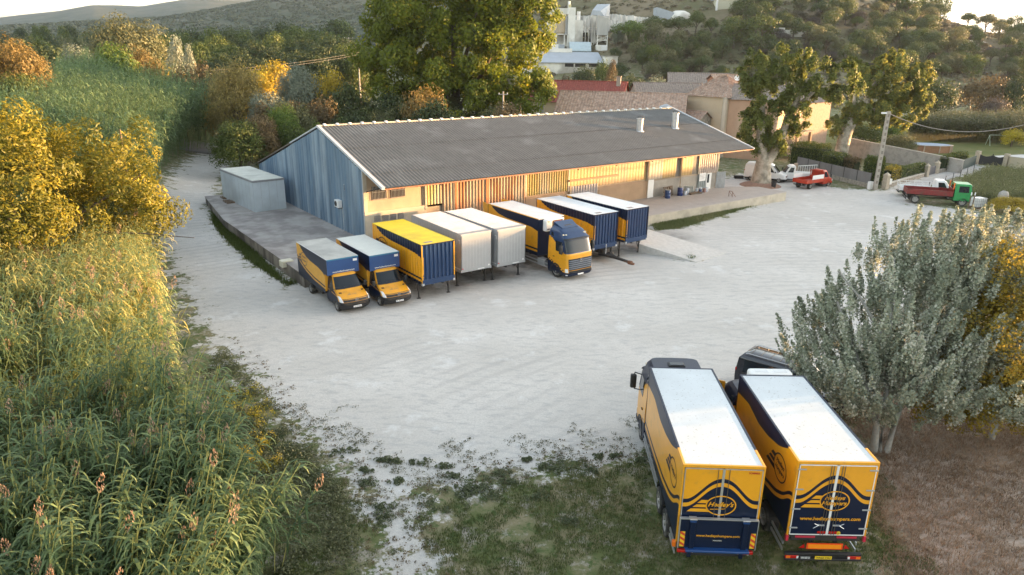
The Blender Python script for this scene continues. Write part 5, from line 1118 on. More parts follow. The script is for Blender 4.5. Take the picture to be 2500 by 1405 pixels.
def tree(name, label, cat, x, y, z, w_, h_, shape, fm, group=None, rz=None):
    t = thing(name, label, cat, (x, y, z - .05), random.uniform(0, 6.28) if rz is None else rz, group); t.scale = (w_, w_, h_)
    c = bpy.data.objects.new('crown', CR[shape]); COL.objects.link(c); c.parent = t; c.material_slots[0].link = 'OBJECT'; c.material_slots[0].material = FM[fm]
    k = bpy.data.objects.new('trunk', random.choice(TRM)); COL.objects.link(k); k.parent = t
    return t
def ptree(px, py, D, wpx, shape, fm, label, name='tree', cat='tree', group=None, sink=0.):
    p = atY(px, py, D); z = tz(p.x, D); h = p.z - z + sink; w_ = max(wpx * D / FPX * 1.06, .62 * h if shape not in ('column', 'cone') else 0)
    return tree(name, label, cat, p.x, D, z - sink, w_, max(h, 1.), shape, fm, group)

# ---- background trees one by one
for a in [
 (8, 78, 92, 190, 'fine', 'orange', 'large rust-orange tree at the left edge of the photo', 'tree'),
 (30, 140, 84, 110, 'finedome', 'green', 'green bushy tree under the rust-orange tree at the left edge', 'tree'),
 (105, 80, 160, 170, 'round', 'dark', 'dark green round tree just right of the rust-orange tree at the left edge', 'tree'),
 (182, 103, 128, 75, 'round2', 'silver', 'small grey-green tree left of the big pale willow', 'tree'),
 (300, 27, 145, 215, 'fine', 'olive', 'big pale olive willow standing highest against the blue hills', 'willow'),
 (270, 98, 118, 90, 'round2', 'bright', 'light green tree in front of the big pale willow', 'tree'),
 (424, 88, 138, 75, 'column', 'silver', 'taller silvery poplar right of the big pale willow', 'poplar'),
 (458, 108, 135, 48, 'column', 'silver', 'shorter silvery poplar next to the taller one', 'poplar'),
 (325, 108, 124, 125, 'fine', 'orange', 'rust-topped rounded tree in front of the big pale willow', 'tree'),
 (402, 192, 128, 50, 'round', 'orange', 'small rust-brown bush at the foot of the rust-topped tree', 'bush'),
 (462, 136, 124, 95, 'round', 'brown', 'dark tree with bronze top behind the small yellow trees', 'tree'),
 (422, 154, 128, 40, 'dome', 'gold', 'left of two small bright yellow trees before the bronze-topped tree', 'tree'),
 (482, 176, 126, 38, 'dome', 'gold', 'right of two small bright yellow trees before the bronze-topped tree', 'tree'),
 (440, 215, 124, 70, 'round2', 'green', 'green shrub under the two small yellow trees', 'bush'),
 (565, 139, 108, 150, 'fine', 'wheat', 'broad yellowish-olive tree above the end of the white track', 'tree'),
 (612, 150, 122, 80, 'round', 'gold', 'yellow tree right behind the broad olive tree', 'tree'),
 (664, 141, 128, 92, 'round2', 'gold', 'yellow tree in the middle of the row beyond the barn', 'tree'),
 (645, 186, 105, 88, 'finedome', 'silver', 'blue-grey feathery shrub below the yellow tree row', 'bush'),
 (725, 147, 114, 88, 'fine', 'silver', 'grey-green upright tree between two yellow trees', 'tree'),
 (786, 151, 117, 72, 'round', 'gold', 'bright yellow tree nearest the white road glimpse', 'tree'),
 (575, 262, 90, 145, 'finedome', 'green', 'dark shrub tree with pale shoots overhanging the end of the white track', 'tree'),
 (630, 248, 92, 110, 'finedome', 'brown', 'brown-tinged dome-shaped tree beside the barn gable', 'tree'),
 (685, 222, 96, 70, 'finedome', 'bright', 'lighter green tree behind the brown-tinged dome tree', 'tree'),
 (540, 235, 112, 90, 'round', 'wheat', 'brownish thicket under the broad olive tree', 'tree'),
 (715, 275, 93, 70, 'dome', 'green', 'low green shrub above the left end of the barn ridge', 'bush'),
 (775, 222, 104, 95, 'round', 'brown', 'brown-green tree below the bright yellow tree', 'tree'),
 (845, 195, 112, 95, 'round2', 'dark', 'dark tree left of the giant plane tree', 'tree'),
 (770, 282, 92, 75, 'dome', 'bright', 'light green shrub over the barn ridge, second from its left end', 'bush'),
 (828, 268, 97, 80, 'dome', 'green', 'green shrub under the dark tree left of the giant plane tree', 'bush'),
 (885, 258, 99, 90, 'round2', 'dark', 'dark shrub at the left foot of the giant plane tree', 'bush'),
 (945, 268, 98, 95, 'dome', 'green', 'round green shrub behind the barn ridge left of the conifer', 'bush'),
 (1036, 192, 104, 52, 'round', 'orange', 'small orange tree in front of the giant plane tree', 'tree'),
 (1012, 250, 99, 80, 'dome', 'dark', 'dark shrub below the small orange tree', 'bush'),
 (1086, 232, 100, 42, 'cone', 'bright', 'slim bright green conifer behind the barn ridge', 'conifer'),
 (1130, 258, 101, 90, 'dome', 'green', 'green shrub right of the slim conifer', 'bush'),
 (1195, 262, 103, 90, 'round2', 'dark', 'dark shrub left of the wooden pole behind the barn', 'bush'),
 (1255, 258, 108, 75, 'dome', 'green', 'green shrub right of the wooden pole behind the barn', 'bush'),
 (2297, 178, 158, 100, 'round', 'dark', 'dark rounded tree just right of the two pollarded plane trees', 'tree'),
 (2415, 172, 172, 112, 'round', 'brown', 'bronze-topped round tree beyond the lawn', 'tree'),
 (2440, 220, 160, 75, 'dome', 'purple', 'dusky shrub in front of the bronze-topped tree', 'bush'),
 (2492, 182, 168, 80, 'round2', 'dark', 'dark tree at the right edge beyond the lawn', 'tree'),
 (2480, 306, 128, 58, 'dome', 'lemon', 'lemon-yellow small tree by the climbing frame', 'tree'),
 (2205, 318, 122, 85, 'finedome', 'olive', 'grey olive shrub in front of the round pool', 'bush'),
 (2110, 288, 133, 120, 'finedome', 'green', 'green tree over the parked white car', 'tree'),
 (2178, 288, 137, 70, 'dome', 'bright', 'lighter green tree right behind the concrete pole', 'tree'),
 (2478, 474, 76, 110, 'finedome', 'gold', 'yellow-green bush at the right edge above the boulders', 'bush'),
 (1340, 172, 205, 60, 'dome', 'dark', 'dark bush against the white shed with a rusty twig', 'bush'),
 (1392, 182, 200, 60, 'dome', 'brown', 'golden-brown bush below the white shed', 'bush'),
 (1428, 150, 215, 46, 'round', 'dark', 'dark ivy-like tree against the middle of the white shed', 'tree'),
 (1496, 146, 214, 42, 'column', 'brown', 'bare brownish tree at the right corner of the white shed', 'tree'),
 (1475, 132, 236, 26, 'dome', 'green', 'tiny round tree beside the small tower of the white shed', 'tree'),
 (1545, 165, 205, 70, 'dome', 'dark', 'dark bush right of the white shed', 'bush'),
 (1610, 168, 200, 80, 'dome', 'silver', 'grey-green bush behind the tiled roofs', 'bush'),
 (1520, 200, 165, 70, 'dome', 'gold', 'yellow-green bush between the red roof and the brown tiled roof', 'bush'),
 (1690, 205, 160, 60, 'dome', 'bright', 'bright creeper mound beside the cream house gable', 'bush'),
 (1620, 248, 150, 60, 'dome', 'bright', 'green creeper behind the brown tiled roof', 'bush'),
 (1770, 168, 175, 60, 'column', 'dark', 'dark conifer-like tree left of the first plane tree', 'tree')]: 
    ptree(a[0], a[1], a[2], a[3], a[4], a[5], a[6], cat=a[7], name={'bush': 'bush', 'poplar': 'poplar', 'willow': 'willow', 'conifer': 'conifer'}.get(a[7], 'tree'))
# dark wood beyond the valley meadow: rows of trees
rw = random.Random(5); G1 = 'dark trees of the wood beyond the yellow tree row'
for row, (D, y0, st, n, x0) in enumerate(((182, 128, 42, 12, 400), (205, 104, 40, 13, 390), (240, 84, 38, 13, 395), (290, 66, 34, 14, 405), (350, 54, 30, 15, 420))):
    for k in range(n):
        px = x0 + k * st + rw.uniform(-12, 12)
        ptree(px, y0 + rw.uniform(-10, 12) - (4 if px > 650 else 0), D + rw.uniform(-9, 9), rw.uniform(58, 95) * (200 / D) ** .35, rw.choice(['round', 'round2', 'dome']), rw.choice(['dark', 'dark', 'green', 'dark']), 'dark green tree in the dense wood beyond the yellow trees', group=G1)
for D, y0, n in ((260, 92, 8), (330, 78, 9), (430, 66, 10)):
    for k in range(n): ptree(60 + k * 330 / n + rw.uniform(-12, 12) - 80, y0 + rw.uniform(-5, 6), D + rw.uniform(-15, 15), rw.uniform(40, 80), rw.choice(['round', 'dome', 'column']), rw.choice(['dark', 'olive', 'dark', 'green']), 'tree in the hazy valley wood below the blue hills', group='valley trees at the upper left')
# hillside pines and bushes
fr = random.Random(77)
for k in range(44):
    px = 650 + k * 15 + fr.uniform(-10, 10); py = fr.uniform(225, 300) if px > 640 else fr.uniform(200, 265); ptree(px, py - 12, fr.uniform(96, 118) if px > 640 else fr.uniform(99, 122), fr.uniform(55, 85), fr.choice(['round', 'dome', 'round2']), fr.choice(['dark', 'green', 'brown', 'dark', 'olive']), 'bushy undergrowth tree in the thicket between the barn and the yellow trees', group='undergrowth behind the barn and track')
PG = 'pines scattered over the rocky hillside'
def gtree(px, py, hpx, wpx, shape, fm, label, group=None, cat='tree', name='tree'):
    p = GT(px, py); D = p.y; return tree(name, label, cat, p.x, p.y, p.z - .3, wpx * D / FPX * 1.06, hpx * D / FPX * 1.08, shape, fm, group)
for px, py, h_, w_, sh, fm, lb in [(1535, 118, 68, 95, 'umbrella', 'bright', 'flat-topped umbrella pine beside the white quarry plant'), (1508, 112, 38, 36, 'dome', 'silver', 'small grey tree in front of the umbrella pine'), (1600, 100, 60, 80, 'umbrella', 'pine', 'dark spreading pine right of the umbrella pine'), (1655, 100, 60, 80, 'umbrella', 'pine', 'dark spreading pine below the slanting metal shed'), (1590, 135, 70, 60, 'pine', 'olive', 'tall dull-green pine on the slope below the dark pines'), (1545, 130, 52, 42, 'pine', 'green', 'upright green pine left of the tall dull-green one'), (1572, 150, 60, 40, 'cone', 'green', 'pointed green pine above the grey reeds'), (1625, 150, 62, 46, 'cone', 'pine', 'pointed dark pine above the grey reeds'), (1652, 142, 62, 46, 'pine', 'olive', 'rounded dull pine right of the pointed dark one'), (1697, 92, 66, 44, 'umbrella', 'green', 'tall pine with visible trunk on the bare slope'), (1735, 95, 52, 40, 'umbrella', 'green', 'smaller pine with visible trunk on the bare slope'), (1800, 52, 44, 48, 'pine', 'green', 'round pine in front of the pale building at the top'), (1862, 52, 30, 34, 'dome', 'silver', 'pale silvery bush on the brown bank'), (1875, 38, 40, 60, 'pine', 'green', 'dark pine at the top edge of the brown bank'), (1790, 120, 70, 75, 'pine', 'green', 'left of two big pines above the first plane tree'), (1855, 122, 74, 90, 'pine', 'green', 'right of two big pines above the first plane tree'), (1775, 100, 34, 50, 'dome', 'olive', 'olive bush behind the two big pines')]:
    gtree(px, py, h_, w_, sh, fm, lb, cat='pine' if 'pine' in lb else 'bush', name='pine_tree' if 'pine' in lb else 'bush')
rp = random.Random(21); cnt = 0
while cnt < 285:
    px = rp.uniform(1500, 2560); py = rp.uniform(5, 205); 
    if px < 1900 and py < 175 and rp.random() < .72: continue
    if px < 1760 and (py < 120): continue
    if py > 120 + (px - 1900) * .22 and px > 1900 and rp.random() < .75: continue
    d = ray(px, py); d = d / math.hypot(d.x, d.y); p = GT(px, py, 700)
    if math.hypot(p.x, p.y) > 520 or p.z < 1.2: continue
    s_ = rp.uniform(.75, 1.35); big = rp.random() < .66
    if big: gtree(px, py, 44 * s_, 42 * s_, rp.choice(['pine', 'round2', 'umbrella', 'pine']), rp.choice(['pine', 'olive', 'green', 'pine']), 'pine on the sun-tinged rocky hillside', PG, 'pine', 'pine_tree')
    else: gtree(px, py, 20 * s_, 34 * s_, 'dome', rp.choice(['purple', 'scrub', 'olive', 'purple']), 'low dusky bush on the rocky hillside', 'low bushes scattered over the rocky hillside', 'bush', 'bush')
    cnt += 1
def scatter_stuff(name, label, pts, zs, sz, m, cat, npq=14, seed=3, leaf=.38, hs=.7):
    r = np.random.default_rng(seed); n = len(pts); C = np.concatenate([pts, zs[:, None]], 1); S_ = sz; k = np.repeat(np.arange(n), npq); d = rdir(r, len(k)); d[:, 2] = np.abs(d[:, 2])
    P = C[k] + d * (S_[k] * .5)[:, None] * np.array([1, 1, hs]); n_ = len(k); N_ = d + rdir(r, n_) * .5; N_ /= np.linalg.norm(N_, axis=1, keepdims=True); T = np.cross(N_, rdir(r, n_)); T /= np.linalg.norm(T, axis=1, keepdims=True); B = np.cross(N_, T)
    s = (S_[k] * leaf * r.uniform(.6, 1.3, n_))[:, None]; Q = np.stack([P - T * s, P - B * s, P + T * s, P + B * s], 1); cv = r.uniform(0, 1, n)
    return tag(quads_obj(name, Q, np.clip(.5 * cv[k] + .5 * r.uniform(0, 1, n_), 0, 1), m), label, cat, kind='stuff')
r0 = np.random.default_rng(8)
def polar_pts(n, a0, a1, r0_, r1_, zmin, zmax=1e9, p=1.):
    o = []
    while len(o) < n:
        A = np.radians(r0.uniform(a0, a1, n)); Rr = (r0.uniform(r0_ ** p, r1_ ** p, n)) ** (1 / p); x, y = Rr * np.sin(A), Rr * np.cos(A); z = terr(x, y); k = (z >= zmin) & (z < zmax); o += list(zip(x[k], y[k], z[k]))
    return np.array(o[:n])
P = polar_pts(4200, -2, 44, 225, 500, 1.5); scatter_stuff('hillside_scrub', 'low dry scrub covering the rocky hillside', P[:, :2], P[:, 2] - .2, r0.uniform(1.0, 3.2, len(P)), foliage('dry_scrub_leaf', (.09, .085, .05), (.18, .155, .095), (.26, .21, .14), .25), 'scrub', 26, leaf=.2)
P = polar_pts(11000, -42, 14, 700, 1700, 3, p=1.); scatter_stuff('distant_woodland', 'far wooded ridge below the blue hills', P[:, :2], P[:, 2] - 1, r0.uniform(5, 11, len(P)), foliage('far_leaf', (.055, .07, .04), (.11, .12, .065), (.15, .15, .09), .2), 'wood', 24, leaf=.18)
P = polar_pts(1500, -42, -2, 420, 760, -1, 3); scatter_stuff('valley_woodland', 'flat mass of dark woodland filling the valley floor', P[:, :2], P[:, 2], r0.uniform(7, 15, len(P)), FM['dark'], 'wood', 12, leaf=.4)
P = polar_pts(700, 5, 46, 175, 300, -1, 4); P = P[(P[:, 0] < 40) | (P[:, 1] > 215)]; scatter_stuff('rough_meadow', 'rough grey-green bushes between the village and the hill', P[:, :2], P[:, 2] - .2, r0.uniform(1.2, 3.4, len(P)), FM['olive'], 'scrub', 16)

# ---- giant plane tree behind the barn
def hero(name, label, cat, loc, lobes, nclump, nleaf, size, fm, limbs, trunk_r, trunk_m, seed, rc=(.9, 1.6), aspect=.65, up=.2, zscale=1., alongz=0., jit=.8, shoot=0.):
    """lobes: (x,y,z,rx,ry,rz) relative; limbs: list of point lists"""
    r = np.random.default_rng(seed); L_ = np.array(lobes, float); wgt = (L_[:, 3] * L_[:, 4] * L_[:, 5]) ** .75; k = r.choice(len(L_), nclump, p=wgt / wgt.sum()); d = rdir(r, nclump); rad = r.uniform(.15, 1, nclump) ** .4
    C = L_[k, :3] + d * L_[k, 3:] * rad[:, None]; Rc = r.uniform(rc[0], rc[1], nclump); cv = r.uniform(0, 1, nclump)
    j = r.choice(nclump, nleaf, p=Rc ** 2 / (Rc ** 2).sum()); dd = rdir(r, nleaf); P_ = C[j] + dd * (Rc[j] * r.uniform(.2, 1, nleaf) ** .45)[:, None] * np.array([1, 1, zscale])
    if shoot:
        dc = C - np.array([.3, .6, 2.2]); dc /= np.linalg.norm(dc, axis=1, keepdims=True) + 1e-6; dc = dc * .75 + np.array([0, 0, 1.]) + rdir(r, nclump) * .22; dc /= np.linalg.norm(dc, axis=1, keepdims=True); ln_ = shoot * r.uniform(.55, 1.3, nclump); u_ = r.uniform(0, 1, nleaf)
        P_ = C[j] + dc[j] * ((u_ - .35) * ln_[j])[:, None] + dd * (Rc[j] * .55 * (1.15 - u_) * r.uniform(.2, 1, nleaf))[:, None]
    out = P_ - L_[k[j], :3]; out /= np.linalg.norm(out, axis=1, keepdims=True) + 1e-6; Q = leaves(r, P_, dd * .6 + out * .8, size, aspect, jit, up, alongz); m = P_[:, 2] > .1
    t = thing(name, label, cat, loc); v = np.clip(.2 + .35 * cv[j] + .5 * r.uniform(0, 1, nleaf), 0, 1); quads_obj('crown', Q[m], v[m], FM[fm] if isinstance(fm, str) else fm, t)
    q = MB(); 
    for pts, r_a, r_b in limbs:
        n = len(pts); q.tube(pts, [r_a + (r_b - r_a) * i / (n - 1) for i in range(n)], trunk_m, 9)
    q.build('trunk', t, 60); return t
bp_ = atY(1110, 300, 120); x0 = bp_.x
hero('plane_tree', 'giant green and golden plane tree towering behind the barn', 'plane tree', (x0, 120, 0), [(0, 0, 15, 11, 9, 9), (-9, 0, 14, 7, 7, 8), (9, -1, 16, 7, 7, 8.5), (-4, -2, 23, 8, 8, 6), (6, 0, 25, 8, 8, 7), (-10, 2, 20, 5, 6, 6), (12.5, 0, 21, 4.5, 5, 6), (0, -3, 8, 11, 6, 5), (11, -2, 9, 5, 5, 5), (-1, 0, 30, 8, 7, 4)], 420, 105000, .50, foliage('giant_leaf', (.04, .07, .006), (.17, .20, .016), (.40, .33, .025), .5), [([(0, 0, 0), (.3, 0, 5), (.2, 0, 11), (0, 0, 20)], 1.1, .4), ([(.2, 0, 6), (5, -1, 13), (8, -1, 20)], .5, .15), ([(0, 0, 7), (-5, 0, 13), (-8, 0, 19)], .5, .15), ([(.2, 0, 10), (3, -3, 18), (5, -3, 26)], .4, .1)], 1, BARK, 41, rc=(1.0, 2.1))
# ---- golden tree on the left
hero('golden_tree', 'large golden-leaved tree spreading over the reeds at the left edge', 'tree', (-33.6, 46.5, 0), [(0, 0, 6.2, 7, 7, 5.2), (6, 1.5, 5.6, 4.2, 4.5, 3.8), (3, 5, 8, 4.5, 4, 3.6), (-2, 1, 9.8, 5, 5, 3), (1, -5, 5, 5.5, 4, 4), (7.6, 2, 7.0, 1.6, 2, 1.8), (-7, 2, 8.6, 5, 5, 4.6)], 300, 66000, .30, foliage('golden_tree_leaf', (.035, .055, .008), (.15, .14, .012), (.32, .26, .022), .4), [([(0, 0, 0), (.3, 0, 3), (0, 0, 8)], .35, .12), ([(0, 0, 2), (4, 1, 5), (8, 2, 7.6)], .2, .05), ([(0, 0, 2.4), (-3, 2, 6), (-4, 3, 10)], .2, .05), ([(5, 0, 4), (10, -2.5, 4.6), (13.8, -3.8, 4.7)], .07, .02)], .3, BARK, 42, rc=(.6, 1.3), aspect=.34)
# ---- silvery poplar on the right
SILV = foliage('poplar_leaf', (.025, .04, .014), (.31, .34, .25), (.60, .60, .51), .34)
hero('silver_poplar', 'silver-leaved multi-stemmed poplar towering beside the lorries and black van', 'poplar', (15.7, 26.4, 0), [(1.4, 2.6, 4.6, 4.2, 3.4, 3.0), (-1.2, 2.4, 3.7, 2.5, 2.6, 2.2), (3.8, 3.2, 5.4, 3.4, 3.0, 3.2), (6.2, 3, 4.8, 3.0, 2.8, 3.4), (.2, -.1, 3.0, 3.0, 1.8, 1.4), (-1.9, .9, 3.2, 1.9, 1.8, 1.4), (3.2, -.2, 3.2, 3.2, 1.8, 1.5), (1.6, .6, 4.0, 3.0, 1.6, 1.6), (3.2, 4.8, 7.2, 3.2, 2.4, 2.0), (6.0, 4.6, 7.2, 2.8, 2.4, 2.1), (6.5, 1, 3, 3, 2, 1.8)], 1150, 215000, .115, SILV, [([(-.25, 0, 0), (-.3, .1, 1.3), (-1, 1, 3.6), (-1.8, 2.2, 6)], .17, .05), ([(0, .1, 0), (.05, .2, 1.4), (.6, 1.8, 4), (1, 3.5, 7.6)], .16, .05), ([(.3, 0, 0), (.45, .1, 1.4), (1.8, 1.6, 4), (3.6, 3.4, 7)], .15, .04), ([(.6, 1.8, 4), (-.6, 2.6, 6), (-1.4, 3.4, 7)], .08, .03), ([(1.8, 1.6, 4), (3.4, 2.8, 5.2), (4.6, 3.6, 6.4)], .06, .02)], .2, GREYB, 43, rc=(.4, .75), aspect=.7, up=.15, alongz=.4, jit=1.0, shoot=1.15)
hero('yellowing_tree', 'yellowing bushy tree leaning on the right side of the silver-leaved poplar', 'tree', (21.2, 27.6, 0), [(0, 0, 4.0, 3.0, 2.6, 3.2), (1.5, 1, 2.6, 3.2, 2.4, 2.0), (-2.4, -.4, 2.4, 1.8, 1.6, 1.5), (1, 1, 6.6, 2.4, 2.2, 2.2)], 170, 46000, .125, foliage('yellowing_leaf', (.10, .09, .02), (.38, .28, .035), (.58, .42, .08), .5), [([(0, 0, 0), (.2, .2, 2), (0, 0, 5)], .14, .05), ([(0, 0, 1), (1.6, .4, 2.6), (2.4, .6, 4)], .09, .03)], .2, GREYB, 44, rc=(.35, .8), zscale=1.3)
# ---- the two pollarded plane trees
def pollard(loc, label, lobes, seed, trunk, nleaf=56000, nc=240):
    return hero('plane_tree', label, 'plane tree', loc, lobes, nc, nleaf, .30, 'plane', trunk, .5, PALEB, seed, rc=(1.1, 1.75), shoot=.8)
A_ = G(1857, 452); s_ = A_.y / FPX
pollard((A_.x, A_.y, 0), 'pollarded plane tree with a massive flared pale trunk in front of the white van', [(-2.4, 0, 10.5, 1.6, 1.8, 3), (-1.6, 0, 7, 2.0, 2, 2.6), (1.8, 0, 6.6, 2.0, 2, 2.8), (0, 0, 11.5, 2.8, 2.6, 3), (-2.2, 0, 14.0, 2.4, 2.4, 2.4), (4.5, 0, 14, 3.0, 2.6, 2), (8.4, .2, 13.4, 3.0, 2.4, 1.9), (6.4, 0, 11.6, 2.4, 2, 1.4), (3.6, 0, 9, 1.6, 1.8, 3), (2, 1, 16, 2.2, 2, 1.2), (0, .4, 4.9, 2.2, 1.6, 1.1)], 51, [([(0, 0, -.1), (0, 0, .5), (0, 0, 1.6), (.0, 0, 3.2)], 1.5, .9), ([(0, 0, 0), (0, 0, 3), (-.8, 0, 6), (-1.2, 0, 12)], .95, .35), ([(.1, 0, 2.6), (1.8, 0, 5.2), (2.4, 0, 9), (4.2, 0, 13)], .7, .25), ([(2.4, 0, 9), (5.5, 0, 12), (8, 0, 13)], .3, .1)])
B_ = G(2050, 392); 
pollard((B_.x, B_.y, 0), 'leaning plane tree with a forked trunk and broad crown beyond the garden hedge', [(1.6, 0, 7.8, 2.2, 2.4, 2.0), (5, 0, 7.8, 3.2, 3, 2.2), (9, 0, 7.4, 3.0, 2.8, 2.4), (2.6, 0, 12.5, 3.2, 3.2, 2.4), (7, 0, 12, 3.6, 3.2, 2.8), (10.8, 0, 13.2, 2.4, 2.6, 1.8), (5.6, 0, 15.2, 2.6, 2.6, 1.6), (.4, 0, 14.6, 1.8, 2, 1.6), (-1.4, 0, 5.6, 1.7, 1.5, 1.5), (11, 0, 10, 2.0, 2.2, 2.2)], 52, [([(0, 0, -.1), (0, 0, 1), (.2, 0, 4), (.8, 0, 6.2)], 1.1, .95), ([(.6, 0, 5.4), (2.4, 0, 8), (3.4, 0, 11.5), (5, 0, 14)], .7, .2), ([(.9, 0, 6), (4.4, 0, 8), (8.6, 0, 10.5)], .5, .15), ([(.5, 0, 5.6), (.8, 0, 9), (.6, 0, 12.5)], .4, .12)], 88000, 330)
# ------------------------------------------------------------------ giant reeds
def inpoly(P, x, y): return sdist(np.array(P, float), x, y) > 0
def reeds(name, label, poly, n, hmin, hmax, nl, segs, llen, lw, m, seed, lean=(.10, -.06), plume=.08, zb=0., hfun=None, pm=None, clump=0., vfun=None):
    r = np.random.default_rng(seed); P = np.array(poly, float); lo, hi = P.min(0), P.max(0); pts = np.empty((0, 2))
    while len(pts) < n: c = r.uniform(lo, hi, (n * 2, 2)); pts = np.concatenate([pts, c[inpoly(P, c[:, 0], c[:, 1])]])
    pts = pts[:n]; nc = max(1, n // 7); cid = r.integers(0, nc, n)
    if clump: pts = pts[cid] + r.normal(size=(n, 2)) * clump
    h = r.uniform(hmin, hmax, n) * (.88 + .24 * r.random(nc))[cid]
    if hfun is not None: h = h * hfun(pts[:, 0], pts[:, 1])
    ln = np.stack([lean[0] + r.normal(size=n) * .06 + (r.normal(size=nc) * .1)[cid], lean[1] + r.normal(size=n) * .06 + (r.normal(size=nc) * .1)[cid]], 1)
    zt = terr(pts[:, 0], pts[:, 1]) + zb
    def stem(i, t):  # point on the stalk
        hh = h[i] * t; return np.stack([pts[i, 0] + ln[i, 0] * hh * (.5 + t * .5), pts[i, 1] + ln[i, 1] * hh * (.5 + t * .5), hh * .985 + zt[i]], -1)
    Q = []; A = []; cv = r.uniform(0, 1, n)
    i = np.repeat(np.arange(n), nl); k = np.tile(np.arange(nl), n); t = .30 + .68 * (k + r.uniform(0, .8, len(k))) / nl; base = stem(i, t)
    az0 = r.uniform(0, 2 * np.pi, n); az = az0[i] + np.pi * (k % 2) + r.normal(size=len(k)) * .5; L_ = llen * r.uniform(.7, 1.25, len(k)) * (1.05 - .35 * (t > .85)); w_ = lw * r.uniform(.8, 1.2, len(k))
    dx, dy = np.cos(az) + .75, np.sin(az) - .45; nn = np.hypot(dx, dy) + 1e-6; dx /= nn; dy /= nn; sx, sy = -dy, dx; col = np.clip(.55 * cv[i] + .45 * r.uniform(0, 1, len(k)), 0, 1)
    if vfun is not None: col = np.clip(col + vfun(pts[i, 0], pts[i, 1]), 0, 1)
    prev = base; pw = w_ * .6; el = r.uniform(.7, 1.15, len(k)); droop = r.uniform(1.9, 2.8, len(k))
    for s in range(segs):
        u = (s + .5) / segs; e = el - droop * u; st = L_ / segs; nxt = prev + np.stack([dx * np.cos(e) * st, dy * np.cos(e) * st, np.sin(e) * st], -1); nw = w_ * (1.0 if s == 0 else max(.08, 1 - ((s + 1) / segs) ** 1.6))
        a = np.stack([sx * pw / 2, sy * pw / 2, 0 * pw], -1); b = np.stack([sx * nw / 2, sy * nw / 2, 0 * nw], -1); Q.append(np.stack([prev - a, prev + a, nxt + b, nxt - b], 1)); A.append(col); prev = nxt; pw = nw
    for s in range(4):   # stalks
        i2 = np.arange(n); p, q = stem(i2, np.full(n, s / 4)), stem(i2, np.full(n, (s + 1) / 4)); d = np.array([.012, .004, 0]); Q.append(np.stack([p - d, p + d, q + d, q - d], 1)); A.append(np.full(n, .85))
    o = tag(quads_obj(name, np.concatenate(Q), np.concatenate(A), m), label, 'reeds', kind='stuff')
    if plume:
        i = np.where(r.random(n) < plume)[0]; npl = 46; ii = np.repeat(i, npl); b = stem(ii, np.full(len(ii), 1.)); u = r.uniform(0, 1, len(ii)); rad = .11 * np.sin(np.pi * np.clip(u * .9 + .08, 0, 1)) ; ang = r.uniform(0, 6.28, len(ii))
        C = b + np.stack([ln[ii, 0] * u * .6 + np.cos(ang) * rad, ln[ii, 1] * u * .6 + np.sin(ang) * rad, u * .62 - .05], -1); Nn = rdir(r, len(ii)); Nn[:, 2] *= .3; T = np.array([0, 0, 1.]) + rdir(r, len(ii)) * .35; T /= np.linalg.norm(T, axis=1, keepdims=True); B = np.cross(T, Nn); B /= np.linalg.norm(B, axis=1, keepdims=True) + 1e-9
        a, b_ = T * .055, B * .012; tag(quads_obj(name.replace('bed', 'plumes'), np.stack([C - a, C - b_, C + a, C + b_], 1), np.clip(r.uniform(0, 1, len(ii)), 0, 1), pm), 'feathery brown flower plumes rising over the near reeds', 'reed plumes', kind='stuff')
    return o
RL = foliage('reed_leaf', (.03, .06, .022), (.16, .225, .095), (.48, .43, .14), .4, .5); RLG = foliage('reed_leaf_blue', (.045, .08, .032), (.16, .235, .10), (.34, .40, .19), .35, .55)
PLM = foliage('plume', (.16, .10, .07), (.34, .23, .17), (.46, .33, .22), .5)
edge = [G(730, 1440), G(700, 1340), G(640, 1220), G(585, 1110), G(540, 1010), G(505, 925), G(470, 850), G(430, 770), G(405, 700), G(392, 640)]
near = [(p.x - 1.5 - .6 * float(sst((p.y - 24) / 6)), p.y) for p in edge] + [(-34, 55), (-36, 30), (-22, 14), (-13, 6.5), (-5.5, 6.5)]
def hf(x, y): return np.clip(.62 + (y - 6) * .019, .62, 1.) 
reeds('reed_bed', 'bed of giant reeds filling the lower left of the photo beside the track', near, 4200, 3.7, 5.4, 18, 4, 1.0, .085, RL, 61, lean=(.26, -.10), plume=.06, hfun=hf, pm=PLM, clump=.33, vfun=lambda x, y: .5 * sst((y - 24) / 12) - .2)  # further reeds pushed towards gold, low sunlight painted into the leaf colour
edge2 = [G(392, 600), G(390, 540), G(400, 470), G(440, 415), G(480, 385)]
far = [(p.x - .9, p.y) for p in edge2] + [(G(512, 372).x, G(512, 372).y + 2), (-56, 135), (-80, 142), (-80, 92), (-46, 56), (-36, 52)]
def hf2(x, y): return np.clip((.66 + (y - 60) * .009), .6, 1.25) * (1 + .12 * (y > 88) * (x > -52))
reeds('blue_reed_bed', 'bank of blue-green giant reeds behind the golden tree, left of the track end', far, 9500, 6.6, 8.8, 11, 3, 1.3, .14, RLG, 62, lean=(.16, -.06), plume=0, hfun=hf2)
pr = [tuple(atY(a, b, D)[:2]) for a, b, D in ((135, 235, 98), (250, 235, 98), (240, 240, 80), (120, 260, 76))]
hd = [G(2190, 372), G(2480, 392), G(2500, 370), G(2470, 358), G(2190, 340)]
reeds('reed_hedge', 'long hedge of grey-green reeds closing the back of the lawn', [(p.x, p.y) for p in (G(2215, 345), G(2400, 362), G(2510, 372), G(2520, 352), G(2400, 340), G(2215, 322))], 1900, 4.2, 5.2, 9, 2, 1.2, .16, FM['olive'], 63, plume=0, lean=(0, 0))
mdw = [G(a, b) for a, b in ((2330, 462), (2400, 425), (2500, 430), (2560, 470), (2520, 490), (2420, 500), (2370, 492))]
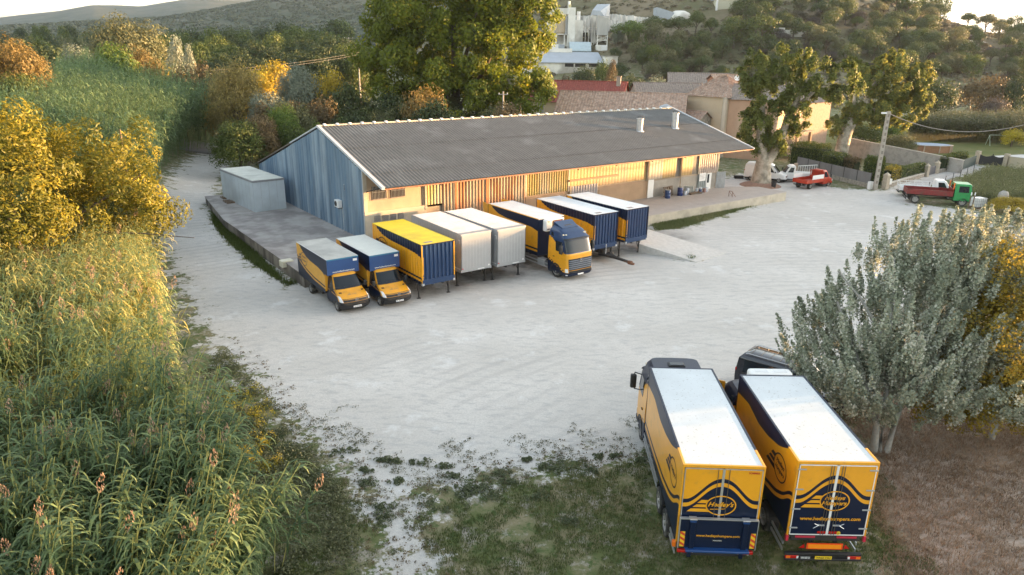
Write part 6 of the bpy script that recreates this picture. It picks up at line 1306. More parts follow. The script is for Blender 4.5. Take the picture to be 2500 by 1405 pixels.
reeds('tall_meadow_grass', 'tall uncut green grass behind the dumper truck at the right', [(p.x, p.y) for p in mdw], 2600, .9, 1.8, 6, 2, .55, .05, foliage('meadow_blade', (.06, .075, .025), (.15, .17, .06), (.27, .25, .11), .35), 64, plume=0, lean=(.05, .0))

# ------------------------------------------------------------------ grass, weeds and dry litter near the camera
def region_pts(n, x0, x1, y0, y1, test, r):
    o = np.empty((0, 2))
    while len(o) < n: c = np.stack([r.uniform(x0, x1, n * 2), r.uniform(y0, y1, n * 2)], 1); o = np.concatenate([o, c[test(c[:, 0], c[:, 1])]])
    return o[:n]
def vnoise(x, y, s=1., seed=0):
    return (np.sin(x * 1.7 * s + seed) * np.cos(y * 1.3 * s - seed * 2) + np.sin(x * .73 * s + y * .91 * s + seed * 3) + .6 * np.sin(x * 2.9 * s - y * 2.3 * s + seed)) / 2.6
def tufts(name, label, pts, nb, h, w_, m, r, spread=.06, lean=.5, vv=None, cat='grass'):
    n = len(pts); i = np.repeat(np.arange(n), nb); b = np.concatenate([pts[i] + r.normal(size=(len(i), 2)) * spread, np.zeros((len(i), 1))], 1); a = r.uniform(0, 6.28, len(i)); hh = h * r.uniform(.4, 1.3, len(i)); ln = lean * r.uniform(0, 1, len(i)) * hh
    s = np.stack([-np.sin(a), np.cos(a), 0 * a], -1) * w_ / 2; mid = b + np.stack([np.cos(a) * ln * .35, np.sin(a) * ln * .35, hh * .6], -1); tip = b + np.stack([np.cos(a) * ln, np.sin(a) * ln, hh], -1)
    v = np.clip((vv[i] if vv is not None else .5) * .6 + r.uniform(0, .5, len(i)), 0, 1); Q = np.concatenate([np.stack([b - s, b + s, mid + s * .8, mid - s * .8], 1), np.stack([mid - s * .8, mid + s * .8, tip + s * .1, tip - s * .1], 1)])
    return tag(quads_obj(name, Q, np.concatenate([v, v]), m), label, cat, kind='stuff')
rg = np.random.default_rng(71)
GB = foliage('grass_blade', (.06, .085, .025), (.13, .15, .055), (.27, .23, .12), .3); DB = foliage('dry_blade', (.13, .085, .05), (.30, .21, .14), (.46, .36, .26), .25)
ysd = lambda x, y: yard_sd(x, y)
drx = lambda x, y: x * .95 - y * .33 - 4.6
t1 = lambda x, y: (ysd(x, y) < -.1 + 1.2 * vnoise(x, y, 1.3, 2) - .5) & (drx(x, y) < 1.6 + vnoise(x, y, .9, 5)) & (vnoise(x, y, 1.1, 7) > -.45)
p = region_pts(30000, -12, 15, 15.5, 29, t1, rg); tufts('verge_grass', 'short green and straw grass in front of the gravel yard', p, 4, .10, .02, GB, rg, vv=.5 + .5 * vnoise(p[:, 0], p[:, 1], .8, 3))
t2 = lambda x, y: (drx(x, y) > .8 + 1.3 * vnoise(x, y, .9, 5)) & (ysd(x, y) < -.3)
p = region_pts(26000, 6, 34, 15.5, 42, t2, rg); tufts('dry_grass', 'flattened straw-coloured grass over the bare field at the lower right', p, 5, .16, .022, DB, rg, spread=.1, lean=2.4, vv=.5 + .5 * vnoise(p[:, 0], p[:, 1], .8, 9))
t3 = lambda x, y: (ysd(x, y) < .1) & (vnoise(x, y, .8, 1) > -.1)
hole_pts = lambda k: (lambda x, y: sdist(HOLES[k], x, y) > .1)
p = region_pts(2600, -34, -12, 46, 74, hole_pts(0), rg); tufts('dock_weeds', 'dark green weeds along the foot of the dock wall', p, 6, .3, .04, FM['green'], rg, spread=.14)
p = region_pts(5200, 10, 40, 60, 92, hole_pts(1), rg); tufts('dock_grass', 'rough grass strip in front of the right-hand dock', p, 5, .2, .035, GB, rg, spread=.14, vv=.5 + .5 * vnoise(p[:, 0], p[:, 1], .5, 4))
p = region_pts(700, 10, 20, 52, 68, hole_pts(2), rg); tufts('ramp_weeds', 'weeds along the side of the earth ramp', p, 6, .25, .035, FM['green'], rg, spread=.12)
def leafpatch(name, label, pts, nl, rad, h, size, m, r, vv=None, cat='weeds'):
    n = len(pts); i = np.repeat(np.arange(n), nl); rr = rad[i] * np.sqrt(r.uniform(0, 1, len(i))); a = r.uniform(0, 6.28, len(i)); C = np.stack([pts[i, 0] + np.cos(a) * rr, pts[i, 1] + np.sin(a) * rr, h * (1 - (rr / rad[i]) ** 2) * r.uniform(.2, 1, len(i)) + .03], -1)
    N_ = np.tile(np.array([0, 0, 1.]), (len(i), 1)); Q = leaves(r, C, N_, size, .7, .9); v = np.clip((vv[i] if vv is not None else .5) * .5 + r.uniform(0, .55, len(i)), 0, 1); return tag(quads_obj(name, Q, v, m), label, cat, kind='stuff')
vb = [(p.x, p.y) for p in (G(520, 830), G(600, 930), G(680, 1010), G(760, 1090), G(820, 1190), G(860, 1330), G(870, 1420), G(690, 1420), G(660, 1280), G(560, 1080), G(490, 900))]
tv = lambda x, y: (sdist(np.array(vb), x, y) > -.2) & (vnoise(x, y, 1.2, 11) > -.35)
p = region_pts(1000, -16, -3, 16, 37, tv, rg); leafpatch('verge_weeds', 'dense low leafy weeds between the reeds and the gravel', p, 20, rg.uniform(.15, .42, len(p)), .28, .085, foliage('weed_leaf', (.08, .10, .05), (.20, .20, .10), (.42, .27, .16), .35), rg, vv=.5 + .5 * vnoise(p[:, 0], p[:, 1], 1, 6))
fl = [G(a, b) for a, b in ((560, 980), (590, 1000), (620, 1030), (600, 960), (640, 1010), (580, 1110), (610, 1130), (640, 1090), (655, 1150), (600, 1150), (575, 1090))]
pf = np.array([(q.x + rg.normal() * .25, q.y + rg.normal() * .35) for q in fl for _ in range(7)]); leafpatch('yellow_weeds', 'yellow-flowering weeds along the edge of the reeds', pf, 60, rg.uniform(.2, .5, len(pf)), .5, .07, FM['lemon'], rg)
pd = [(1160, 1195, .8), (1215, 1160, .9), (1180, 1205, .7), (1052, 1235, .7), (1130, 1205, .5), (1370, 1138, .7), (1345, 1145, .5), (975, 1178, .4), (935, 1125, .35), (840, 1105, .5), (900, 1180, .35), (1090, 1140, .35), (1460, 1118, .3), (1240, 1180, .4), (1570, 1130, .4), (1440, 1150, .4), (1020, 1130, .3), (1100, 1165, .35), (940, 1240, .45), (930, 1265, .4), (895, 1150, .3), (1500, 1115, .25), (1285, 1125, .2), (1310, 1215, .4), (1385, 1275, .4), (960, 1130, .3)]
pp = []; rr = []
for a, b, s in pd:
    g = G(a, b)
    for _ in range(int(7 + s * 10)): pp.append((g.x + rg.normal() * s * .55, g.y + rg.normal() * s * .36)); rr.append(rg.uniform(.06, .22) * (.6 + s))
ext = region_pts(900, -12, 12, 19, 30, lambda x, y: (ysd(x, y) > -.4) & (ysd(x, y) < 2.6 + 1.6 * vnoise(x, y, 1.1, 13)) & (vnoise(x, y, 2.3, 17) > .0), rg)
leafpatch('creeping_weeds', 'thin creeping weeds speckled over the edge of the gravel', ext, 12, rg.uniform(.05, .22, len(ext)), .05, .05, foliage('creeper_leaf', (.05, .06, .03), (.13, .13, .07), (.25, .2, .12), .3), rg)
leafpatch('gravel_weeds', 'dark green weed patches creeping onto the gravel in front', np.array(pp), 34, np.array(rr), .12, .075, foliage('patch_leaf', (.05, .07, .035), (.13, .15, .075), (.24, .21, .13), .3), rg)
sp = lambda x, y: (ysd(x, y) > -.5) & (ysd(x, y) < 1.3 + .8 * vnoise(x, y, 1.4, 3)) & (y < 40)
p = region_pts(700, -16, 14, 16, 40, sp, rg); leafpatch('scattered_weeds', 'small scattered weeds along the ragged gravel edge', p, 9, rg.uniform(.05, .16, len(p)), .06, .06, FM['brown'], rg)
# ------------------------------------------------------------------ village behind the barn
TILE = mat('old_clay_tile', (.34, .22, .16), .9, var=.5, scale=1.6, col2=(.40, .33, .27), scale2=6, amt2=.5, bump=.5); TILEG = mat('grey_clay_tile', (.22, .18, .155), .9, var=.3, scale=2.5, col2=(.30, .26, .22), scale2=6, amt2=.5, bump=.5)
RTILE = mat('red_roof_tile', (.24, .055, .04), .75, var=.2, scale=2, col2=(.30, .09, .06), scale2=5, amt2=.4)
CREAM = mat('cream_wall', (.52, .43, .31), .9, var=.08, scale=.6); APR = mat('apricot_wall', (.44, .29, .20), .9, var=.12, scale=.6, col2=(.48, .38, .28), amt2=.3); STONE = mat('rubble_stone', (.34, .30, .25), .95, var=.35, scale=3.5, col2=(.22, .19, .16), scale2=2.4, amt2=.5, bump=.8)
ROUGH = mat('rough_cast', (.38, .29, .22), .95, var=.25, scale=1.2, col2=(.28, .2, .15), amt2=.5, bump=.4); FRAME = mat('pale_window_frame', (.55, .48, .40), .7)
def tiled(mb, a, b, c, d, m, pitch=.45, amp=.07, sag=0.):
    """a-b eaves, d-c ridge; ribs run from eaves to ridge"""
    a, b, c, d = map(Vector, (a, b, c, d)); n = max(4, int((b - a).length / pitch) * 2); nn = (b - a).cross(d - a).normalized()
    if nn.z < 0: nn = -nn
    vs = []; k = 6
    for i in range(n + 1):
        t = i / n; p, q = a.lerp(b, t), d.lerp(c, t)
        for j in range(k + 1): s = j / k; vs.append(p.lerp(q, s) + nn * (amp * (i % 2) + .012 * ((i * 7 + j * 3) % 5)) - Vector((0, 0, sag * math.sin(math.pi * s))))
    mb.add(vs, [(i * (k + 1) + j, (i + 1) * (k + 1) + j, (i + 1) * (k + 1) + j + 1, i * (k + 1) + j + 1) for i in range(n) for j in range(k)], m)
def house(name, label, loc, rz, L, W, hw, hr, wallm, roofm, wins=(), hip=0., chim=None, over=.35, cat='house', rows=None):
    """L along x, W along y, ridge along x; origin at front-left corner (front faces -y)"""
    t = thing(name, label, cat, loc, rz); a = MB(); a.box(0, L, 0, W, -2, hw, wallm)
    if not hip: a.prism([(0, hw - .01), (W, hw - .01), (W / 2, hr - .08)], .002, L - .002, wallm, 'x')
    a.build('wall', t); r = MB(); o = over; s = (hr - hw) / (W / 2)
    tiled(r, (-o, -o, hw - o * s + .06), (L + o, -o, hw - o * s + .06), (L + o - hip, W / 2, hr), (-o + hip, W / 2, hr), roofm); tiled(r, (L + o, W + o, hw - o * s + .06), (-o, W + o, hw - o * s + .06), (-o + hip, W / 2, hr), (L + o - hip, W / 2, hr), roofm)
    if hip: tiled(r, (-o, W + o, hw - o * s + .06), (-o, -o, hw - o * s + .06), (-o + hip, W / 2, hr), (-o + hip, W / 2, hr), roofm); tiled(r, (L + o, -o, hw - o * s + .06), (L + o, W + o, hw - o * s + .06), (L + o - hip, W / 2, hr), (L + o - hip, W / 2, hr), roofm)
    r.tube([(-o + hip, W / 2, hr + .05), (L + o - hip, W / 2, hr + .05)], .13, roofm, 7); rf = r.build('roof', t)
    if chim: c = MB(); c.box(chim[0] - .4, chim[0] + .4, chim[1] - .3, chim[1] + .3, hr - 1.2, hr + 1.0, GREND); c.box(chim[0] - .48, chim[0] + .48, chim[1] - .38, chim[1] + .38, hr + 1.0, hr + 1.12, TILE); c.build('chimney', rf)
    for f, u, z, w_, h_, mt in wins:
        q = MB()
        if f == 's': q.box(u - w_ / 2 - .12, u + w_ / 2 + .12, -.06, .01, z - .12, z + h_ + .14, FRAME); q.box(u - w_ / 2, u + w_ / 2, -.075, -.06, z, z + h_, mt)
        if f == 'e': q.box(L - .01, L + .06, u - w_ / 2 - .12, u + w_ / 2 + .12, z - .12, z + h_ + .14, FRAME); q.box(L + .06, L + .075, u - w_ / 2, u + w_ / 2, z, z + h_, mt)
        if f == 'w': q.box(-.06, .01, u - w_ / 2 - .12, u + w_ / 2 + .12, z - .12, z + h_ + .14, FRAME); q.box(-.075, -.06, u - w_ / 2, u + w_ / 2, z, z + h_, mt)
        q.build('window', t)
    return t, rf
SHUT = mat('grey_shutter', (.32, .34, .34), .7); BRN = mat('brown_opening', (.16, .08, .05), .8)
def frame(px0, py0, D0, px1, py1, D1):
    a, b = atY(px0, py0, D0), atY(px1, py1, D1); return a, b, math.atan2(b.y - a.y, b.x - a.x), math.hypot(b.x - a.x, b.y - a.y)
# red-roofed house: eaves from (1285,245) to (1460,262), ridge from (1320,200) to (1510,215)
a, b, yw, L = frame(1288, 246, 140, 1470, 258, 136)
t, rf = house('red_roofed_house', 'house with a regular red tiled roof and three skylights behind the barn', (a.x, a.y, 0), yw, L + 3.5, 10.5, a.z, a.z + 3.6, CREAM, RTILE, [('s', 2.6, a.z - 2.7, 1.2, 2.2, SHUT), ('s', 6.8, a.z - 2.3, .5, 1.1, BRN), ('s', 8.0, a.z - 2.3, .5, 1.1, BRN), ('s', 11.3, a.z - 2.7, 1.6, 2.2, SHUT)], chim=(L + 2.2, 4.4))
for i in range(3):
    q = MB(); x = 4.2 + i * 3.3; s = 3.6 / 5.25; y0, y1 = 1.5, 2.6; z = a.z
    q.add([(x, y0, z + y0 * s + .16), (x + 1, y0, z + y0 * s + .16), (x + 1, y1, z + y1 * s + .16), (x, y1, z + y1 * s + .16), (x, y0, z + y0 * s), (x + 1, y0, z + y0 * s), (x + 1, y1, z + y1 * s), (x, y1, z + y1 * s)], [(0, 1, 2, 3), (0, 4, 5, 1), (1, 5, 6, 2), (2, 6, 7, 3), (3, 7, 4, 0)], mat('skylight', (.3, .36, .4), .1)); q.build('skylight', rf)
# long brown tiled barn: eaves hidden by the barn ridge, ridge (1435,225)->(1665,243)
a, b, yw, L = frame(1352, 282, 118, 1690, 300, 113)
house('brown_roofed_house', 'long low building with a weathered brown clay-tile roof right behind the barn ridge', (a.x, a.y, 0), yw - .02, L - 1.5, 13.5, a.z - .2, a.z + 3.5, ROUGH, TILE)
q = thing('roof_cowl', 'grey curved metal extraction duct above the right end of the barn ridge', 'duct', atY(1640, 285, 112)); a_ = MB(); a_.tube([(0, 0, -3), (0, 0, -.2), (-.25, 0, .75), (-1, 0, 1.1), (-1.7, 0, .8)], .8, STEEL, 14); a_.build('duct', q, 60)
# cream house with hipped roof
a, b, yw, L = frame(1676, 226, 122, 1778, 230, 116)
house('cream_house', 'tall cream house with a hipped brown tile roof left of the first plane tree', (a.x, a.y, 0), yw, L, 8.5, a.z - .3, a.z + 2.7, CREAM, TILE, [('e', 4, a.z - 3.2, .9, 1.3, BRN)], hip=3.6)
q = MB(); q.box(L - .5, L + .04, -.5, .0, -1, a.z - .4, mat('pale_pilaster', (.50, .44, .36), .85, var=.3, scale=1, stretch=(1, 1, .2))); o = q.build('quoin', bpy.data.objects['cream_house']); q = MB(); q.cyl((.25, -.12, 0), (.25, -.12, a.z - .5), .06, .06, CHAS, 8); q.cyl((L - .7, -.12, 4), (L - .7, -.12, a.z - .5), .06, .06, CHAS, 8); q.build('downpipe', bpy.data.objects['cream_house'])
a2 = a.copy(); M = Matrix.Translation((a2.x, a2.y, 0)) @ Matrix.Rotation(yw, 4, 'Z'); p = M @ Vector((L + .05, .4, 0))
house('apricot_house', 'apricot rendered house wing partly hidden by the first plane tree', (p.x, p.y, 0), yw + .35, 7.5, 7.5, a.z - .6, a.z + 1.5, APR, TILEG, [('s', 3.2, 5.6, .8, 1.1, BRN)])
p = M @ Vector((-4.5, -3.2, 0)); house('rubble_outhouse', 'rubble-stone outhouse with a sloping tiled roof below the cream house', (p.x, p.y, 0), yw, 9.8, 2.9, 6.1, 7.1, STONE, TILE)
for k, (px, py, D, w_, lb) in enumerate(((1560, 232, 138, 13, 'low grey-tiled roof left of the cream house'), (1635, 205, 150, 12, 'grey-tiled roof below the bright green creeper'))):
    a = atY(px, py, D); house('grey_roofed_house', lb, (a.x, a.y, 0), .06 - .2 * k, w_, 9, a.z - .4, a.z + 2.0, STONE, TILEG)
a = atY(1748, 205, 135); t, rf = house('roof_turret', 'small brick-red roof turret with a white satellite dish beside the first plane tree', (a.x, a.y, 0), .1, 4.5, 4.5, a.z + .6, a.z + 1.5, mat('brick_red', (.36, .17, .10), .9, var=.25, scale=3), TILE)
q = MB(); q.lathe([(.02, 0), (.3, .03), (.5, .12), (.48, .13), (.28, .05), (.01, .02)], WHT, 18, Matrix.Translation((3.6, -.6, a.z + 1.0)) @ Matrix.Rotation(R(70), 4, 'X')); q.cyl((3.6, -.6, a.z + 1), (3.6, .1, a.z + .6), .03, .03, CHAS, 6); q.build('satellite_dish', t)
# stone house between the plane trees
a, b, yw, L = frame(1935, 262, 120, 2030, 250, 128)
t, rf = house('stone_house', 'sunlit stone house between the two plane trees with a small framed window', (a.x, a.y, 0), yw, L, 9, a.z + .4, a.z + 1.6, mat('pinkish_stone', (.33, .245, .19), .95, var=.25, scale=2.5, bump=.5), TILEG, [('s', 2.2, a.z - 2.4, .8, 1.5, BRN), ('s', 2.2, 2.7, 1.3, 2.0, BRN)], over=.2)
q = MB(); q.box(-3.2, 1.2, -3.4, -.1, 1.3, 1.45, CONC); q.box(-3.2, 1.2, -3.4, -3.2, 0, 4.0, mat('terrace_post', (.3, .25, .2), .9)) if False else None
for x, y in ((-3, -3.2), (1, -3.2)): q.box(x - .2, x + .2, y - .2, y + .2, 0, 4.1, ROUGH)
q.box(-3.4, 1.4, -3.6, .0, 4.1, 4.25, TILEG); q.box(-3.2, 1.2, -.12, -.05, 1.4, 4.1, DARK); q.box(-2.8, -1.6, -3.35, -3.25, 0, 1.3, CONC); q.build('porch', t)
# white shed at the foot of the hill and quarry plant
WS = mat('whitewashed_wall', (.72, .70, .63), .9, var=.15, scale=.5, col2=(.36, .34, .30), amt2=.5); SR = mat('grey_sheet_roof', (.38, .42, .47), .6, .1, var=.08, scale=.4)
g = GT(1310, 186); D = g.y; a = atY(1300, 152, D); b = atY(1472, 152, D + 3); zb = min(g.z, 7) - 1; yw = math.atan2(b.y - a.y, b.x - a.x); L = math.hypot(b.x - a.x, b.y - a.y); hh = a.z - zb
t = thing('white_shed', 'long whitewashed shed with a pale grey sheet roof at the foot of the quarry hill', 'shed', (a.x, a.y, zb), yw); q = MB(); q.box(-3, L, 0, 9, -3, hh, WS); q.build('wall', t)
q = MB(); q.add([(-3.3, -.6, hh + .05), (L + .3, -.6, hh + .05), (L + .3, 9.6, hh + 3.6), (-3.3, 9.6, hh + 3.6), (-3.3, -.6, hh - .2), (L + .3, -.6, hh - .2), (L + .3, 9.6, hh - .2), (-3.3, 9.6, hh - .2)], [(0, 1, 2, 3), (0, 4, 5, 1), (1, 5, 6, 2), (2, 6, 7, 3), (3, 7, 4, 0)], SR); q.build('roof', t)
for x0, x1 in ((-1.8, .4), (11.8, 15.0), (15.5, 19.4), (20.6, 24.2)): q = MB(); q.box(x0, x1, -.05, .02, hh - 1.5, hh - .35, DARK); q.build('window', t)
q = MB(); q.box(L + .4, L + 5.4, -.2, 4, -2, hh + 2.2, WS); q.box(L + .2, L + 5.6, -.4, 4.2, hh + 2.2, hh + 2.45, GREND); q.build('tower', t)
q = MB(); q.box(5.5, 16, 8.9, 9.1, hh + 3.4, hh + 4.8, WS); q.build('parapet', t)
t = thing('low_annexe', 'broken low white annexe right of the white shed', 'shed', (b.x + 6.5, b.y + 2, zb), yw); q = MB(); q.box(0, 5, 0, 4, -2, 3.2, WS); q.box(1, 4.2, -.05, .0, 1.6, 2.9, DARK); q.build('wall', t); q = MB(); q.box(-.2, 5.2, -.2, 4.2, 3.2, 3.35, SR); q.build('roof', t)
# quarry
QW = mat('quarry_white', (.74, .72, .66), .85, var=.12, scale=.4, col2=(.42, .40, .36), amt2=.4); QT = mat('silo_tan', (.42, .34, .24), .8, var=.15); QG = mat('quarry_grey', (.36, .40, .44), .6, .1, var=.1, scale=.5)
gq = GT(1400, 116); DQ = gq.y; zq = gq.z - 1.5; SC = DQ / FPX
def qx(px): return atY(px, 110, DQ).x
def qz(py, px=1400): return atY(px, py, DQ).z - zq
def quarry(name, label, cat): return thing(name, label, cat, (0, DQ, zq))
def qb(q, px0, px1, py0, py1, d0, d1, m): q.box(qx(px0), qx(px1), d0, d1, qz(py1) if py1 < 900 else -6, qz(py0), m)
t = quarry('quarry_hall', 'big white quarry building with a flat top and a tan silo in front', 'factory'); q = MB(); qb(q, 1337, 1401, 20, 999, 2, 14, QW); q.build('wall', t)
q = MB(); q.cyl((qx(1368), -.5, qz(80)), (qx(1368), -.5, qz(40)), 2.0, 2.0, QT, 18); q.cyl((qx(1368), -.5, qz(90)), (qx(1368), -.5, qz(80)), .5, 2.0, QT, 18); q.build('silo', t); q = MB(); q.cyl((qx(1380), -.5, qz(84)), (qx(1380), -.5, qz(42)), 1.2, 1.2, GREYC, 16); q.build('silo', t)
q = MB(); qb(q, 1384, 1401, 20, 999, -3, 2, QW); q.build('lift_tower', t)
q = MB(); q.cyl((qx(1386), 0, qz(40)), (qx(1386), 0, qz(4)), .5, .5, WHT, 12); q.box(qx(1379), qx(1392), -1.5, 1.5, qz(38), qz(36), QT); q.box(qx(1384), qx(1391), -1, 1, qz(30), qz(12), mat('silo_yellow', (.5, .45, .25), .7)); q.build('chimney', t)
q = MB()
for px in (1356, 1376, 1384): q.box(qx(px) - .2, qx(px) + .2, -3.2, -2.8, -3, qz(84), QW)
q.box(qx(1355), qx(1385), -3.2, 0, qz(86), qz(84), QW); q.build('gantry', t)
t = quarry('quarry_block', 'plain white block with a thin chimney right of the big quarry building', 'factory'); q = MB(); qb(q, 1402, 1422, 50, 999, 0, 8, QW); q.build('wall', t); q = MB(); q.cyl((qx(1412), 4, qz(52)), (qx(1412), 4, qz(27)), .75, .7, WHT, 12); q.build('chimney', t)
t = quarry('conveyor_house', 'grey-roofed tower on a white stone base among the quarry buildings', 'factory'); q = MB(); x0, x1 = qx(1444), qx(1471); q.box(x0, x1, 3, 9, -4, qz(36), QW); q.build('base', t)
q = MB(); q.add([(x0, 2.6, qz(36)), (x1 + .5, 2.6, qz(38)), (x1 + 3.4, 10, qz(36)), (x0, 10, qz(36)), (x0, 2.6, qz(24)), (x1 - 1.2, 2.6, qz(25)), (x1 + 3.4, 10, qz(5)), (x0 + 2.6, 10, qz(6))], [(0, 1, 5, 4), (1, 2, 6, 5), (2, 3, 7, 6), (3, 0, 4, 7), (4, 5, 6, 7)], QG); q.build('tower_head', t)
t = quarry('loading_hopper', 'tall pale hopper standing on braced steel legs at the quarry', 'hopper'); x0, x1 = qx(1454), qx(1480); q = MB(); q.add([(x0, -4, qz(86)), (x1, -4, qz(86)), (x1, 2, qz(86)), (x0, 2, qz(86)), (x0, -4, qz(38)), (x1, -4, qz(46)), (x1, 2, qz(46)), (x0, 2, qz(38))], [(0, 1, 5, 4), (1, 2, 6, 5), (2, 3, 7, 6), (3, 0, 4, 7), (4, 5, 6, 7), (3, 2, 1, 0)], mat('hopper_panel', (.44, .43, .40), .7, var=.15, scale=1, stretch=(1, 1, .2))); q.build('bin', t)
q = MB()
for x in (x0 + .2, x1 - .2):
    for y in (-3.8, 1.8): q.box(x - .18, x + .18, y - .18, y + .18, -3, qz(86), QW)
for y in (-3.9,): q.tube([(x0 + .2, y, qz(98)), (x1 - .2, y, qz(88))], .1, QW, 5); q.tube([(x0 + .2, y, qz(88)), (x1 - .2, y, qz(98))], .1, QW, 5); q.box(x0, x1, y - .1, y + .1, qz(99), qz(97), QW)
q.build('leg_frame', t)
t = quarry('conveyor_bridge', 'white lattice conveyor bridge left of the hopper', 'conveyor'); q = MB()
for zz in (66, 72, 78): q.box(qx(1422), qx(1455), 0, 1.5, qz(zz + 1), qz(zz), QW)
for px in (1428, 1436, 1444, 1450): q.box(qx(px) - .15, qx(px) + .15, 0, .3, -3, qz(66), QW)
q.build('frame', t); q = MB(); q.box(qx(1423), qx(1433), 1.5, 3, qz(90), qz(79), DARK); q.build('opening', t)
t = quarry('tarpaulin_shelter', 'pale blue curved tarpaulin shelter in front of the quarry blocks', 'shelter'); q = MB(); n = 14; x0, x1 = qx(1388), qx(1439)
pr_ = [(-8 + 6 * i / n, .3 + 3.2 * math.sin(math.pi * min(i / n * .75, 1))) for i in range(n + 1)]; q.prism(pr_ + [(-2, 0), (-8, 0)], x0, x1, mat('pale_tarp', (.45, .54, .58), .6, var=.1, scale=1), 'x'); q.build('cover', t, 40)
for k, (px, w_) in enumerate(((1352, 3.0), (1368, 2.4), (1458, 2.2), (1470, 2.6))):
    x = qx(px); q = MB(); q.rbox(x - w_ / 2, x + w_ / 2, -7, -3.5, 0, 2.4, [WHT, QG, QW, WHT][k], .2); tag(q.build('site_container', None, loc=(0, DQ, zq)), ['leftmost pale container at the foot of the quarry hall', 'second pale container at the foot of the quarry hall', 'pale container under the left legs of the hopper', 'pale container under the right legs of the hopper'][k], 'container', 'containers at the quarry')
# white cut face, slanting sheds and pale building at the top
def cliff():
    r = np.random.default_rng(5); xs = np.linspace(qx(1405), qx(1640), 60); vs = []; n = 9; y0 = DQ + 14
    top = interp_keys([(1405, 36), (1440, 38), (1475, 36), (1500, 33), (1560, 38), (1600, 42), (1640, 50)])
    for i, x in enumerate(xs):
        px = 1405 + 235 * i / 59; zt = atY(px, float(top(px)), y0).z + r.normal() * .15
        for j in range(n): vs.append((x + r.normal() * .3, y0 + j * .7 + r.normal() * .4, zq - 4 + (zt - zq + 4) * j / (n - 1)))
    q = MB(); q.add(vs, [(i * n + j, (i + 1) * n + j, (i + 1) * n + j + 1, i * n + j + 1) for i in range(59) for j in range(n - 1)], mat('limestone_cut', (.62, .60, .55), .95, var=.2, scale=.5, col2=(.40, .38, .34), scale2=.25, amt2=.4, bump=.5)); q.add([vs[i * n + n - 1] for i in range(60)] + [(vs[i * n + n - 1][0], y0 + 26, vs[i * n + n - 1][2] + 1.) for i in range(60)], [(i, i + 1, 61 + i, 60 + i) for i in range(59)], mat('hill_turf', (.12, .105, .07), .95, var=.35, scale=.6, col2=(.06, .065, .035), amt2=.6)); tag(q.build('quarry_cliff', None, 30), kind='structure')
cliff()
p = GT(1600, 52); Dp = p.y; t = thing('slanting_shed', 'slanting grey sheet-metal shed on the edge of the quarry cliff', 'shed', (0, Dp, p.z)); X = lambda px, py=50: atY(px, py, Dp); q = MB(); q.prism([(X(1602).x, -5), (X(1646).x, -5), (X(1646, 32).x, X(1646, 31).z - p.z), (X(1604, 19).x, X(1604, 18).z - p.z)], 0, 8, QG, 'y'); q.build('wall', t)
t = thing('chalk_heap', 'white heap of chalk right of the slanting metal shed', 'heap', (X(1662).x, Dp + 3, p.z)); q = MB(); q.lathe([(5.4, -4), (5.2, 1.5), (4, 3.4), (2, 4.3), (.01, 4.4)], QW, 16); q.build('heap', t, 60)
p = GT(1785, 22); Dp = p.y; t = thing('hilltop_building', 'pale flat building with a tall corner post at the top of the hill', 'building', (0, Dp, p.z)); q = MB(); q.box(atY(1751, 20, Dp).x, atY(1820, 20, Dp).x, 0, 10, -4, atY(1780, -1, Dp).z - p.z, mat('pale_hill_wall', (.52, .50, .38), .9, var=.1)); q.build('wall', t); q = MB(); q.box(atY(1749, 20, Dp).x, atY(1822, 20, Dp).x, -.3, 10.3, atY(1780, -1, Dp).z - p.z, atY(1780, -6, Dp).z - p.z, QG); q.build('roof', t); q = MB(); xx = atY(1749, 20, Dp).x; q.box(xx - .4, xx + .4, -.6, -.1, -6, atY(1780, -6, Dp).z - p.z, WHT); q.build('corner_post', t)
p = GT(1928, 92); t = thing('ruined_wall', 'low broken white wall on the slope above the plane trees', 'wall', p); q = MB(); q.box(-5, 1, 0, .6, -1, 2.6, WS); q.box(1.8, 7, 0, .6, -1, 2.2, WS); q.box(-5, -2, .6, 3, -1, 3.4, WS); q.build('wall', t)
# far white road glimpses and meadow
def sheet(name, pts, m, z=.03, kind='structure'):
    q = MB(); vs = [G(a, b, .0) for a, b in pts]; q.add([(v.x, v.y, max(tz(v.x, v.y), 0) + z) for v in vs], [tuple(range(len(vs)))], m); return tag(q.build(name), kind=kind)
WR = mat('white_road', (.55, .54, .52), .9, var=.08, scale=.3)
sheet('far_road', [(800, 199), (905, 203), (905, 193), (800, 190)], WR); sheet('asphalt_road', [(440, 384), (530, 384), (545, 358), (440, 358)], mat('asphalt', (.16, .16, .165), .9, var=.1, scale=2), .02)
q = MB()
for yy in (0,): 
    a, b = G(440, 375), G(540, 375); q.add([(a.x, a.y, .03), (b.x, b.y, .03), (b.x, b.y + .15, .03), (a.x, a.y + .15, .03)], [(0, 1, 2, 3)], WHT)
tag(q.build('road_marking'), kind='structure')
sheet('side_road', [(2330, 222), (2390, 222), (2385, 232), (2330, 236)], WR); sheet('house_drive', [(2425, 400), (2520, 404), (2520, 388), (2425, 386)], WR)
sheet('garden_lane', [(2215, 452), (2380, 408), (2398, 412), (2250, 460)], mat('pale_lane', (.42, .40, .38), .9, var=.12))
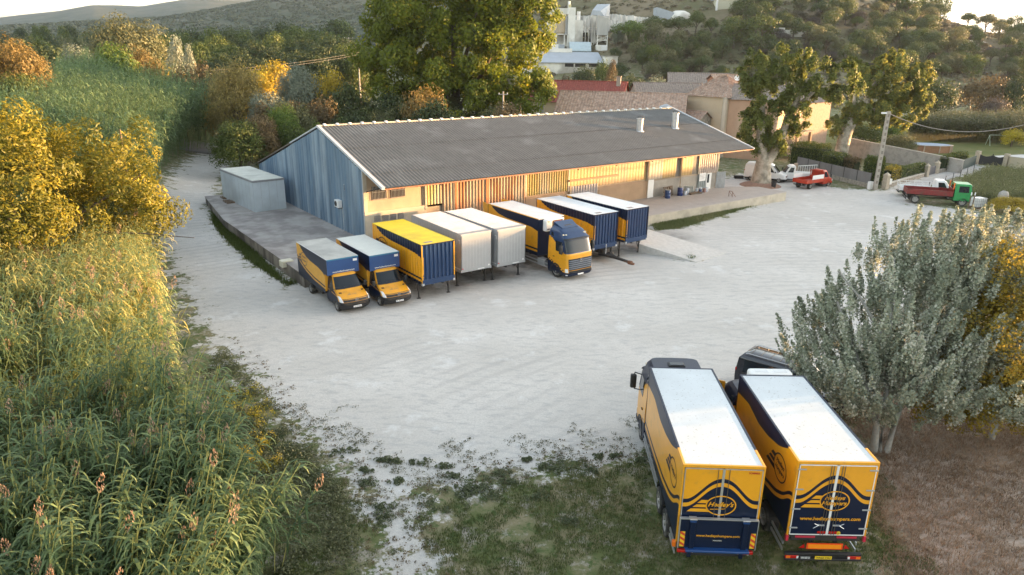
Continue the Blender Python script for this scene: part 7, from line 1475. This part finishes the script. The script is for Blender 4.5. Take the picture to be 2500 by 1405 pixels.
# ------------------------------------------------------------------ courtyard at the right
BLOCK = mat('concrete_block', (.34, .32, .29), .95, var=.12, scale=5, col2=(.27, .25, .23), scale2=1.2, amt2=.5, bump=.3); COPE = mat('wall_coping', (.50, .46, .40), .85)
def wall2(name, label, a, b, h, th, m, cope=None, cat='wall', za=0., zbb=0., h2=None):
    a, b = Vector(a), Vector(b); L = math.hypot(b.x - a.x, b.y - a.y); t = thing(name, label, cat, (a.x, a.y, 0), math.atan2(b.y - a.y, b.x - a.x)); h2 = h if h2 is None else h2; q = MB(); q.prism([(0, -.3), (L, -.3), (L, h2), (0, h)], 0, th, m, 'y'); q.build('wall', t)
    if cope: q = MB(); q.prism([(-.05, h), (L + .05, h2), (L + .05, h2 + .08), (-.05, h + .08)], -.05, th + .05, cope, 'y'); q.build('coping', t)
    return t
wb = G(2065, 383); wc = G(2345, 425); wall2('block_wall', 'long grey concrete-block wall with a pale coping between the courtyard and the lawn', (wb.x, wb.y, 0), (wc.x, wc.y, 0), 3.0, .2, BLOCK, COPE, h2=1.9)
wd = G(1942, 415); we = G(2128, 462); wall2('rubble_wall', 'low stone wall under the grey panel fence left of the concrete pole', (wd.x, wd.y, 0), (we.x, we.y, 0), .55, .35, STONE)
FP = mat('grey_fence_panel', (.20, .19, .19), .8, var=.15, scale=1, stretch=(1, 1, .3)); fa_ = thing('panel_fence', 'grey slatted panel fence on the low stone wall in front of the hedge', 'fence', (wd.x, wd.y, .55), math.atan2(we.y - wd.y, we.x - wd.x)); Lf = math.hypot(we.x - wd.x, we.y - wd.y)
for i in range(6):
    q = MB(); x0, x1 = Lf * i / 6.2, Lf * (i + 1) / 6.2 - .06; q.box(x0, x1, .1, .14, 0, 1.35, FP)
    for j in range(9): xx = x0 + (x1 - x0) * (j + .5) / 9; q.box(xx - .012, xx + .012, .08, .1, .02, 1.33, FP)
    q.build('fence_panel', fa_)
    q = MB(); q.box(x1, x1 + .07, .06, .16, 0, 1.45, CHAS); q.build('fence_post', fa_)
CP = mat('gate_pillar_stone', (.42, .36, .28), .9, var=.2, scale=3)
def pillar(px, py, h, w_, label, cap=True, grp='stone gate pillars'):
    p = G(px, py); t = thing('gate_pillar', label, 'pillar', p, .5, grp); q = MB(); q.box(-w_ / 2, w_ / 2, -w_ / 2, w_ / 2, -.1, h, CP); q.build('shaft', t)
    if cap: q = MB(); k = w_ / 2 + .06; q.add([(-k, -k, h), (k, -k, h), (k, k, h), (-k, k, h), (0, 0, h + .38)], [(0, 1, 4), (1, 2, 4), (2, 3, 4), (3, 0, 4), (3, 2, 1, 0)], CP); q.build('cap', t)
pillar(2160, 462, 1.75, .6, 'pyramid-capped stone pillar beside the concrete pole'); pillar(2260, 432, 1.5, .5, 'left of two pale rounded pillars of the small garden gate'); pillar(2285, 424, 1.5, .5, 'right of two pale rounded pillars of the small garden gate')
pillar(2383, 402, 2.1, .6, 'left pillar of the wide black gate', False); pillar(2453, 408, 2.0, .6, 'right pillar of the wide black gate', False)
q = MB(); a, b = G(2130, 463), G(2122, 461); q.rbox(-.3, .3, -.2, .2, 0, .95, WHT, .03); p = G(2123, 462); tag(q.build('meter_box', None, loc=p, rot=(0, 0, .5)), 'white meter box at the left foot of the concrete pole', 'box')
q = MB(); q.rbox(-.22, .22, -.15, .15, .45, 1.15, WHT, .03); p = G(2170, 459); tag(q.build('letter_box', None, loc=p, rot=(0, 0, .5)), 'white letter box on the right side of the pyramid-capped pillar', 'letter box')
a, b = G(2166, 460), G(2255, 433); wall2('boundary_wall', 'low rubble wall with a pale capping rising from the pyramid-capped pillar to the small gate', (a.x, a.y, 0), (b.x, b.y, 0), .5, .35, STONE, COPE); a, b = G(2290, 424), G(2382, 403); wall2('boundary_wall', 'low rubble wall between the small gate and the wide black gate', (a.x, a.y, 0), (b.x, b.y, 0), .5, .35, STONE)
a, b = G(2263, 431), G(2282, 425); t = thing('garden_gate', 'small dark gate between the two pale rounded pillars', 'gate', (a.x, a.y, 0), math.atan2(b.y - a.y, b.x - a.x)); q = MB(); q.box(0, math.hypot(b.x - a.x, b.y - a.y), 0, .05, .05, 1.2, mat('dark_gate', (.09, .09, .10), .6)); q.build('leaf', t)
a, b = G(2388, 403), G(2450, 408); L = math.hypot(b.x - a.x, b.y - a.y); t = thing('driveway_gate', 'wide black double gate with a dipping top edge', 'gate', (a.x, a.y, 0), math.atan2(b.y - a.y, b.x - a.x))
for s_ in (0, 1):
    q = MB(); n = 10; pr_ = [(L / 2 * i / n, 1.65 - .28 * math.sin(math.pi * i / n) + (.25 if False else 0)) for i in range(n + 1)]; q.prism([(x + s_ * L / 2, z) for x, z in pr_] + [(L / 2 + s_ * L / 2, .1), (s_ * L / 2, .1)], 0, .06, mat('black_gate', (.02, .02, .022), .5), 'y'); q.build('gate_leaf', t)
q = MB(); q.box(L / 2 - .06, L / 2 + .06, -.03, .09, 0, 1.85, BLK); q.build('gate_stop', t)
a, b = G(2342, 418), G(2380, 404); wall2('sheet_fence', 'dark green mesh screen beside the wide black gate', (a.x, a.y, 0), (b.x, b.y, 0), 1.5, .06, mat('green_screen', (.05, .075, .07), .7), cat='fence')
a, b = G(2456, 408), G(2520, 428); wall2('cream_wall', 'cream garden wall right of the wide black gate', (a.x, a.y, 0), (b.x, b.y, 0), 1.6, .25, mat('cream_garden_wall', (.48, .43, .32), .9, var=.08), mat('white_coping', (.62, .62, .6), .8), h2=2.2)
# hedges clipped: built as leafy boxes
def hedge(name, label, a, b, h, w_, fm, n, seed, base=.2, cat='hedge', size=.2, arch=.5):
    a, b = Vector(a), Vector(b); L = math.hypot(b.x - a.x, b.y - a.y); r = np.random.default_rng(seed); u, v, z = r.uniform(0, 1, n), r.uniform(-1, 1, n), r.uniform(0, 1, n); side = r.random(n) < .6
    v = np.where(side, np.sign(v) * r.uniform(.75, 1.05, n), v); z = np.where(side, z, r.uniform(.8, 1.05, n)); hh = h * (1 - .18 * arch * np.abs(np.sin(u * L * 1.3))) * np.where((u < .06) | (u > .94), .85, 1)
    C = np.stack([u * L, v * w_ / 2 * np.clip(1.25 - z * .35, 0, 1), base + z * hh], -1) + r.normal(size=(n, 3)) * .05; N_ = np.stack([0 * u, np.where(side, np.sign(v), 0), np.where(side, .3, 1.)], -1); Q = leaves(r, C, N_, size, .6, .7, .1)
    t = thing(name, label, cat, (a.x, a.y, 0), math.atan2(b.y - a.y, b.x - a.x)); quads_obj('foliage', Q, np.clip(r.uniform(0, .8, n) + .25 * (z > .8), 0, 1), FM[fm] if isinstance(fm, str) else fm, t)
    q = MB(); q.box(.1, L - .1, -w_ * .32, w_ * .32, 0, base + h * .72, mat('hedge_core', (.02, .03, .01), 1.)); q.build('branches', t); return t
HG = foliage('laurel_leaf', (.03, .05, .01), (.10, .125, .02), (.26, .25, .03), .35)
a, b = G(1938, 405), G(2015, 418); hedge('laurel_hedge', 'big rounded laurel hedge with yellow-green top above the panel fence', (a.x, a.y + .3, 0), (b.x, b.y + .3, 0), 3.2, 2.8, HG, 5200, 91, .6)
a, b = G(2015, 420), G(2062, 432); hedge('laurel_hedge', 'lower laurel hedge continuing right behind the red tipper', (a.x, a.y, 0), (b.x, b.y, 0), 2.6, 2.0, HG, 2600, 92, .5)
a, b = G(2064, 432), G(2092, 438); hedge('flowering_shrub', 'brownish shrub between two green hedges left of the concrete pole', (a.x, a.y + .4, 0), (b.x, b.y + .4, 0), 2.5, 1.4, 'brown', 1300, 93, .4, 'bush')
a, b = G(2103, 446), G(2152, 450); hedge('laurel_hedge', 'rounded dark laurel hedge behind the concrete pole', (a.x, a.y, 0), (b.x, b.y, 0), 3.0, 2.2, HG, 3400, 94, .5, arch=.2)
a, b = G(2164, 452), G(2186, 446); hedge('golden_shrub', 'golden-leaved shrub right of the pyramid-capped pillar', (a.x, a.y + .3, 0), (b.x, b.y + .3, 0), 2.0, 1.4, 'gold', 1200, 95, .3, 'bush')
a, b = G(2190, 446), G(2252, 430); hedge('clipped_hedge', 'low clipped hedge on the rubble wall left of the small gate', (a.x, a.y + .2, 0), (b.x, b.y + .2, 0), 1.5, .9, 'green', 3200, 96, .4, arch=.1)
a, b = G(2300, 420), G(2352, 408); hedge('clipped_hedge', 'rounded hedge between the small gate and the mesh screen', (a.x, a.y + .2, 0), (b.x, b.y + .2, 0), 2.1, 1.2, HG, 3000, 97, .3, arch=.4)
# garden: pool, swing, play house, cars
p = G(2262, 372); t = thing('garden_pool', 'wood-sided above-ground pool with a pale blue cover on the lawn', 'pool', p, -.2); q = MB(); n = 10; pts = [(3.9 * math.cos(2 * math.pi * i / n), 2.4 * math.sin(2 * math.pi * i / n)) for i in range(n)]; q.prism(pts, 0, 1.3, mat('pool_timber', (.34, .18, .10), .8, var=.25, scale=2, stretch=(1, 1, 4)), 'z'); q.build('side', t)
q = MB(); q.prism([(x * 1.05, y * 1.05) for x, y in pts], 1.3, 1.37, mat('pool_rim', (.45, .36, .28), .8), 'z'); q.build('rim', t); q = MB(); q.prism([(x * .93, y * .93) for x, y in pts], 1.37, 1.4, mat('pool_cover', (.20, .28, .40), .4, var=.1), 'z'); q.build('cover', t)
for i in range(n): q = MB(); q.box(pts[i][0] * 1.02 - .08, pts[i][0] * 1.02 + .08, pts[i][1] * 1.02 - .08, pts[i][1] * 1.02 + .08, 0, 1.3, MATS['pool_rim']); q.build('post', t)
p = G(2440, 366); t = thing('swing_frame', 'pale metal swing frame on the lawn left of the play house', 'swing', p, -.1); q = MB()
for x in (-2.2, 1.6):
    for y in (-1.1, 1.1): q.tube([(x, y, 0), (x, 0, 2.6)], .05, mat('swing_green', (.35, .42, .32), .6), 6)
q.tube([(-2.2, 0, 2.6), (1.6, 0, 2.6)], .05, MATS['swing_green'], 6); q.build('frame', t)
q = MB(); q.tube([(-.8, 0, 2.6), (-.8, 0, .6)], .02, CHAS, 5); q.tube([(-.3, 0, 2.6), (-.3, 0, .6)], .02, CHAS, 5); q.box(-.85, -.25, -.12, .12, .55, .6, CHAS); q.build('swing_seat', t)
p = G(2462, 362); t = thing('play_house', 'small blue and white play tower with a slide on the lawn', 'play house', p, .2); q = MB()
for i in range(6): q.box(-.8, .5, -.6, -.55, .9 + i * .18, 1.0 + i * .18, [WHT, BLU][i % 2])
for x in (-.8, .5): q.box(x - .05, x + .05, -.6, -.5, 0, 2.3, WHT); q.box(x - .05, x + .05, .5, .6, 0, 2.3, WHT)
q.box(-.8, .5, -.55, .55, .85, .9, WOOD); q.build('tower', t); q = MB(); q.add([(.5, -.3, .9), (.5, .3, .9), (2.3, .3, .1), (2.3, -.3, .1), (.5, -.3, .82), (.5, .3, .82), (2.3, .3, .02), (2.3, -.3, .02)], [(0, 1, 2, 3), (4, 7, 6, 5), (0, 3, 7, 4), (1, 5, 6, 2), (2, 6, 7, 3)], mat('slide_grey', (.4, .42, .45), .5)); q.build('slide', t)
SILC = mat('silver_car_paint', (.42, .44, .46), .3, .3, var=.05, coat=.4)
p = G(2066, 357); car('parked_car', 'white car with dark windows parked behind the block wall', 'car', (p.x, p.y, 0), -.35, 4.6, 1.85, 1.65, WHT, 'car')
p = G(2008, 402); car('parked_car', 'silver car nose peeping out right of the leaning plane trunk', 'car', (p.x + .3, p.y - 1.5 + 2, 0), -.25, 4.0, 1.7, 1.5, SILC, 'car')
p = G(2120, 352); t = thing('red_trailer', 'small dark red trailer right of the white car behind the block wall', 'trailer', (p.x, p.y, 0), -.35); q = MB(); q.rbox(0, 1.6, -.6, .6, .5, 1.5, DRED, .05); q.build('body', t); wheel(t, .8, -.65, .3, .16, -1); wheel(t, .8, .65, .3, .16, 1)
p = G(2068, 378); t = thing('wooden_bench', 'brown wooden bench against the block wall beside the silver car', 'bench', (p.x, p.y - .6, 0), -.5); q = MB(); q.box(-.7, .7, -.25, .25, .42, .48, WOOD); q.build('seat', t); q = MB(); q.box(-.7, .7, .2, .26, .5, 1.1, WOOD); q.build('backrest', t)
for x in (-.6, .6): q = MB(); q.box(x - .04, x + .04, -.22, .22, 0, .42, WOOD); q.build('leg', t)
# white van, flatbed and red tipper by the plane tree
p = G(1806, 432); car('white_van', 'white panel van half hidden behind the flared plane trunk', 'van', (31.2, 95.6, 0), math.atan2(-1.7, 3.6), 5.4, 2.0, 2.35, WHT)
flatbed('white_flatbed', 'white flatbed lorry behind the white van, its bed pointing right', 'lorry', (40.6, 93.6, 0), R(170), WHT, WHT, L=5.6, bx=3.3, headboard=False)
flatbed('red_tipper', 'red open-bed light lorry with white side boards in front of the panel fence', 'lorry', (35.9, 88.6, 0), math.atan2(2.6, 3.9), REDP, REDP, L=5.7, W=2.0, board=WHT, bx=3.4)
p = G(1888, 460); q = MB(); q.lathe([(.24, 0), (.32, .7), (.36, .72), (.36, .78), (.3, .78), (.26, .1)], BLK, 18); tag(q.build('rubber_tub', None, 40, loc=p), 'black tub standing right of the flared plane trunk', 'tub')
p = G(1803, 436); q = MB(); q.rbox(-.6, .6, -.35, .35, 0, .4, BLK, .05); tag(q.build('mortar_trough', None, loc=p), 'black trough on the ground left of the flared plane trunk', 'trough')
p = G(1838, 455); q = MB(); q.lathe([(2.6, 0), (2.2, .2), (1.4, .36), (.01, .42)], mat('reddish_earth', (.28, .17, .12), .95, var=.3, scale=4, bump=.4), 22); tag(q.build('earth_mound', None, 60, loc=(A_.x - .2, A_.y - .4, 0)), 'low mound of reddish earth around the foot of the flared plane trunk', 'mound', kind='stuff')
t = thing('white_gate', 'white railed gate behind the white van', 'gate', (39.0, 97.5, 0), .35); q = MB()
for i in range(9): q.box(i * .4, i * .4 + .05, 0, .04, .1, 1.6, WHT)
q.box(0, 3.3, 0, .05, .1, .2, WHT); q.box(0, 3.3, 0, .05, 1.5, 1.6, WHT); q.build('leaf', t); pl = MB(); pl.box(-.5, -.1, -.1, .3, 0, 1.9, ROUGH); tag(pl.build('brick_post', None, loc=(39.0, 97.5, 0)), 'brick post at the left end of the white railed gate', 'post')
# dumper with green cab, second white lorry behind
ang = math.atan2(77.3 - 82.9, 51.5 - 45.1)
flatbed('dumper_truck', 'dark red tipping lorry with a bright green cab at the right of the yard', 'lorry', (45.4, 81.6, 0), R(-19), DRED, GRN, L=6.6, W=2.3, bx=4.6, headboard=False, tank_h=.5, rw=.48)
q = MB(); dt = bpy.data.objects['dumper_truck']; q.box(4.55, 4.65, -1.1, -.95, 1.15, 2.6, ORL); q.box(4.55, 4.65, .95, 1.1, 1.15, 2.6, ORL); q.box(4.55, 4.65, -1.1, 1.1, 1.15, 1.9, DRED); q.build('headboard', dt)
flatbed('cage_truck', 'white light lorry with a railed bed parked behind the dark red tipping lorry', 'lorry', (46.6, 85.4, 0), R(-19), WHT, WHT, L=6.2, W=2.0, bx=3.6, headboard=False, rails=True)
p = G(2385, 508); t = thing('liquid_tank', 'white caged plastic liquid tank right of the green cab', 'tank', (p.x, p.y, 0), .2); q = MB(); q.rbox(-.6, .6, -.5, .5, .18, 1.15, WHT, .06); q.build('tank', t); q = MB()
for i in range(6): x = -.62 + i * .248; q.box(x - .012, x + .012, -.53, -.505, .1, 1.2, STEEL); q.box(x - .012, x + .012, .505, .53, .1, 1.2, STEEL)
for z in (.2, .5, .8, 1.15): q.box(-.63, .63, -.54, -.52, z, z + .025, STEEL); q.box(-.63, .63, .52, .54, z, z + .025, STEEL); q.box(-.64, -.62, -.53, .53, z, z + .025, STEEL); q.box(.62, .64, -.53, .53, z, z + .025, STEEL)
q.build('cage', t); q = MB(); q.box(-.62, .62, -.52, .52, 0, .14, WOOD); q.build('pallet_base', t)
for k, px in enumerate((2363, 2372)): p = G(px, 510); q = MB(); q.cyl((0, 0, 0), (.05, 0, 1.5), .06, .06, WOOD, 8); q.cyl((.05, 0, 1.5), (.06, 0, 1.8), .062, .062, WHT, 8); tag(q.build('marker_stake', None, loc=p), ['left', 'right'][k] + ' white-topped stake beside the caged tank', 'stake', 'stakes by the caged tank')
p = G(2440, 505); t = thing('cement_mixer', 'old cement mixer with a dented pale drum beside the caged tank', 'mixer', (p.x, p.y, 0), .4); q = MB(); q.lathe([(.2, 0), (.5, .3), (.52, .75), (.3, 1.05), (.27, 1.05), (.3, .8)], mat('mixer_drum', (.36, .33, .30), .7, var=.3), 18, Matrix.Translation((0, 0, .75)) @ Matrix.Rotation(R(25), 4, 'Y')); q.build('drum', t, 50); q = MB(); q.tube([(-.5, -.4, 0), (0, 0, .9), (.5, -.4, 0)], .04, CHAS); q.tube([(-.5, .4, 0), (0, 0, .9), (.5, .4, 0)], .04, CHAS); q.tube([(-.9, 0, .5), (.6, 0, .6)], .04, CHAS); q.build('stand', t); wheel(t, -.4, -.5, .22, .1, -1); wheel(t, -.4, .5, .22, .1, 1)
for k, (px, py, s) in enumerate(((2470, 560, .6), (2488, 570, .7), (2478, 585, .5), (2496, 548, .8), (2460, 575, .45), (2500, 590, .7))):
    p = G(px, py); bm = bmesh.new(); bmesh.ops.create_icosphere(bm, subdivisions=2, radius=s); rr_ = random.Random(k)
    for v in bm.verts: v.co *= 1 + rr_.uniform(-.14, .14); v.co.z *= .7
    me = bpy.data.meshes.new('boulder'); bm.to_mesh(me); bm.free(); me.materials.append(mat('pale_boulder', (.42, .40, .37), .95, var=.2, scale=2)); o = bpy.data.objects.new('boulder', me); COL.objects.link(o); o.location = (p.x, p.y, s * .35); tag(o, 'pale boulder in the heap at the right edge under the yellow-green bush', 'boulder', 'boulders heaped at the right edge')
# wire fence along the lane
a, b = G(2265, 470), G(2375, 425); t = thing('wire_fence', 'thin wire fence with slender dark posts along the pale garden lane', 'fence', (a.x, a.y, 0), math.atan2(b.y - a.y, b.x - a.x)); L = math.hypot(b.x - a.x, b.y - a.y)
for i in range(7): q = MB(); q.cyl((L * i / 6, 0, 0), (L * i / 6, 0, 1.3), .035, .035, CHAS, 6); q.build('post', t)
for z in (.4, .8, 1.2): q = MB(); q.tube([(0, 0, z), (L, 0, z)], .008, CHAS, 4); q.build('wire', t)
# ------------------------------------------------------------------ poles and wires
PC = mat('pole_concrete', (.38, .34, .29), .9, var=.15, scale=3)
def pole(label, base, h, r, wood=False, lean=(0, 0), cross=None, notch=False, group=None):
    t = thing('utility_pole', label, 'pole', base, 0, group); q = MB(); m = WOOD if wood else PC; tp = Vector((lean[0], lean[1], h))
    if notch:
        q.box(-r, r, -r * .7, r * .7, -.2, h, m); 
        for i in range(12): z = .8 + i * h / 13; q.box(-r * .55, r * .55, -r * .72, -r * .7, z, z + h / 26, mat('pole_recess_shade', (.22, .19, .16), .9))  # flat darker plates paint the shade of the recessed steps
    else: q.cyl((0, 0, -.3), tp, r, r * .7, m, 10)
    q.build('shaft', t)
    if cross: q = MB(); w_, z, a = cross; q.box(-w_ / 2, w_ / 2, -.06, .06, z, z + .12, m if not wood else CHAS, Matrix.Rotation(a, 4, 'Z')); q.build('crossarm', t); 
    if cross:
        for x in (-w_ / 2 + .1, 0, w_ / 2 - .1): q = MB(); q.cyl((0, 0, z + .12), (0, 0, z + .3), .05, .04, WHT, 8); o = q.build('insulator', t); o.location = Matrix.Rotation(a, 4, 'Z') @ Vector((x, 0, 0))
    return t
p = G(2136, 464); pole('square concrete pole with recessed steps standing by the courtyard corner', (p.x, p.y, 0), 9.6, .22, notch=True); PT = Vector((p.x, p.y, 9.4))
q = MB(); q.rbox(-.35, .35, -.12, .12, 9.3, 9.5, WHT, .03); o = q.build('street_lamp', bpy.data.objects['utility_pole']); o.location = (-.5, 0, 0)
p = atY(1228, 285, 106); pole('slim concrete pole behind the barn ridge in front of the giant plane tree', (p.x, 106, 0), atY(1228, 224, 106).z, .16, cross=(1.4, atY(1228, 232, 106).z, 0))
p = atY(607, 385, 92); pole('short weathered pole standing at the back corner of the barn gable', (p.x, 92, 0), atY(604, 360, 92).z, .16, cross=(1.2, atY(604, 368, 92).z - .2, .3))
p = atY(450, 260, 118); pole('dark wooden pole rising out of the reeds left of the broad olive tree', (p.x, 118, 0), atY(447, 228, 118).z, .16, wood=True)
p = atY(297, 345, 62); pole('short wooden post standing among the reeds behind the golden tree', (p.x, 62, 0), atY(296, 317, 62).z, .12, wood=True)
p = atY(852, 110, 270); pole('tee-shaped pole above the dark wood left of the giant plane tree', (p.x, 270, 0), atY(850, 92, 270).z, .3, cross=(3.2, atY(850, 94, 270).z, 0))
p = GT(2488, 165); pole('pale tall pole on the slope near the right edge', p, 12, .28, cross=(3., 11.5, .2))
PA = atY(874, 128, 175); pole('pole with insulators at the left side of the giant plane tree', (PA.x, 175, 0), PA.z, .2, cross=(2.2, PA.z - .4, 0))
def wire(label, a, b, sag, r=.02, m=CHAS, name='overhead_wire', group=None):
    a, b = Vector(a), Vector(b); n = 24; pts = [a.lerp(b, i / n) - Vector((0, 0, sag * 4 * (i / n) * (1 - i / n))) for i in range(n + 1)]; q = MB(); q.tube(pts, r, m, 5); return tag(q.build(name), label, 'wire', group)
WG = mat('pale_cable', (.30, .27, .24), .7); EN = atY(2540, 285, 96)
wire('thick pale cable sagging from the concrete pole across the lawn to the right edge', PT, atY(2560, 288, 84), 1.9, .045, WG)
for k in range(2):
    wire(['upper', 'lower'][k] + ' thin wire crossing above the yellow tree row', atY(60, 178 + k * 10, 110), (PA.x, 175, PA.z - .1 - k * .45), 1.6, .018, WG, group='wires above the yellow tree row')
# ------------------------------------------------------------------ air
hm = bpy.data.materials.new('air'); hm.use_nodes = True; nt = hm.node_tree; nt.nodes.clear(); out = nt.nodes.new('ShaderNodeOutputMaterial'); pv = nt.nodes.new('ShaderNodeVolumePrincipled')
pv.inputs['Density'].default_value = HAZE; pv.inputs['Color'].default_value = (.58, .74, 1, 1); pv.inputs['Anisotropy'].default_value = .3; nt.links.new(pv.outputs[0], out.inputs['Volume'])
hz = MB(); hz.box(-4300, 4300, -4300, 4300, -3, 330, hm); o = hz.build('haze'); tag(o, 'thin pale haze hanging over the whole valley', 'haze', kind='stuff')
